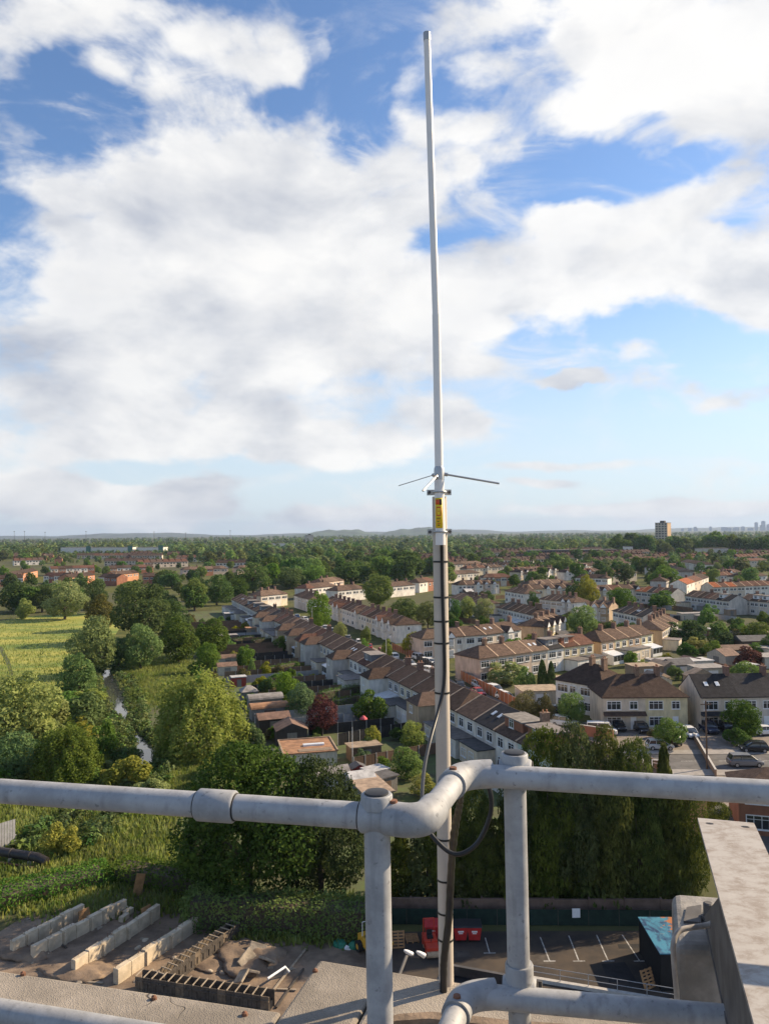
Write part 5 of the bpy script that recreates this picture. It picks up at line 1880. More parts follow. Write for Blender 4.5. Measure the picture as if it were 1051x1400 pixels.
def hedge(p, q, wd, hg, label, leaf=None, size=.22, dens=26):
    d = q - p
    ln = d.length
    c = (p + q) / 2
    r = empty('hedge', (c.x, c.y, 0), math.atan2(d.y, d.x), label, 'hedge')
    put('foliage', hedge_mesh(int(ln * 100), ln, wd, hg, int((ln * wd + 2 * ln * hg + 2 * wd * hg) * dens), size), leaf or L_HED, r)
    MB().box(-ln / 2 + wd * .2, -wd * .32, 0, ln / 2 - wd * .2, wd * .32, hg * .86).build('twigs', BARK, r)


hedge(at(440, 960), at(492, 948), 1.6, 2.0, 'clipped bright hedge below the grey rear wings', L_BRI)
hedge(at(458, 970), at(500, 960), 1.6, 1.8, 'second clipped hedge in front of the bright one', L_HED)
hedge(at(362, 925), at(402, 915), 1.4, 1.8, 'vivid hedge across the middle gardens', L_BRI)
hedge(at(345, 885), at(385, 879), 1.4, 2.2, 'dark hedge across the far gardens', L_OAK)
hedge(at(318, 882), at(345, 877), 1.6, 1.8, 'low dark hedge by the brown allotment shed', L_OAK)
hedge(Vector((-16.5, 64.2, 0)), Vector((-1.2, 61.8, 0)), 3.0, 2.6, 'ivy-clad hedge between the huge tree and the building site', L_HED, .24, 60)
hedge(at(160, 1200), at(300, 1225), 3.0, 1.6, 'rough dark bramble hedge along the top of the building site', L_OAK, .26, 45)
hedge(at(-40, 1245), at(150, 1200), 4.0, 1.2, 'rough nettle hedge beside the foundations', L_HED, .26, 45)

# --- scattered bushes in the gardens, one by one
HP = np.array(HPOS)


def free(x, y, r=7.5):
    return ((HP[:, 0] - x) ** 2 + (HP[:, 1] - y) ** 2).min() > r * r


br_ = random.Random(12)
LEAFW = {'leaf_oak': 'dark green', 'leaf_hedge': 'deep green', 'leaf_bright': 'bright green', 'leaf_mid': 'mid green', 'leaf_yellow': 'yellowish', 'leaf_brown': 'brownish', 'leaf_willow': 'olive'}


def sized(s, a, b):
    return 'small' if s < a else ('large' if s > b else 'medium')


nb = 0
while nb < 95:
    u, n_ = br_.uniform(22, 215), -br_.uniform(6, 34)
    p = st(u, n_)
    if (n_ < -27 and u < 60) or not free(p.x, p.y, 6):
        continue
    s = br_.uniform(1.3, 3.4)
    tree('shrub', p.x, p.y, s * 1.2, s * br_.uniform(.7, 1.2), 'bush', (lf := br_.choice([L_HED, L_OAK, L_BRI, L_MID, L_BRI, L_YEL, L_BRN])), f'{sized(s, 2.0, 2.8)} {LEAFW[lf.name]} shrub among the fences between the long terrace and the sheds', 'shrubs in the terrace gardens', 'bush')
    nb += 1
nb = 0
while nb < 120:
    px, py = br_.uniform(600, 1075), br_.uniform(795, 905)
    p = at(px, py)
    if not free(p.x, p.y, 8.5):
        continue
    s = br_.uniform(2.0, 5.0)
    tree('shrub', p.x, p.y, s * 1.25, s, 'bush', (lf := br_.choice([L_HED, L_OAK, L_BRI, L_MID, L_MID, L_OAK, L_BRN])), f'{sized(s, 3.0, 4.2)} {LEAFW[lf.name]} garden shrub between the terraces beyond the conifers', 'shrubs between the right-hand terraces', 'bush')
    nb += 1
# scrub on the river banks
nb = 0
while nb < 60:
    px, py = br_.uniform(-20, 225), br_.uniform(955, 1085)
    if -30 < px - (150 + (py - 925) * .42) < 60 and py < 1085:
        continue
    p = at(px, py)
    s = br_.uniform(1.5, 4.2)
    tree('shrub', p.x, p.y, s * 1.5, s, 'bush', (lf := br_.choice([L_WIL, L_MID, L_BRI, L_MID, L_YEL])), f'{sized(s, 2.3, 3.4)} {LEAFW[lf.name]} shrub in the scrub along the river bank', 'scrub along the river bank', 'bush')
    nb += 1
# trees of the middle distance
nb = 0
BT = [(0, 330, 800, 838, 34, (L_OAK, L_OAK, L_MID), 'tree in the dark belt between the meadow and the brick estate', 'belt beyond the meadow', 9),
      (0, 340, 774, 797, 40, (L_OAK, L_MID, L_MID, L_BRI), 'tree standing among the brick estate houses', 'trees among the brick estate', 7.5),
      (340, 600, 773, 803, 46, (L_OAK, L_OAK, L_MID, L_BRI), 'tree in the wood beyond the white-fronted houses', 'wood beyond the white-fronted houses', 15.5),
      (605, 1060, 764, 806, 62, (L_OAK, L_MID, L_MID, L_BRI, L_OAK), 'tree standing among the far terraces right of the mast', 'trees among the far terraces', 10.5)]
for (x0, x1, y0, y1, n_, lv, lb, gp_, hh) in BT:
    k = 0
    while k < n_:
        px, py = br_.uniform(x0, x1), y0 + (y1 - y0) * br_.random() ** 1.3
        p = at(px, py)
        if not free(p.x, p.y, 9):
            continue
        h = hh * br_.uniform(.65, 1.25)
        tree('broadleaf_tree', p.x, p.y, h * br_.uniform(.8, 1.15), h, 'lo', (lf := br_.choice(lv)), f'{sized(h, hh * .85, hh * 1.08)} {LEAFW[lf.name]} {lb}', gp_)
        k += 1

# ------------------------------------------------------------------ the far wood: one mass
def scatter_mass(name, label, pts, hts, nq, seed, leafsize, mat_):
    rng = np.random.default_rng(seed)
    protos = []
    for s in range(6):
        P, d = crown_points(np.random.default_rng(seed * 10 + s), nq, 9, low=.08, br=(.17, .27))
        P = normalise(P, .0)
        protos.append(leaf_quads(P, d, leafsize, np.random.default_rng(s), .45, .8))
    m_ = min(len(q) for q in protos)
    V = np.empty((len(pts), m_, 4, 3), np.float32)
    for i, (x, y) in enumerate(pts):
        q = protos[i % 6][:m_]
        a = rng.uniform(0, 6.28)
        h = hts[i]
        w = h * rng.uniform(.85, 1.3)
        c, s = math.cos(a), math.sin(a)
        V[i, :, :, 0] = x + (q[:, :, 0] * c - q[:, :, 1] * s) * w
        V[i, :, :, 1] = y + (q[:, :, 0] * s + q[:, :, 1] * c) * w
        V[i, :, :, 2] = q[:, :, 2] * h
    tint = np.repeat(rng.uniform(0, 1, len(pts)), m_)
    me = quads_mesh(name, V.reshape(-1, 4, 3), tint)
    o = put(name, me, mat_)
    return tag(o, label, 'wood', None, 'stuff')


# rows of roofs too far off to be told apart one by one
hr_ = random.Random(91)
fm = MB()
FH = []
while len(FH) < 820:
    px, py = hr_.uniform(330, 1075) if hr_.random() < .85 else hr_.uniform(-20, 330), 745 + 33 * hr_.random() ** .8
    p = at(px, py)
    a = hr_.choice([.35, .35, -1.2, .1, .6])
    n = hr_.randrange(4, 9)
    u = Vector((math.cos(a), math.sin(a), 0))
    v = Vector((-u.y, u.x, 0))
    if not free(p.x + u.x * 3 * n, p.y + u.y * 3 * n, 22):
        continue
    wi, ri = hr_.randrange(0, 3), 3 + hr_.randrange(0, 3)
    for k in range(n):
        o = p + u * (6.2 * k)
        Mx = Matrix(((u.x, v.x, 0, o.x), (u.y, v.y, 0, o.y), (0, 0, 1, 0), (0, 0, 0, 1)))
        w1, d1 = 6.0, 8.0
        fm.box(0, 0, 0, w1, d1, 5.2, wi, Mx)
        fm.add([Mx @ Vector(q) for q in [(-.1, -.4, 5.21), (w1 + .1, -.4, 5.21), (w1 + .1, d1 + .4, 5.21), (-.1, d1 + .4, 5.21), (.6, d1 / 2, 8.2), (w1 - .6, d1 / 2, 8.2)]], [(0, 3, 2, 1), (0, 1, 5, 4), (2, 3, 4, 5), (0, 4, 3), (1, 2, 5)], ri if hr_.random() < .8 else 3)
        for (x, z) in ((.8, 3.2), (3.6, 3.2), (.8, .8)):
            fm.box(x, -.05, z, x + 1.6, -.01, z + 1.3, 6, Mx)
        fm.box(w1 - .4, d1 / 2 - .5, 7.6, w1 + .3, d1 / 2 + .5, 9.2, 4, Mx)
        FH.append((o.x, o.y))
tag(fm.build('far_houses', [WALLM['white'], WALLM['beige'], WALLM['orange brick'], ROOFM['brown'], ROOFM['red-brown'], ROOFM['dark brown'], GLASS]), 'hazy rows of brown-roofed houses lost among the trees of the plain', 'houses', None, 'stuff')
HP = np.concatenate([HP, np.array(FH)])

wr = random.Random(77)
pts, hts = [], []
while len(pts) < 680:
    px, py = wr.uniform(-30, 1085), wr.uniform(754, 786)
    p = at(px, py)
    if free(p.x, p.y, 11) and not (860 < px < 910 and py < 768) and not (px < 335 and py > 771) and not (px > 600 and wr.random() < .45):
        pts.append((p.x, p.y))
        hts.append(wr.uniform(4, 6) if 65 < px < 235 else wr.uniform(6, 12) * (1.3 if 560 > px else 1.0))
scatter_mass('wood', 'rolling green wood filling the plain beyond the houses', pts, hts, 320, 5, .17, L_FAR)
pts, hts = [], []
while len(pts) < 4200:
    px = wr.uniform(-40, 1095)
    py = 733.5 + (wr.random() ** 1.35) * 26 - (px - 525) * .0105
    v = ray(px, py)
    if v.z > -.0045:
        continue
    p = at(px, py)
    if p.y < 700 or not free(p.x, p.y, 11):
        continue
    pts.append((p.x, p.y))
    hts.append(wr.uniform(3.5, 6) if (65 < px < 235 and p.y < 1420) else (wr.uniform(7, 12) if wr.random() < .7 else wr.uniform(12, 18)))
scatter_mass('wood', 'hazy wooded plain stretching to the horizon', pts, hts, 60, 6, .34, L_FAR)

# reeds, nettles and brambles crowding both river banks
pts, hts = [], []
for i, (p, w) in enumerate(RIVER[:-8]):
    for s in (-1, 1):
        for k in range(7):
            off = w * .5 + .35 + wr.random() ** 1.6 * 3.2
            q = p + Vector((s * off, wr.uniform(-1.2, 1.2), 0))
            pts.append((q.x, q.y))
            hts.append(wr.uniform(.35, .8) + min(off - w * .5, 2.0) * wr.uniform(.1, .5))
o_ = scatter_mass('reeds', 'low reeds and nettles crowding the banks of the small river', pts, hts, 46, 15, .30, L_FAR)
o_['category'] = 'reeds'

# rough grass along the river
def grass(name, label, polys, n, hmin, hmax, seed):
    rng = random.Random(seed)
    P = []
    while len(P) < n:
        x0, x1, y0, y1 = polys[rng.randrange(len(polys))]
        px, py = rng.uniform(x0, x1) + rng.gauss(0, 9), rng.uniform(y0, y1) + rng.gauss(0, 7)
        if abs(px - (150 + (py - 925) * .42)) < 14 and py < 1085:
            continue
        p = at(px, py)
        P.append((p.x, p.y, 0))
    P = np.array(P)
    r = np.random.default_rng(seed)
    h = r.uniform(hmin, hmax, len(P))
    a = r.uniform(0, 6.28, len(P))
    wv = np.stack([np.cos(a), np.sin(a), 0 * a], 1) * (r.uniform(.06, .14, len(P)))[:, None]
    lean = np.stack([r.normal(0, .25, len(P)) * h, r.normal(0, .25, len(P)) * h, h], 1)
    V = np.stack([P - wv, P + wv, P + wv * .5 + lean * .9, P - wv * .1 + lean], 1)
    tint = np.clip(r.normal(.5, .22, len(P)) + .25 * np.sin(P[:, 0] * .5) * np.sin(P[:, 1] * .35), 0, 1)
    o = put(name, quads_mesh(name, V, tint), L_GRS)
    return tag(o, label, 'grass', None, 'stuff')


grass('grass', 'tall yellow-green grass on the river banks', [(-30, 240, 1085, 1200), (200, 345, 1035, 1090), (155, 260, 900, 960), (60, 180, 1030, 1100)], 60000, .3, .9, 3)
grass('grass', 'long tussocky meadow grass', [(-30, 112, 846, 960)], 9000, .2, .6, 5)
grass('grass', 'weeds around the edge of the building site', [(-30, 330, 1195, 1250), (300, 500, 1235, 1285)], 16000, .2, .7, 4)
# ------------------------------------------------------------------ back-garden clutter between the right-hand terraces
kr = random.Random(55)
k = 0
while k < 46:
    px, py = kr.uniform(606, 1060), kr.uniform(800, 925)
    p = at(px, py)
    if not free(p.x, p.y, 9.5):
        continue
    HP = np.concatenate([HP, np.array([[p.x, p.y]])])
    wl_, rf_c, sty = kr.choice(['brown', 'grey', 'cream', 'tan']), kr.choice(['brown', 'grey', 'dark', 'pale', 'tan']), kr.choice(['flat', 'ridge', 'gable', 'flat'])
    r_ = shed(px, py, kr.uniform(2.6, 6), kr.uniform(2.4, 4.5), kr.uniform(2.0, 2.5), kr.choice([.35, .6, .1, -1.2]), sty, wl_, rf_c, f'{wl_} {sty}-roofed outbuilding with {rf_c} top in the gardens between the right-hand terraces')
    r_['group'] = 'outbuildings between the right-hand terraces'
    k += 1
k = 0
while k < 34:
    px, py = kr.uniform(606, 1060), kr.uniform(805, 925)
    p = at(px, py)
    a_ = kr.choice([.35, 1.92, .6, 2.17, -1.2])
    ln_ = kr.uniform(9, 16)
    q = p + Vector((math.cos(a_), math.sin(a_), 0)) * ln_
    mid_ = (p + q) / 2
    if not (free(p.x, p.y, 6.5) and free(q.x, q.y, 6.5) and free(mid_.x, mid_.y, 6.5)):
        continue
    c_ = kr.choice(['brown', 'brown', 'orange', 'grey', 'black'])
    fence(p, q, 1.7, c_, f'{c_} garden fence between the right-hand terraces', f'{c_} fences between the right-hand terraces', step=2.6, posts=False)
    k += 1

# ------------------------------------------------------------------ cars
PAINT = {'silver': (.45, .46, .47), 'white': (.72, .72, .71), 'black': (.018, .018, .02), 'grey': (.13, .135, .145), 'dark blue': (.03, .04, .08), 'red': (.30, .03, .03), 'blue': (.06, .12, .25)}
PAINTM = {k: mat('paint_' + k.replace(' ', '_'), c, .25, .03, 1, spec=.6) for k, c in PAINT.items()}
M_TYRE = mat('tyre', (.02, .02, .02), .9, .1, 5)
M_RIM = mat('rim', (.35, .35, .36), .4, .1, 5, metal=.6)
M_LAMPG = mat('lamp_glass', (.6, .6, .58), .15, .05, 3)
M_REDL = mat('tail_lamp', (.35, .02, .02), .3, .05, 3)


def loft(name, secs):
    """closed body from cross sections (x, [(y,z)...])"""
    mb = MB()
    n = len(secs[0][1])
    vs = [(x, y, z) for x, pr in secs for (y, z) in pr]
    fs = []
    for i in range(len(secs) - 1):
        for k in range(n):
            k2 = (k + 1) % n
            fs.append((i * n + k, (i + 1) * n + k, (i + 1) * n + k2, i * n + k2))
    fs.append(tuple(range(n)))
    fs.append(tuple(range(len(secs) * n - 1, (len(secs) - 1) * n - 1, -1)))
    mb.add(vs, fs)
    return mb.mesh(name, True)


def car_meshes(style):
    L_, hb, ht, cab = {'hatch': (3.9, .88, 1.48, (-1.75, -1.45, .35, 1.15)), 'suv': (4.5, .98, 1.66, (-2.1, -1.75, .55, 1.35)), 'saloon': (4.4, .86, 1.42, (-1.75, -.95, .45, 1.25)), 'van': (4.7, 1.05, 1.95, (-2.25, -2.1, 1.1, 1.75))}[style]
    h2 = L_ / 2

    def ring(hw, z0, z1, c=.12):
        return [(-hw + c, z0), (-hw, z0 + c), (-hw, z1 - c), (-hw + c, z1), (hw - c, z1), (hw, z1 - c), (hw, z0 + c), (hw - c, z0)]
    body = loft('body', [(-h2, ring(.70, .35, hb - .08)), (-h2 + .12, ring(.82, .24, hb)), (-h2 + .7, ring(.87, .20, hb + .02)), (0, ring(.88, .20, hb)), (h2 - 1.1, ring(.87, .20, hb - .02)), (h2 - .35, ring(.82, .22, hb - .14)), (h2 - .06, ring(.74, .28, hb - .24)), (h2, ring(.62, .36, hb - .32))])
    a, b, c, d = cab

    def cr(x, hw, z):
        return (x, [(-hw, hb - .04), (-hw + .02, hb + .0), (-hw + .04, z - .04), (-hw + .12, z), (hw - .12, z), (hw - .04, z - .04), (hw - .02, hb), (hw, hb - .04)])
    cabin = loft('glasshouse', [cr(a, .78, hb + .03), cr(b, .74, ht - .06), cr(c, .74, ht - .06), cr(d, .80, hb + .02)])
    roof = loft('roof', [(b - .06, ring(.68, ht - .10, ht - .05, .02)), ((b + c) / 2, ring(.72, ht - .09, ht + .01, .03)), (c + .04, ring(.68, ht - .10, ht - .05, .02))])
    pil = MB()
    for s in (-1, 1):
        for (x0, x1) in ((a, b), (d, c)):
            pil.tube([(x0, s * .785, hb), (x1, s * .74, ht - .07)], .04, 6)
        pil.tube([((b + c) / 2 - .1, s * .79, hb), ((b + c) / 2 - .1, s * .745, ht - .07)], .04, 6)
    wheel = MB().tube([(0, -.1, 0), (0, -.08, 0), (0, .08, 0), (0, .1, 0)], [.26, .31, .31, .26], 18).mesh('tyre', True)
    rim = MB().tube([(0, -.105, 0), (0, .105, 0)], .19, 14).mesh('rim', True)
    lamp = MB().box(-.08, -.16, -.06, .06, .16, .06).mesh('lamp')
    bump = MB().box(-.03, -.55, -.09, .02, .55, .05).mesh('grille')
    return dict(body=body, cabin=cabin, roof=roof, pil=pil.mesh('pillars', True), wheel=wheel, rim=rim, lamp=lamp, bump=bump, L=L_, hb=hb)


def car(p, ang, style, colr, label, group=None):
    m_ = cached(('car', style), lambda: car_meshes(style))
    r = empty('parked_car' if style != 'van' else 'parked_van', (p.x, p.y, p.z), ang, label, 'car' if style != 'van' else 'van', group)
    pm = PAINTM[colr]
    put('body', m_['body'], pm, r)
    g_ = put('glasshouse', m_['cabin'], GLASS, r)
    put('pillars', m_['pil'], pm, g_)
    put('roof', m_['roof'], pm, r)
    h2 = m_['L'] / 2
    for sx in (-1, 1):
        for sy in (-1, 1):
            w_ = put('wheel', m_['wheel'], M_TYRE, r, (sx * h2 * .64 + .05, sy * .80, .31))
            put('rim', m_['rim'], M_RIM, w_)
            put('headlight' if sx > 0 else 'tail_light', m_['lamp'], M_LAMPG if sx > 0 else M_REDL, r, (sx * (h2 - .10), sy * .60, m_['hb'] - (.30 if sx > 0 else .18)))
    put('grille', m_['bump'], M_BLK, r, (h2 + .005, 0, .48))
    return r


RZ = .075
for (px, py, an, sty, cl_, lb) in [
    (901, 1024, -.05, 'hatch', 'silver', 'silver hatchback parked on the cross road beside the flat-topped tree'),
    (1018, 1047, -.05, 'suv', 'grey', 'dark grey estate car parked on the cross road'),
    (1030, 1027, 3.0, 'hatch', 'black', 'small black car parked beyond the dark grey estate car'),
    (942, 1007, -1.5, 'hatch', 'white', 'white car on the driveway beside the telegraph pole'),
    (920, 1016, -1.7, 'hatch', 'grey', 'grey car on the driveway under the flat-topped tree'),
    (876, 1000, -1.5, 'hatch', 'black', 'black car parked in front of the beige half of the pair'),
    (842, 997, -1.4, 'suv', 'black', 'dark car under the porch side of the beige house'),
    (822, 1004, -.25, 'van', 'white', 'white van parked beside the red wall'),
    (798, 1000, .3, 'saloon', 'black', 'black car half hidden beside the white van'),
    (771, 992, -.45, 'suv', 'white', 'white car in front of the deep green tree'),
    (968, 1000, -1.55, 'suv', 'dark blue', 'dark blue car on the driveway of the slate-roofed house'),
    (993, 1001, -1.6, 'suv', 'black', 'black car beside the dark blue car'),
    (1046, 1004, .1, 'saloon', 'white', 'white saloon beyond the clipped hedge shrub'),
    (654, 940, -1.25, 'hatch', 'silver', 'pale car at the far end of the brown fence'),
    (676, 947, -1.1, 'suv', 'white', 'white estate car along the brown fence'),
    (690, 956, -.9, 'hatch', 'white', 'white hatchback at the near end of the brown fence'),
    (573, 902, -1.0, 'suv', 'white', 'white car by the orange fence behind the mast'),
    (588, 908, -1.0, 'hatch', 'white', 'white hatchback by the black railing-like fence'),
    (601, 912, -1.0, 'saloon', 'silver', 'silver car by the corner beside the mast'),
    (624, 892, -.4, 'suv', 'black', 'black car in front of the terrace behind the mast'),
    (760, 975, -.6, 'saloon', 'black', 'dark car in the shade behind the brown trees'),
]:
    car(at(px, py, .07), an, sty, cl_, lb)
cr_ = random.Random(21)
su = math.atan2(-U1.y, -U1.x)
for i in range(34):
    side = i % 2
    u = 52 + (i // 2) * 9.4 + cr_.uniform(-1.5, 1.5)
    n_ = 11.2 if side == 0 else 19.2
    cl_ = cr_.choice(['silver', 'white', 'black', 'grey', 'silver', 'white', 'blue', 'red'])
    car(st(u, n_, .055), su + (math.pi if cr_.random() < .3 else 0) + (cr_.uniform(-.4, .4) if side else 0), (sy_ := cr_.choice(['hatch', 'suv', 'saloon'])), cl_, f'{cl_} {dict(hatch="hatchback", suv="tall estate car", saloon="saloon")[sy_]} parked along the long terraced street', f'{cl_} cars along the long street')

# ------------------------------------------------------------------ poles and small street things
def lamp(px, ybase, ytop, label, name='street_lamp', wood=False):
    p = at(px, ybase)
    h = atd(px, ytop, p.y).z
    r = empty(name, (p.x, p.y, 0), 0, label, 'pole' if wood else 'street lamp')
    m_ = mat('telegraph_wood', (.13, .085, .055), .9, .2, 3) if wood else mat('lamp_steel', (.46, .46, .45), .6, .1, 3)
    MB().tube([(0, 0, 0), (0, 0, h)], [.14, .10] if wood else [.08, .05], 8).build('pole', m_, r, smooth=True)
    if wood:
        MB().box(-.7, -.05, h - .55, .7, .05, h - .42).build('crossarm', m_, r)
    else:
        MB().tube([(0, 0, h - .02), (.25, 0, h + .18), (.9, 0, h + .22)], .035, 6).build('arm', m_, r)
        MB().box(.7, -.12, h + .16, 1.35, .12, h + .26).build('lantern', M_UPVC, r)
    return r


lamp(528, 905, 872, 'pale street lamp in the long street by the front garden shrubs')
lamp(712, 947, 925, 'short pale lamp beside the flat tan garage')
lamp(427, 872, 830, 'tall street lamp beside the large street tree')
lamp(966, 1052, 958, 'brown telegraph pole standing by the driveways', 'telegraph_pole', True)
fp = at(482, 1046)
fr2 = empty('flag_pole', fp, 0, 'thin white garden pole beside the tiny red shed', 'pole')
MB().tube([(0, 0, 0), (0, 0, 5.2)], [.05, .035], 8).build('pole', M_UPVC, fr2)
MB().box(-.12, -.12, 0, .12, .12, .25).build('base', M_POST, fr2)
pp = at(497, 998)
pr_ = empty('parasol', pp, 0, 'pink garden parasol beside the grey garden wall', 'parasol')
MB().tube([(0, 0, 0), (0, 0, 2.3)], .03, 8).build('pole', M_UPVC, pr_)
MB().tube([(0, 0, 1.75), (0, 0, 1.95), (0, 0, 2.3), (0, 0, 2.36)], [.65, .55, .15, .02], 10).build('canopy', mat('pink_fabric', (.55, .10, .12), .8, .1, 3), pr_)
pp = at(506, 972)
pr_ = empty('parasol', pp, 0, 'closed dark red parasol at the terrace extension', 'parasol')
MB().tube([(0, 0, 0), (0, 0, 2.4)], .03, 8).build('pole', M_UPVC, pr_)
MB().tube([(0, 0, .7), (0, 0, .9), (0, 0, 2.3), (0, 0, 2.42)], [.36, .38, .12, .02], 10).build('canopy', mat('red_fabric', (.30, .02, .03), .8, .1, 3), pr_)
# low brick garden wall at the cross road
w0, w1 = at(792, 1005), at(838, 1012)
wl_ = empty('garden_wall', w0, math.atan2((w1 - w0).y, (w1 - w0).x), 'red brick garden wall beside the white van', 'wall')
MB().box(0, -.12, 0, (w1 - w0).length, .12, 1.6).build('wall', WALLM['brick'], wl_)
MB().box(-.03, -.16, 1.603, (w1 - w0).length + .03, .16, 1.68).build('coping', M_POST, wl_)
w0, w1 = at(942, 1000), at(978, 1062)
wl_ = empty('garden_wall', w0, math.atan2((w1 - w0).y, (w1 - w0).x), 'long thin brown wall dividing the driveways', 'wall')
MB().box(0, -.10, 0, (w1 - w0).length, .10, .9).build('wall', WALLM['brown brick'], wl_)
MB().box(-.03, -.13, .903, (w1 - w0).length + .03, .13, .96).build('coping', M_POST, wl_)

# ------------------------------------------------------------------ building site
M_SITE = mat('raw_concrete', (.50, .415, .30), .9, .2, 1.2, .3, 14, detail=7, coord='pos')
M_FORM = mat('formwork', (.075, .062, .050), .8, .25, 3, coord='pos')
M_FORML = mat('formwork_light', (.30, .245, .18), .8, .2, 3, coord='pos')
M_FORMB = mat('formwork_brown', (.15, .115, .08), .8, .25, 3, coord='pos')
M_PLY = mat('plywood', (.36, .20, .09), .85, .25, 2, coord='pos')


def fwall(a, b, h, th, label, segs, gapz=()):
    p, q = at(*a, h), at(*b, h)
    p.z = q.z = 0
    d = q - p
    ln = d.length
    r = empty('foundation_wall', p, math.atan2(d.y, d.x), label, 'foundation wall', 'concrete foundation walls')
    rr = random.Random(int(a[0] * 7))
    for i in range(segs):
        x0, x1 = ln * i / segs, ln * (i + 1) / segs
        hh = h * rr.uniform(.86, 1.0)
        o = MB().box(x0 + .012, -th / 2 + rr.uniform(-.02, .02), 0, x1 - .012, th / 2 + rr.uniform(-.02, .02), hh).build('wall_panel', M_SITE, r)
        bevel(o, .03, 1)
        if rr.random() < .6:
            MB().box(x0 + .1, -th / 2 - .12, 0, x0 + .34, -th / 2 - .022, hh * .9).build('buttress', M_SITE, r)
    for k in range(segs * 2):
        x = rr.uniform(0, ln)
        MB().tube([(x, rr.uniform(-.1, .1), h * .8), (x + rr.uniform(-.05, .05), rr.uniform(-.1, .1), h + rr.uniform(.05, .22))], .014, 5).build('starter_bar', M_STUD, r)
    return r


fwall((16, 1285), (114, 1234), 1.25, .42, 'concrete foundation wall at the weedy edge of the site', 6)
fwall((44, 1291), (172, 1227), 1.2, .42, 'foundation wall with loose shutter boards and blocks', 7)
fwall((100, 1310), (217, 1235), 1.2, .42, 'middle foundation wall with a plywood sheet leaning on it', 7)
fwall((158, 1323), (277, 1245), 1.2, .46, 'sunlit foundation wall next to the timber formwork', 7)


def formwork(a, b, h, th, label):
    p, q = at(*a, h), at(*b, h)
    p.z = q.z = 0
    d = q - p
    ln = d.length
    r = empty('wall_formwork', p, math.atan2(d.y, d.x), label, 'formwork', 'timber wall formwork')
    n = max(4, round(ln / .62))
    w = ln / n
    pm = cached(('form', round(w, 2), h), lambda: MB().box(.01, -.03, .05, w - .01, .03, h).box(.02, -.09, h * .2, w - .02, -.032, h * .28).box(.02, -.09, h * .72, w - .02, -.032, h * .80).box(w * .42, -.085, h * .3, w * .58, -.034, h * .7).mesh('form_panel'))
    for i in range(n):
        put('form_panel', pm, M_FORM if i % 5 else M_FORMB, r, (i * w, -th / 2, 0))
        put('form_panel', pm, M_FORMB if i % 3 else M_FORM, r, (i * w + w, th / 2, 0), rz=math.pi)
        MB().box(i * w + .02, -th / 2 - .06, h + .002, i * w + .09, th / 2 + .06, h + .06).build('tie_bar', M_FORML, r)
    MB().box(.1, -th / 2 + .035, 0, ln - .1, th / 2 - .035, h * .45).build('trench_fill', M_BLK, r)
    return r


formwork((218, 1331), (328, 1256), 1.15, .8, 'dark timber formwork running beside the sunlit foundation wall')
formwork((190, 1330), (372, 1358), 1.15, .9, 'timber formwork with open compartments along the concrete ledge side')
rs = random.Random(5)


def lump(name, p, sx, sy, sz, m, label, cat, seed, group=None, rz=0.0):
    bm = bmesh.new()
    bmesh.ops.create_icosphere(bm, subdivisions=4 if sx > 1 else 2, radius=1)
    rr = np.random.default_rng(seed)
    ph = rr.uniform(0, 6.28, 9)
    for v in bm.verts:
        c = v.co
        k = 1 + .10 * math.sin(3 * c.x + ph[0]) + .10 * math.sin(4 * c.y + ph[1]) + .10 * math.sin(5 * c.z + 3 * c.x + ph[2]) + .07 * math.sin(13 * c.x + 7 * c.y + ph[3]) + .06 * math.sin(11 * c.y - 9 * c.z + ph[4]) + .05 * math.sin(23 * c.x + ph[5]) * math.sin(19 * c.y + ph[6])
        v.co = Vector((c.x * sx * k, c.y * sy * k, max(c.z * sz * k, -.05)))
    me = bpy.data.meshes.new(name)
    bm.to_mesh(me)
    bm.free()
    if sx > 1:
        me.shade_smooth()
    o = put(name, me, m, None, p, rz)
    return tag(o, label, cat, group)


M_RUB = mat('rubble', (.27, .225, .17), .95, .3, 1.5, .8, 6, coord='pos')
lump('spoil_heap', at(345, 1310), 2.6, 2.2, .6, M_DIRT, 'brown spoil heap behind the formwork corner', 'heap', 1)
lump('spoil_heap', at(290, 1318), 2.0, 1.3, .22, M_DIRT, 'low reddish spoil heap inside the formwork', 'heap', 2)
lump('spoil_heap', at(100, 1330), 3.4, 1.3, .35, M_DIRT, 'sandy ridge below the foundation walls', 'heap', 3)
lump('spoil_heap', at(30, 1305), 2.2, 1.2, .5, M_DIRT, 'sandy bank at the near end of the weedy-edge wall', 'heap', 4)
for i, (px, py, a, b, t) in enumerate([(352, 1298, 1.3, .9, .7), (338, 1312, 1.5, 1.0, .9), (365, 1312, 1.1, .9, .6), (345, 1328, 1.0, .7, .5), (330, 1335, 1.2, .8, .4)]):
    o = MB().box(-a / 2, -b / 2, -.09, a / 2, b / 2, .09).build('rubble_slab', M_RUB, loc=at(px, py, .5), rot=(t, .3 * (-1) ** i, i * 1.1))
    bevel(o, .03, 1)
    tag(o, 'tilted broken concrete slab thrown on the brown spoil heap', 'rubble', 'broken slabs on the spoil heap')
for i in range(16):
    px, py = rs.uniform(280, 400), rs.uniform(1262, 1335)
    lump('rubble_block', at(px, py, .06), rs.uniform(.12, .3), rs.uniform(.12, .3), rs.uniform(.1, .22), M_RUB, 'loose rubble lump on the brown dirt around the spoil heap', 'rubble', 20 + i, 'loose rubble lumps', rs.uniform(0, 3))
p0, p1 = at(366, 1338, .55), at(390, 1322, .7)
tag(MB().tube([p0, p1, p1 + Vector((.25, .1, -.4))], .09, 12).build('plastic_pipe', M_UPVC, smooth=True), 'white plastic pipe lying across the spoil heap', 'pipe')
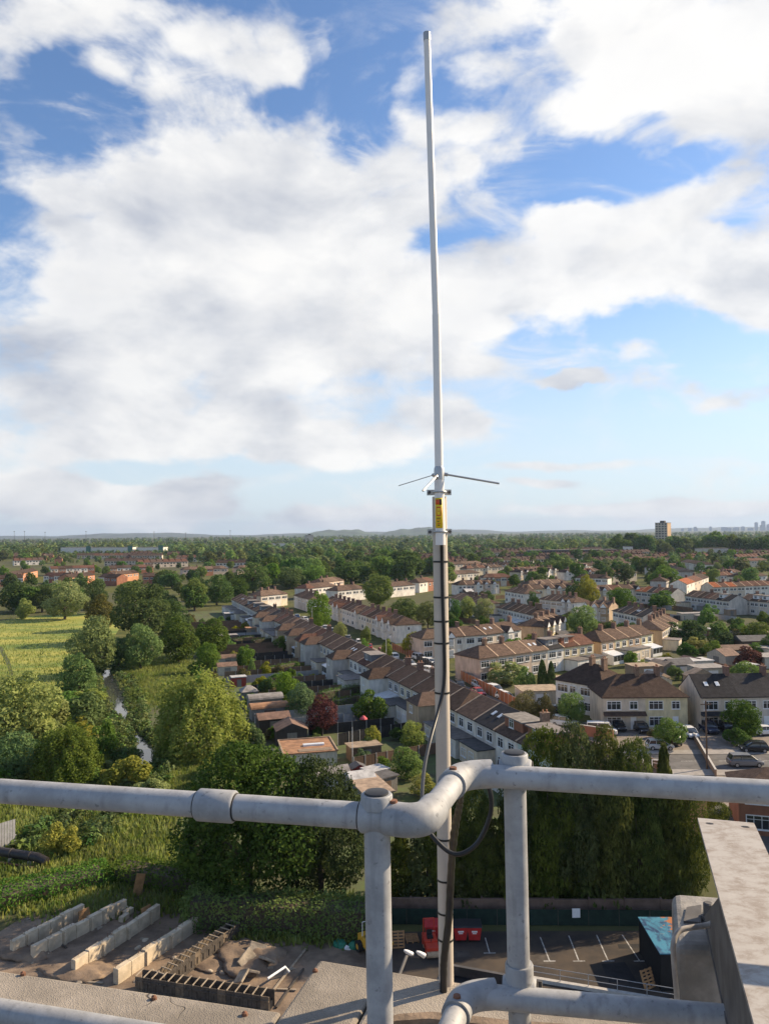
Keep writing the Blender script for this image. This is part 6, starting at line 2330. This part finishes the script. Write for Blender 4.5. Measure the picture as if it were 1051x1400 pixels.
for i, (a, b, m_) in enumerate([((360, 1372), (418, 1298), M_FORML), ((378, 1378), (415, 1325), M_FORM), ((378, 1353), (405, 1354), M_FORML)]):
    q0, q1 = at(*a, .1), at(*b, .1)
    d = q1 - q0
    o = MB().box(0, -.07, 0, d.length, .07, .08).build('scaffold_board', m_, loc=q0, rz=math.atan2(d.y, d.x))
    tag(o, ['long pale board beside the formwork corner', 'dark board parallel to the long pale one', 'short crosswise board between the two long ones'][i], 'board')
pb = at(187, 1226)
o = MB().box(-.38, -.03, 0, .38, .03, 2.3).build('plywood_sheet', M_PLY, loc=pb, rot=(.25, .18, .3))
tag(o, 'tall brown board standing upright at the end of a foundation wall', 'board')
for (px, py, lb) in [(203, 1258, 'plywood sheet leaning on the middle foundation wall'), (118, 1262, 'orange shutter board on the wall with loose blocks')]:
    o = MB().box(-.5, -.025, 0, .5, .025, 1.1).build('plywood_sheet', M_PLY, loc=at(px, py), rot=(-.3, 0, 1.0))
    tag(o, lb, 'board')
for i, (px, py) in enumerate([(160, 1252), (168, 1248), (176, 1250), (170, 1258)]):
    b_ = MB()
    b_.box(-.45, -.22, 0, .45, .22, .44)
    o = b_.build('concrete_block', M_SITE, loc=at(px, py, .05), rz=1.0 + i * .08)
    bevel(o, .03, 1)
    tag(o, 'pale concrete block in the pile between two foundation walls', 'block', 'pile of concrete blocks')
for i in range(46):
    px, py = rs.uniform(30, 330), rs.uniform(1240, 1345)
    p = at(px, py, .06)
    k = i % 3
    if k == 0:
        o = MB().box(-rs.uniform(.5, 1.3), -.07, 0, rs.uniform(.4, 1.2), .07, .06).build('scrap_board', rs.choice([M_PLY, M_FORML, M_FORM]), loc=p, rot=(rs.uniform(-.1, .1), rs.uniform(-.12, .12), rs.uniform(0, 3.1)))
        tag(o, 'scrap timber board dropped between the foundation walls', 'board', 'scrap boards on the site')
    else:
        lump('rubble_block', p, rs.uniform(.08, .30), rs.uniform(.08, .3), rs.uniform(.06, .2), rs.choice([M_RUB, M_SITE]), 'small rubble piece strewn between the foundation walls', 'rubble', 200 + i, 'rubble between the foundation walls', rs.uniform(0, 3))
M_GRN = mat('green_bag', (.025, .17, .105), .6, .3, 4, .4, 8)
lump('bulk_bag', at(465, 1293), .62, .5, .55, M_GRN, 'green builders bag with a torn top beside the hedge', 'bag', 41)
lump('bulk_bag', at(487, 1296), .6, .55, .6, M_GRN, 'fuller green builders bag nearest the yellow dumper', 'bag', 42)
lump('cement_bag', at(476, 1298), .3, .22, .3, M_UPVC, 'white sack between the two green bags', 'bag', 43)
for i in range(3):
    lump('rubble_block', at(352 + i * 6, 1272), .5, .25, .3, M_SITE, 'pale stone in the little pile under the hedge', 'rubble', 50 + i, 'pale stones under the hedge', i)

# ------------------------------------------------------------------ car park
M_WALLB = mat('boundary_brick', (.15, .10, .075), .9, .2, 1, .3, 10)
bw0, bw1 = Vector((-1.0, 64.6, 0)), Vector((34, 63.4, 0))
r = empty('boundary_wall', bw0, math.atan2((bw1 - bw0).y, (bw1 - bw0).x), 'dark brown wall between the conifers and the car park', 'wall')
for i in range(12):
    w_ = 35.0 / 12
    MB().box(i * w_ + .01, -.1, 0, (i + 1) * w_ - .01, .1, 1.75 + .04 * math.sin(i * 2.1)).build('wall_bay', M_WALLB, r)
    MB().box(i * w_ - .14, -.16, 0, i * w_ + .008, .16, 1.85).build('pier', M_WALLB, r)
r = empty('hoarding', bw0 + Vector((0, -.9, 0)), math.atan2((bw1 - bw0).y, (bw1 - bw0).x), 'dark green netted fence in front of the brown wall', 'fence')
M_NET = mat('green_net', (.012, .030, .022), .9, .25, 2)
for i in range(14):
    w_ = 2.45
    MB().box(i * w_ + .03, -.02, .05, (i + 1) * w_ - .03, .02, 1.3).build('panel', M_NET, r)
    MB().tube([(i * w_, 0, 0), (i * w_, 0, 1.4)], .03, 6).build('post', M_FORM, r)
sp_ = at(791, 1251, 1.5)
o = MB().box(-.32, -.02, -.36, .32, .02, .36).build('sign_board', M_UPVC, loc=(sp_.x, 62.80, 1.2))
tag(o, 'blank-looking white notice fixed on the dark green fence', 'sign')


def bin_(px, py, label, ang=0.0, lid=True):
    r = empty('wheelie_bin', at(px, py, .06), ang, label, 'bin', 'red waste bins')
    M_R = mat('bin_red', (.42, .025, .025), .5, .15, 3)
    b = MB().add([(-.42, -.34, .15), (.42, -.34, .15), (.42, .34, .15), (-.42, .34, .15), (-.56, -.45, 1.15), (.56, -.45, 1.15), (.56, .45, 1.15), (-.56, .45, 1.15)], [(0, 3, 2, 1), (4, 5, 6, 7), (0, 1, 5, 4), (1, 2, 6, 5), (2, 3, 7, 6), (3, 0, 4, 7)]).build('body', M_R, r)
    MB().box(-.22, -.425, .78, .22, -.418, .90, M=None).build('mark', M_UPVC, b)
    MB().box(-.16, -.412, .66, .16, -.405, .72).build('mark', M_UPVC, b)
    MB().add([(-.60, -.49, 1.153), (.60, -.49, 1.153), (.60, .49, 1.153), (-.60, .49, 1.153), (-.56, -.40, 1.26), (.56, -.40, 1.26), (.56, .46, 1.42), (-.56, .46, 1.42)], [(0, 3, 2, 1), (4, 5, 6, 7), (0, 1, 5, 4), (1, 2, 6, 5), (2, 3, 7, 6), (3, 0, 4, 7)]).build('lid', M_BLK if lid else M_R, r)
    for sx in (-.36, .36):
        for sy in (-.28, .28):
            MB().tube([(sx - .03, sy, .08), (sx + .03, sy, .08)], .08, 8).build('wheel', M_TYRE, r)


bin_(629, 1285, 'red bin with black lid nearer the mast', .03)
bin_(648, 1285, 'red bin with black lid nearer the bay lines', -.03)
bin_(590, 1284, 'red bin with red lid behind the small roller', 0, False)
# small ride-on roller
rl = empty('ride_on_roller', at(589, 1303, .06), .12, 'small red ride-on roller parked behind the mast', 'roller')
M_RO = mat('roller_red', (.50, .05, .025), .45, .12, 3)
MB().box(-.50, -.1, .45, .50, 1.25, .95).build('rear_body', M_RO, rl)
MB().box(-.45, -.95, .62, .45, -.12, .86).build('front_body', M_RO, rl)
for y in (-.62, .85):
    d_ = MB().tube([(-.45, y, .36), (.45, y, .36)], .355, 22).build('drum', mat('drum_steel', (.45, .33, .22), .6, .2, 4), rl, smooth=True)
    for s in (-1, 1):
        MB().box(s * .50 - .04, y - .08, .3, s * .50 + .04, y + .08, .75).build('yoke', M_RO, d_)
MB().box(-.22, .2, .953, .22, .62, 1.08).box(-.22, .58, 1.082, .22, .66, 1.45).build('seat', M_BLK, rl)
MB().tube([(0, -.1, .87), (0, .0, 1.25)], .03, 8).tube([(-.17, .02, 1.27), (.17, .02, 1.27)], .025, 8).build('steering', M_BLK, rl)
ro = MB()
for s in (-.42, .42):
    ro.tube([(s, .95, .95), (s, .95, 2.15)], .035, 8)
ro.tube([(-.42, .95, 2.15), (.42, .95, 2.15)], .035, 8)
ro.build('roll_bar', M_RO, rl)
# yellow dumper half hidden behind the post
dm = empty('site_dumper', at(511, 1306, .06), .5, 'yellow site dumper half hidden by the handrail post', 'dumper')
M_YE = mat('dumper_yellow', (.62, .33, .03), .5, .12, 3)
MB().add([(-.7, -1.3, .75), (.7, -1.3, .75), (.75, -.1, .6), (-.75, -.1, .6), (-.85, -1.6, 1.45), (.85, -1.6, 1.45), (.85, .1, 1.35), (-.85, .1, 1.35)], [(0, 3, 2, 1), (4, 5, 6, 7), (0, 1, 5, 4), (1, 2, 6, 5), (2, 3, 7, 6), (3, 0, 4, 7)]).build('skip', M_YE, dm)
MB().box(-.6, .15, .5, .6, 1.5, 1.15).build('engine_cover', M_YE, dm)
MB().box(-.4, .2, 1.153, .4, .7, 1.3).build('seat', M_BLK, dm)
MB().tube([(-.5, .9, 1.15), (-.5, .9, 2.2), (.5, .9, 2.2), (.5, .9, 1.15)], .04, 8).build('roll_bar', M_LAMPG, dm)
for sx in (-1, 1):
    for y in (-.75, 1.0):
        w_ = MB().tube([(sx * .75 - .16, y, .42), (sx * .75 + .16, y, .42)], .42, 16).build('wheel', M_TYRE, dm, smooth=True)
        MB().tube([(sx * .75 - .165, y, .42), (sx * .75 + .165, y, .42)], .2, 12).build('rim', M_YE, w_)


def pallet(p, rot, label, g=None):
    r = empty('pallet', p, 0, label, 'pallet', g)
    r.rotation_euler = rot
    for i in range(6):
        MB().box(-.5, -.6 + i * .22, .11, .5, -.48 + i * .22, .14).build('slat', M_PLY, r)
    for x in (-.44, 0, .44):
        MB().box(x - .05, -.6, 0, x + .05, .62, .108).build('bearer', M_PLY, r)
    return r


pallet(at(544, 1284, .65), (1.35, 0, .1), 'pallet standing on edge against the hedge')
pallet(at(563, 1284, .06), (0, 0, .1), 'pallet lying flat beside the upright one')
pallet(at(884, 1338, .62), (1.2, 0, .5), 'broken pallet propped at the painted container')

# painted container
ct = empty('container', (20.4, 56.6, .06), .0, 'dark container with a painted blue and orange swirled roof', 'container')
ct.rotation_euler.z = -.03
M_CT = mat('container_dark', (.012, .012, .013), .8, .2, 2)
MB().box(-1.55, -2.5, 0, 1.55, 2.5, 2.5).build('body', M_CT, ct)
mural = bpy.data.materials.new('mural')
mural.use_nodes = True
N_, L_n, p_, m_f, v_f, r_f, n_f, x_f = mk(mural.node_tree)
oc = N_.new('ShaderNodeTexCoord').outputs['Object']
wv = n_f(v_f('MULTIPLY', oc, (1.0, .55, 1)), 1.1, 4, .6, 1.6)
c_1 = x_f(r_f(wv, .35, .62, 0, 1), (.006, .030, .095, 1), (.045, .20, .29, 1))
sepx = N_.new('ShaderNodeSeparateXYZ')
L_n.new(oc, sepx.inputs[0])
msk = m_f('ADD', m_f('MULTIPLY', sepx.outputs[0], .55), m_f('MULTIPLY', n_f(oc, 1.2, 4, .6, .8), 2.2))
c_2 = x_f(r_f(msk, 1.22, 1.42, 0, 1), c_1, (.36, .13, .045, 1))
c_3 = x_f(r_f(n_f(oc, 2.3, 5, .6, 2.0), .62, .72, 0, .8), c_2, (.26, .23, .15, 1))
L_n.new(c_3, mural.node_tree.nodes['Principled BSDF'].inputs['Base Color'])
mural.node_tree.nodes['Principled BSDF'].inputs['Roughness'].default_value = .6
MB().box(-1.6, -2.55, 2.503, 1.6, 2.55, 2.58).build('painted_roof', mural, ct)
for x in (-1.45, 1.45):
    for y in (-2.42, 2.42):
        MB().box(x - .12, y - .12, -.0, x + .12, y + .12, .02).build('corner_foot', M_CT, ct)
# galvanised guard rail at the foot of the building
g0, g1 = at(727, 1320, 1.1), at(925, 1352, 1.1)
g0.z = g1.z = 0
gd = g1 - g0
gr2 = empty('guard_rail', g0, math.atan2(gd.y, gd.x), 'low galvanised guard rail on a kerb below the roof edge', 'railing')
MB().box(-.1, -.15, 0, gd.length + 2, .15, .30).build('kerb', M_POST, gr2)
for z in (.7, 1.1):
    MB().tube([(0, 0, z), (gd.length + 2, 0, z)], .025, 8).build('rail', M_GALV2, gr2)
for i in range(8):
    x = i * gd.length / 5
    if x < gd.length + 2:
        MB().tube([(x, 0, .3), (x, 0, 1.09)], .025, 8).build('post', M_GALV2, gr2)
# twin floodlight on a bracket below the ledge
fl = empty('floodlight', atd(553, 1325, 3.3), 0, 'pair of little white floodlights on a bracket below the ledge', 'floodlight')
b0 = atd(545, 1335, 3.2) - fl.location
b1_ = atd(556, 1306, 3.35) - fl.location
MB().tube([b0 + Vector((0, -1.3, 0)), b0, b1_], .007, 8).build('bracket', M_STEELD, fl)
for px in (556, 573):
    c = atd(px, 1303 + (px - 556) * .1, 3.35) - fl.location
    MB().tube([c + Vector((-.012, 0, .012)), c + Vector((0, -.0, .005)), c + Vector((.022, .01, -.012))], [.004, .009, .011], 12).build('lamp_head', M_UPVC, fl, smooth=True)
MB().tube([b1_, atd(573, 1309, 3.35) - fl.location], .005, 6).build('cross_bar', M_STEELD, fl)
# gutter trough below the ledge
q0, q1 = atd(592, 1312, 3.4), atd(735, 1337, 3.25)
d = q1 - q0
tr_ = empty('gutter', q0 - Vector((0, 0, .2)), math.atan2(d.y, d.x), 'dark cable trough along the wall below the ledge', 'trough')
MB().box(0, -.10, 0, d.length, .10, .09).build('channel', M_BLK, tr_)
MB().box(0, .102, 0, d.length, .118, .13).build('front_lip', M_STEELD, tr_)
for k in range(3):
    MB().box(.2 + k * .6, -1.5, .0, .24 + k * .6, -.103, .03).build('hanger', M_STEELD, tr_)

# pipe bridge and corrugated fence by the river
q0, q1 = at(-40, 1158, 1.2), at(52, 1172, 1.0)
d = q1 - q0
r = empty('pipe_bridge', (q0.x, q0.y, 0), 0, 'fat black pipe bridge crossing the overgrown stream', 'pipe')
o0 = Vector((q0.x, q0.y, 0))
MB().tube([q0 - o0, q1 - o0, q1 - o0 + d.normalized() * 1.0 - Vector((0, 0, .3))], .42, 18).build('pipe', mat('black_pipe', (.03, .026, .026), .5, .3, 2, coord='pos'), r, smooth=True)
for t in (.3, .62, .9):
    c = q0.lerp(q1, t) - o0
    MB().tube([c - d.normalized() * .06, c + d.normalized() * .06], .47, 18).build('flange', M_FORM, r, smooth=True)
    MB().box(c.x - .15, c.y - .4, -.0, c.x + .15, c.y + .4, c.z - .35).build('pier', M_SITE, r)
MB().tube([q0 - o0 + Vector((0, -.9, -.6)), q1 - o0 + Vector((0, -.9, -.6))], .10, 10).build('side_pipe', M_STUD, r)
q0, q1 = at(-45, 1180), at(23, 1158)
d = q1 - q0
r = empty('corrugated_fence', (q0.x, q0.y, 0), math.atan2(d.y, d.x), 'pale grey steel palisade screen beside the pipe bridge', 'fence')
n_ = int(d.length / .28)
for i in range(n_):
    MB().box(i * .28 + .01, -.02, .1, i * .28 + .25, .02, 2.9).build('pale', FENCEM['grey'], r)
MB().box(0, .022, 1.2, d.length, .07, 1.3).build('rail', FENCEM['grey'], r)

# ------------------------------------------------------------------ far buildings
M_SUNSIDE = mat('tower_sunlit', (.50, .34, .20), .9, .1, .1, coord='pos')  # low sun on the tower's right face, put into its colour
M_TB = mat('tower_beige', (.50, .42, .33), .9, .1, .1, coord='pos')


def block(px, pytop, D, w, d, label, m, floors=0, cols=0, rz=0.0, name='apartment_block', cat='building', z0=0.0, side=None, roofh=0):
    c = atd(px, pytop, D)
    h = c.z
    r = empty(name, (c.x, D, 0), rz, label, cat)
    MB().box(-w / 2, 0, 0, w / 2, d, h).build('wall', m, r)
    if side:
        MB().box(w / 2 + .004, 0, 0, w / 2 + .3, d, h * .99).build('side_wall', side, r)
    MB().box(-w / 2 - .4, -.4, h + .003, w / 2 + .4, d + .4, h + .5).build('roof', M_FLAT, r)
    if roofh:
        MB().box(-w * .18, d * .3, h + .503, w * .18, d * .7, h + roofh).build('plant_room', M_FORM, r)
    if floors:
        me = MB().box(0, -.08, 0, w / cols * .62, -.004, h / floors * .5).mesh('window')
        for i in range(floors):
            for j in range(cols):
                put('window', me, GLASS, r, (-w / 2 + w * (j + .19) / cols, 0, h * (i + .28) / floors))
    return r


block(903, 715, 1100, 17, 16, 'beige tower block with sunlight-tinted side rising from the far wood', M_TB, 12, 4, R(-38), 'tower_block', side=M_SUNSIDE, roofh=3.2)
block(424, 731.5, 2300, 20, 18, 'grey-brown tower block in the far wood left of the mast', M_TB, 0, 0, R(20), 'tower_block', roofh=3)
block(463, 737, 2100, 26, 12, 'pale block near the grey-brown tower block', WALLM['white'], 0, 0, .2)
block(490, 738, 2400, 44, 14, 'long low pale block in the far wood', WALLM['grey'], 0, 0, .1)
block(994, 744, 980, 26, 24, 'white hall with a low roof at the edge of the wood', WALLM['white'], 0, 0, .2, 'hall', roofh=2)
block(975, 750, 900, 36, 10, 'grey roofed shed beside the white hall', WALLM['grey'], 0, 0, .1, 'hall')
block(783, 752, 950, 110, 14, 'long dark flat school block in the wood', mat('dark_block', (.10, .10, .11), .8, .2, .1, coord='pos'), 2, 30, .05, 'school')
block(859, 747.5, 960, 10, 8, 'little white rooftop cube at the end of the dark school block', WALLM['white'], 0, 0, 0, 'plant_house')
block(936, 751, 1000, 22, 10, 'cream block beside the white hall', WALLM['cream'], 0, 0, 0, 'hall')
block(668, 741, 1700, 34, 14, 'white block right of the mast on the plain', WALLM['white'], 0, 0, 0)
block(640, 738, 2000, 26, 12, 'reddish block right of the mast on the plain', WALLM['pink'], 0, 0, 0)
for (px, w, lb) in [(104, 56, 'pale warehouse with green end walls'), (152, 80, 'longest pale warehouse on the plain'), (205, 50, 'pale warehouse at the end of the row')]:
    b = block(px, 748.5, 1420, w, 30, lb, WALLM['white'], 0, 0, 0, 'warehouse')
    MB().box(w / 2 - 9, -.5, 0, w / 2 - .5, -.01, 12.5).build('green_bay', mat('bay_green', (.06, .17, .13), .8, .1, .1), b)
block(385, 743, 1700, 60, 20, 'white shed on the plain left of the mast', WALLM['white'], 0, 0, 0, 'warehouse')
block(720, 735.5, 3600, 160, 30, 'far pale shed on the horizon plain', WALLM['white'], 0, 0, 0, 'warehouse')
block(540, 736.5, 3600, 200, 30, 'long white shed below the hill', WALLM['white'], 0, 0, 0, 'warehouse')
# tall clumps of trees around the tower block and the white hall
tr2 = random.Random(14)
for (x0, x1, yb, h0, n_) in [(850, 890, 757, 27, 8), (893, 915, 757.5, 19, 4), (916, 950, 757, 24, 6), (962, 1000, 757, 27, 7), (1005, 1050, 758, 22, 6)]:
    for k in range(n_):
        p = at(x0 + (x1 - x0) * (k + tr2.random() * .6) / n_, yb + tr2.uniform(0, 2))
        h = h0 * tr2.uniform(.8, 1.1)
        tree('broadleaf_tree', p.x, p.y, h * tr2.uniform(.9, 1.2), h, 'lo', tr2.choice([L_OAK, L_MID]), 'tall dark tree in the clumps beside the far tower block and white hall', 'clumps beside the far tower block')
# distant city skyline
sr = random.Random(8)
M_CITY = mat('city_glass', (.16, .19, .24), .5, .1, .01, coord='pos')
for (px, top, w) in [(985, 720, 60), (990, 721, 50), (996, 721.5, 40), (978, 719, 34), (1008, 720, 60), (1014, 719, 40), (1020, 721, 60), (1026, 713.5, 42), (1033, 717, 60), (1041, 711.5, 44), (1048, 716, 60), (1055, 713, 60), (945, 721.5, 30), (948, 719.5, 34), (930, 721.8, 30), (942, 721, 40)]:
    c = atd(px, top + .6, 12000)
    r = empty('skyscraper', (c.x, 12000 + sr.uniform(-200, 200), 0), sr.uniform(-.4, .4), 'blue-grey tower of the distant city skyline', 'skyscraper', 'distant city skyline')
    MB().box(-w / 2, -w / 2, 0, w / 2, w / 2, c.z * .94).build('shaft', M_CITY, r)
    MB().box(-w * .3, -w * .3, c.z * .94 + .01, w * .3, w * .3, c.z).build('crown', M_CITY, r)
# masts and pylons on the horizon
for i, (px, top) in enumerate([(20, 727), (34, 727), (62, 728), (211, 727.5), (315, 726), (118, 727), (254, 729)]):
    c = atd(px, top, 2600)
    r = empty('light_mast', (c.x, 2600, 0), 0, 'thin far-off mast standing against the horizon', 'mast', 'masts on the horizon')
    MB().tube([(0, 0, 0), (0, 0, c.z)], [.7, .4], 6).build('pole', M_FORM, r)
    MB().box(-2.2, -.4, c.z + .01, 2.2, .4, c.z + 1.6).build('head', M_FORM, r)

# ------------------------------------------------------------------ air
hz = MB().box(-17500, -700, -1.5, 17500, 17500, 275).build('haze', None)
hz.data.materials.clear()
hm = bpy.data.materials.new('haze')
hm.use_nodes = True
hn = hm.node_tree
for n in list(hn.nodes):
    if n.type == 'BSDF_PRINCIPLED':
        hn.nodes.remove(n)
pv = hn.nodes.new('ShaderNodeVolumePrincipled')
pv.inputs['Color'].default_value = (.50, .64, .88, 1)
pv.inputs['Density'].default_value = 5e-5
pv.inputs['Anisotropy'].default_value = .2
hn.links.new(pv.outputs[0], hn.nodes['Material Output'].inputs['Volume'])
hz.data.materials.append(hm)
tag(hz, 'thin pale haze filling the air over the plain', 'haze', None, 'stuff')
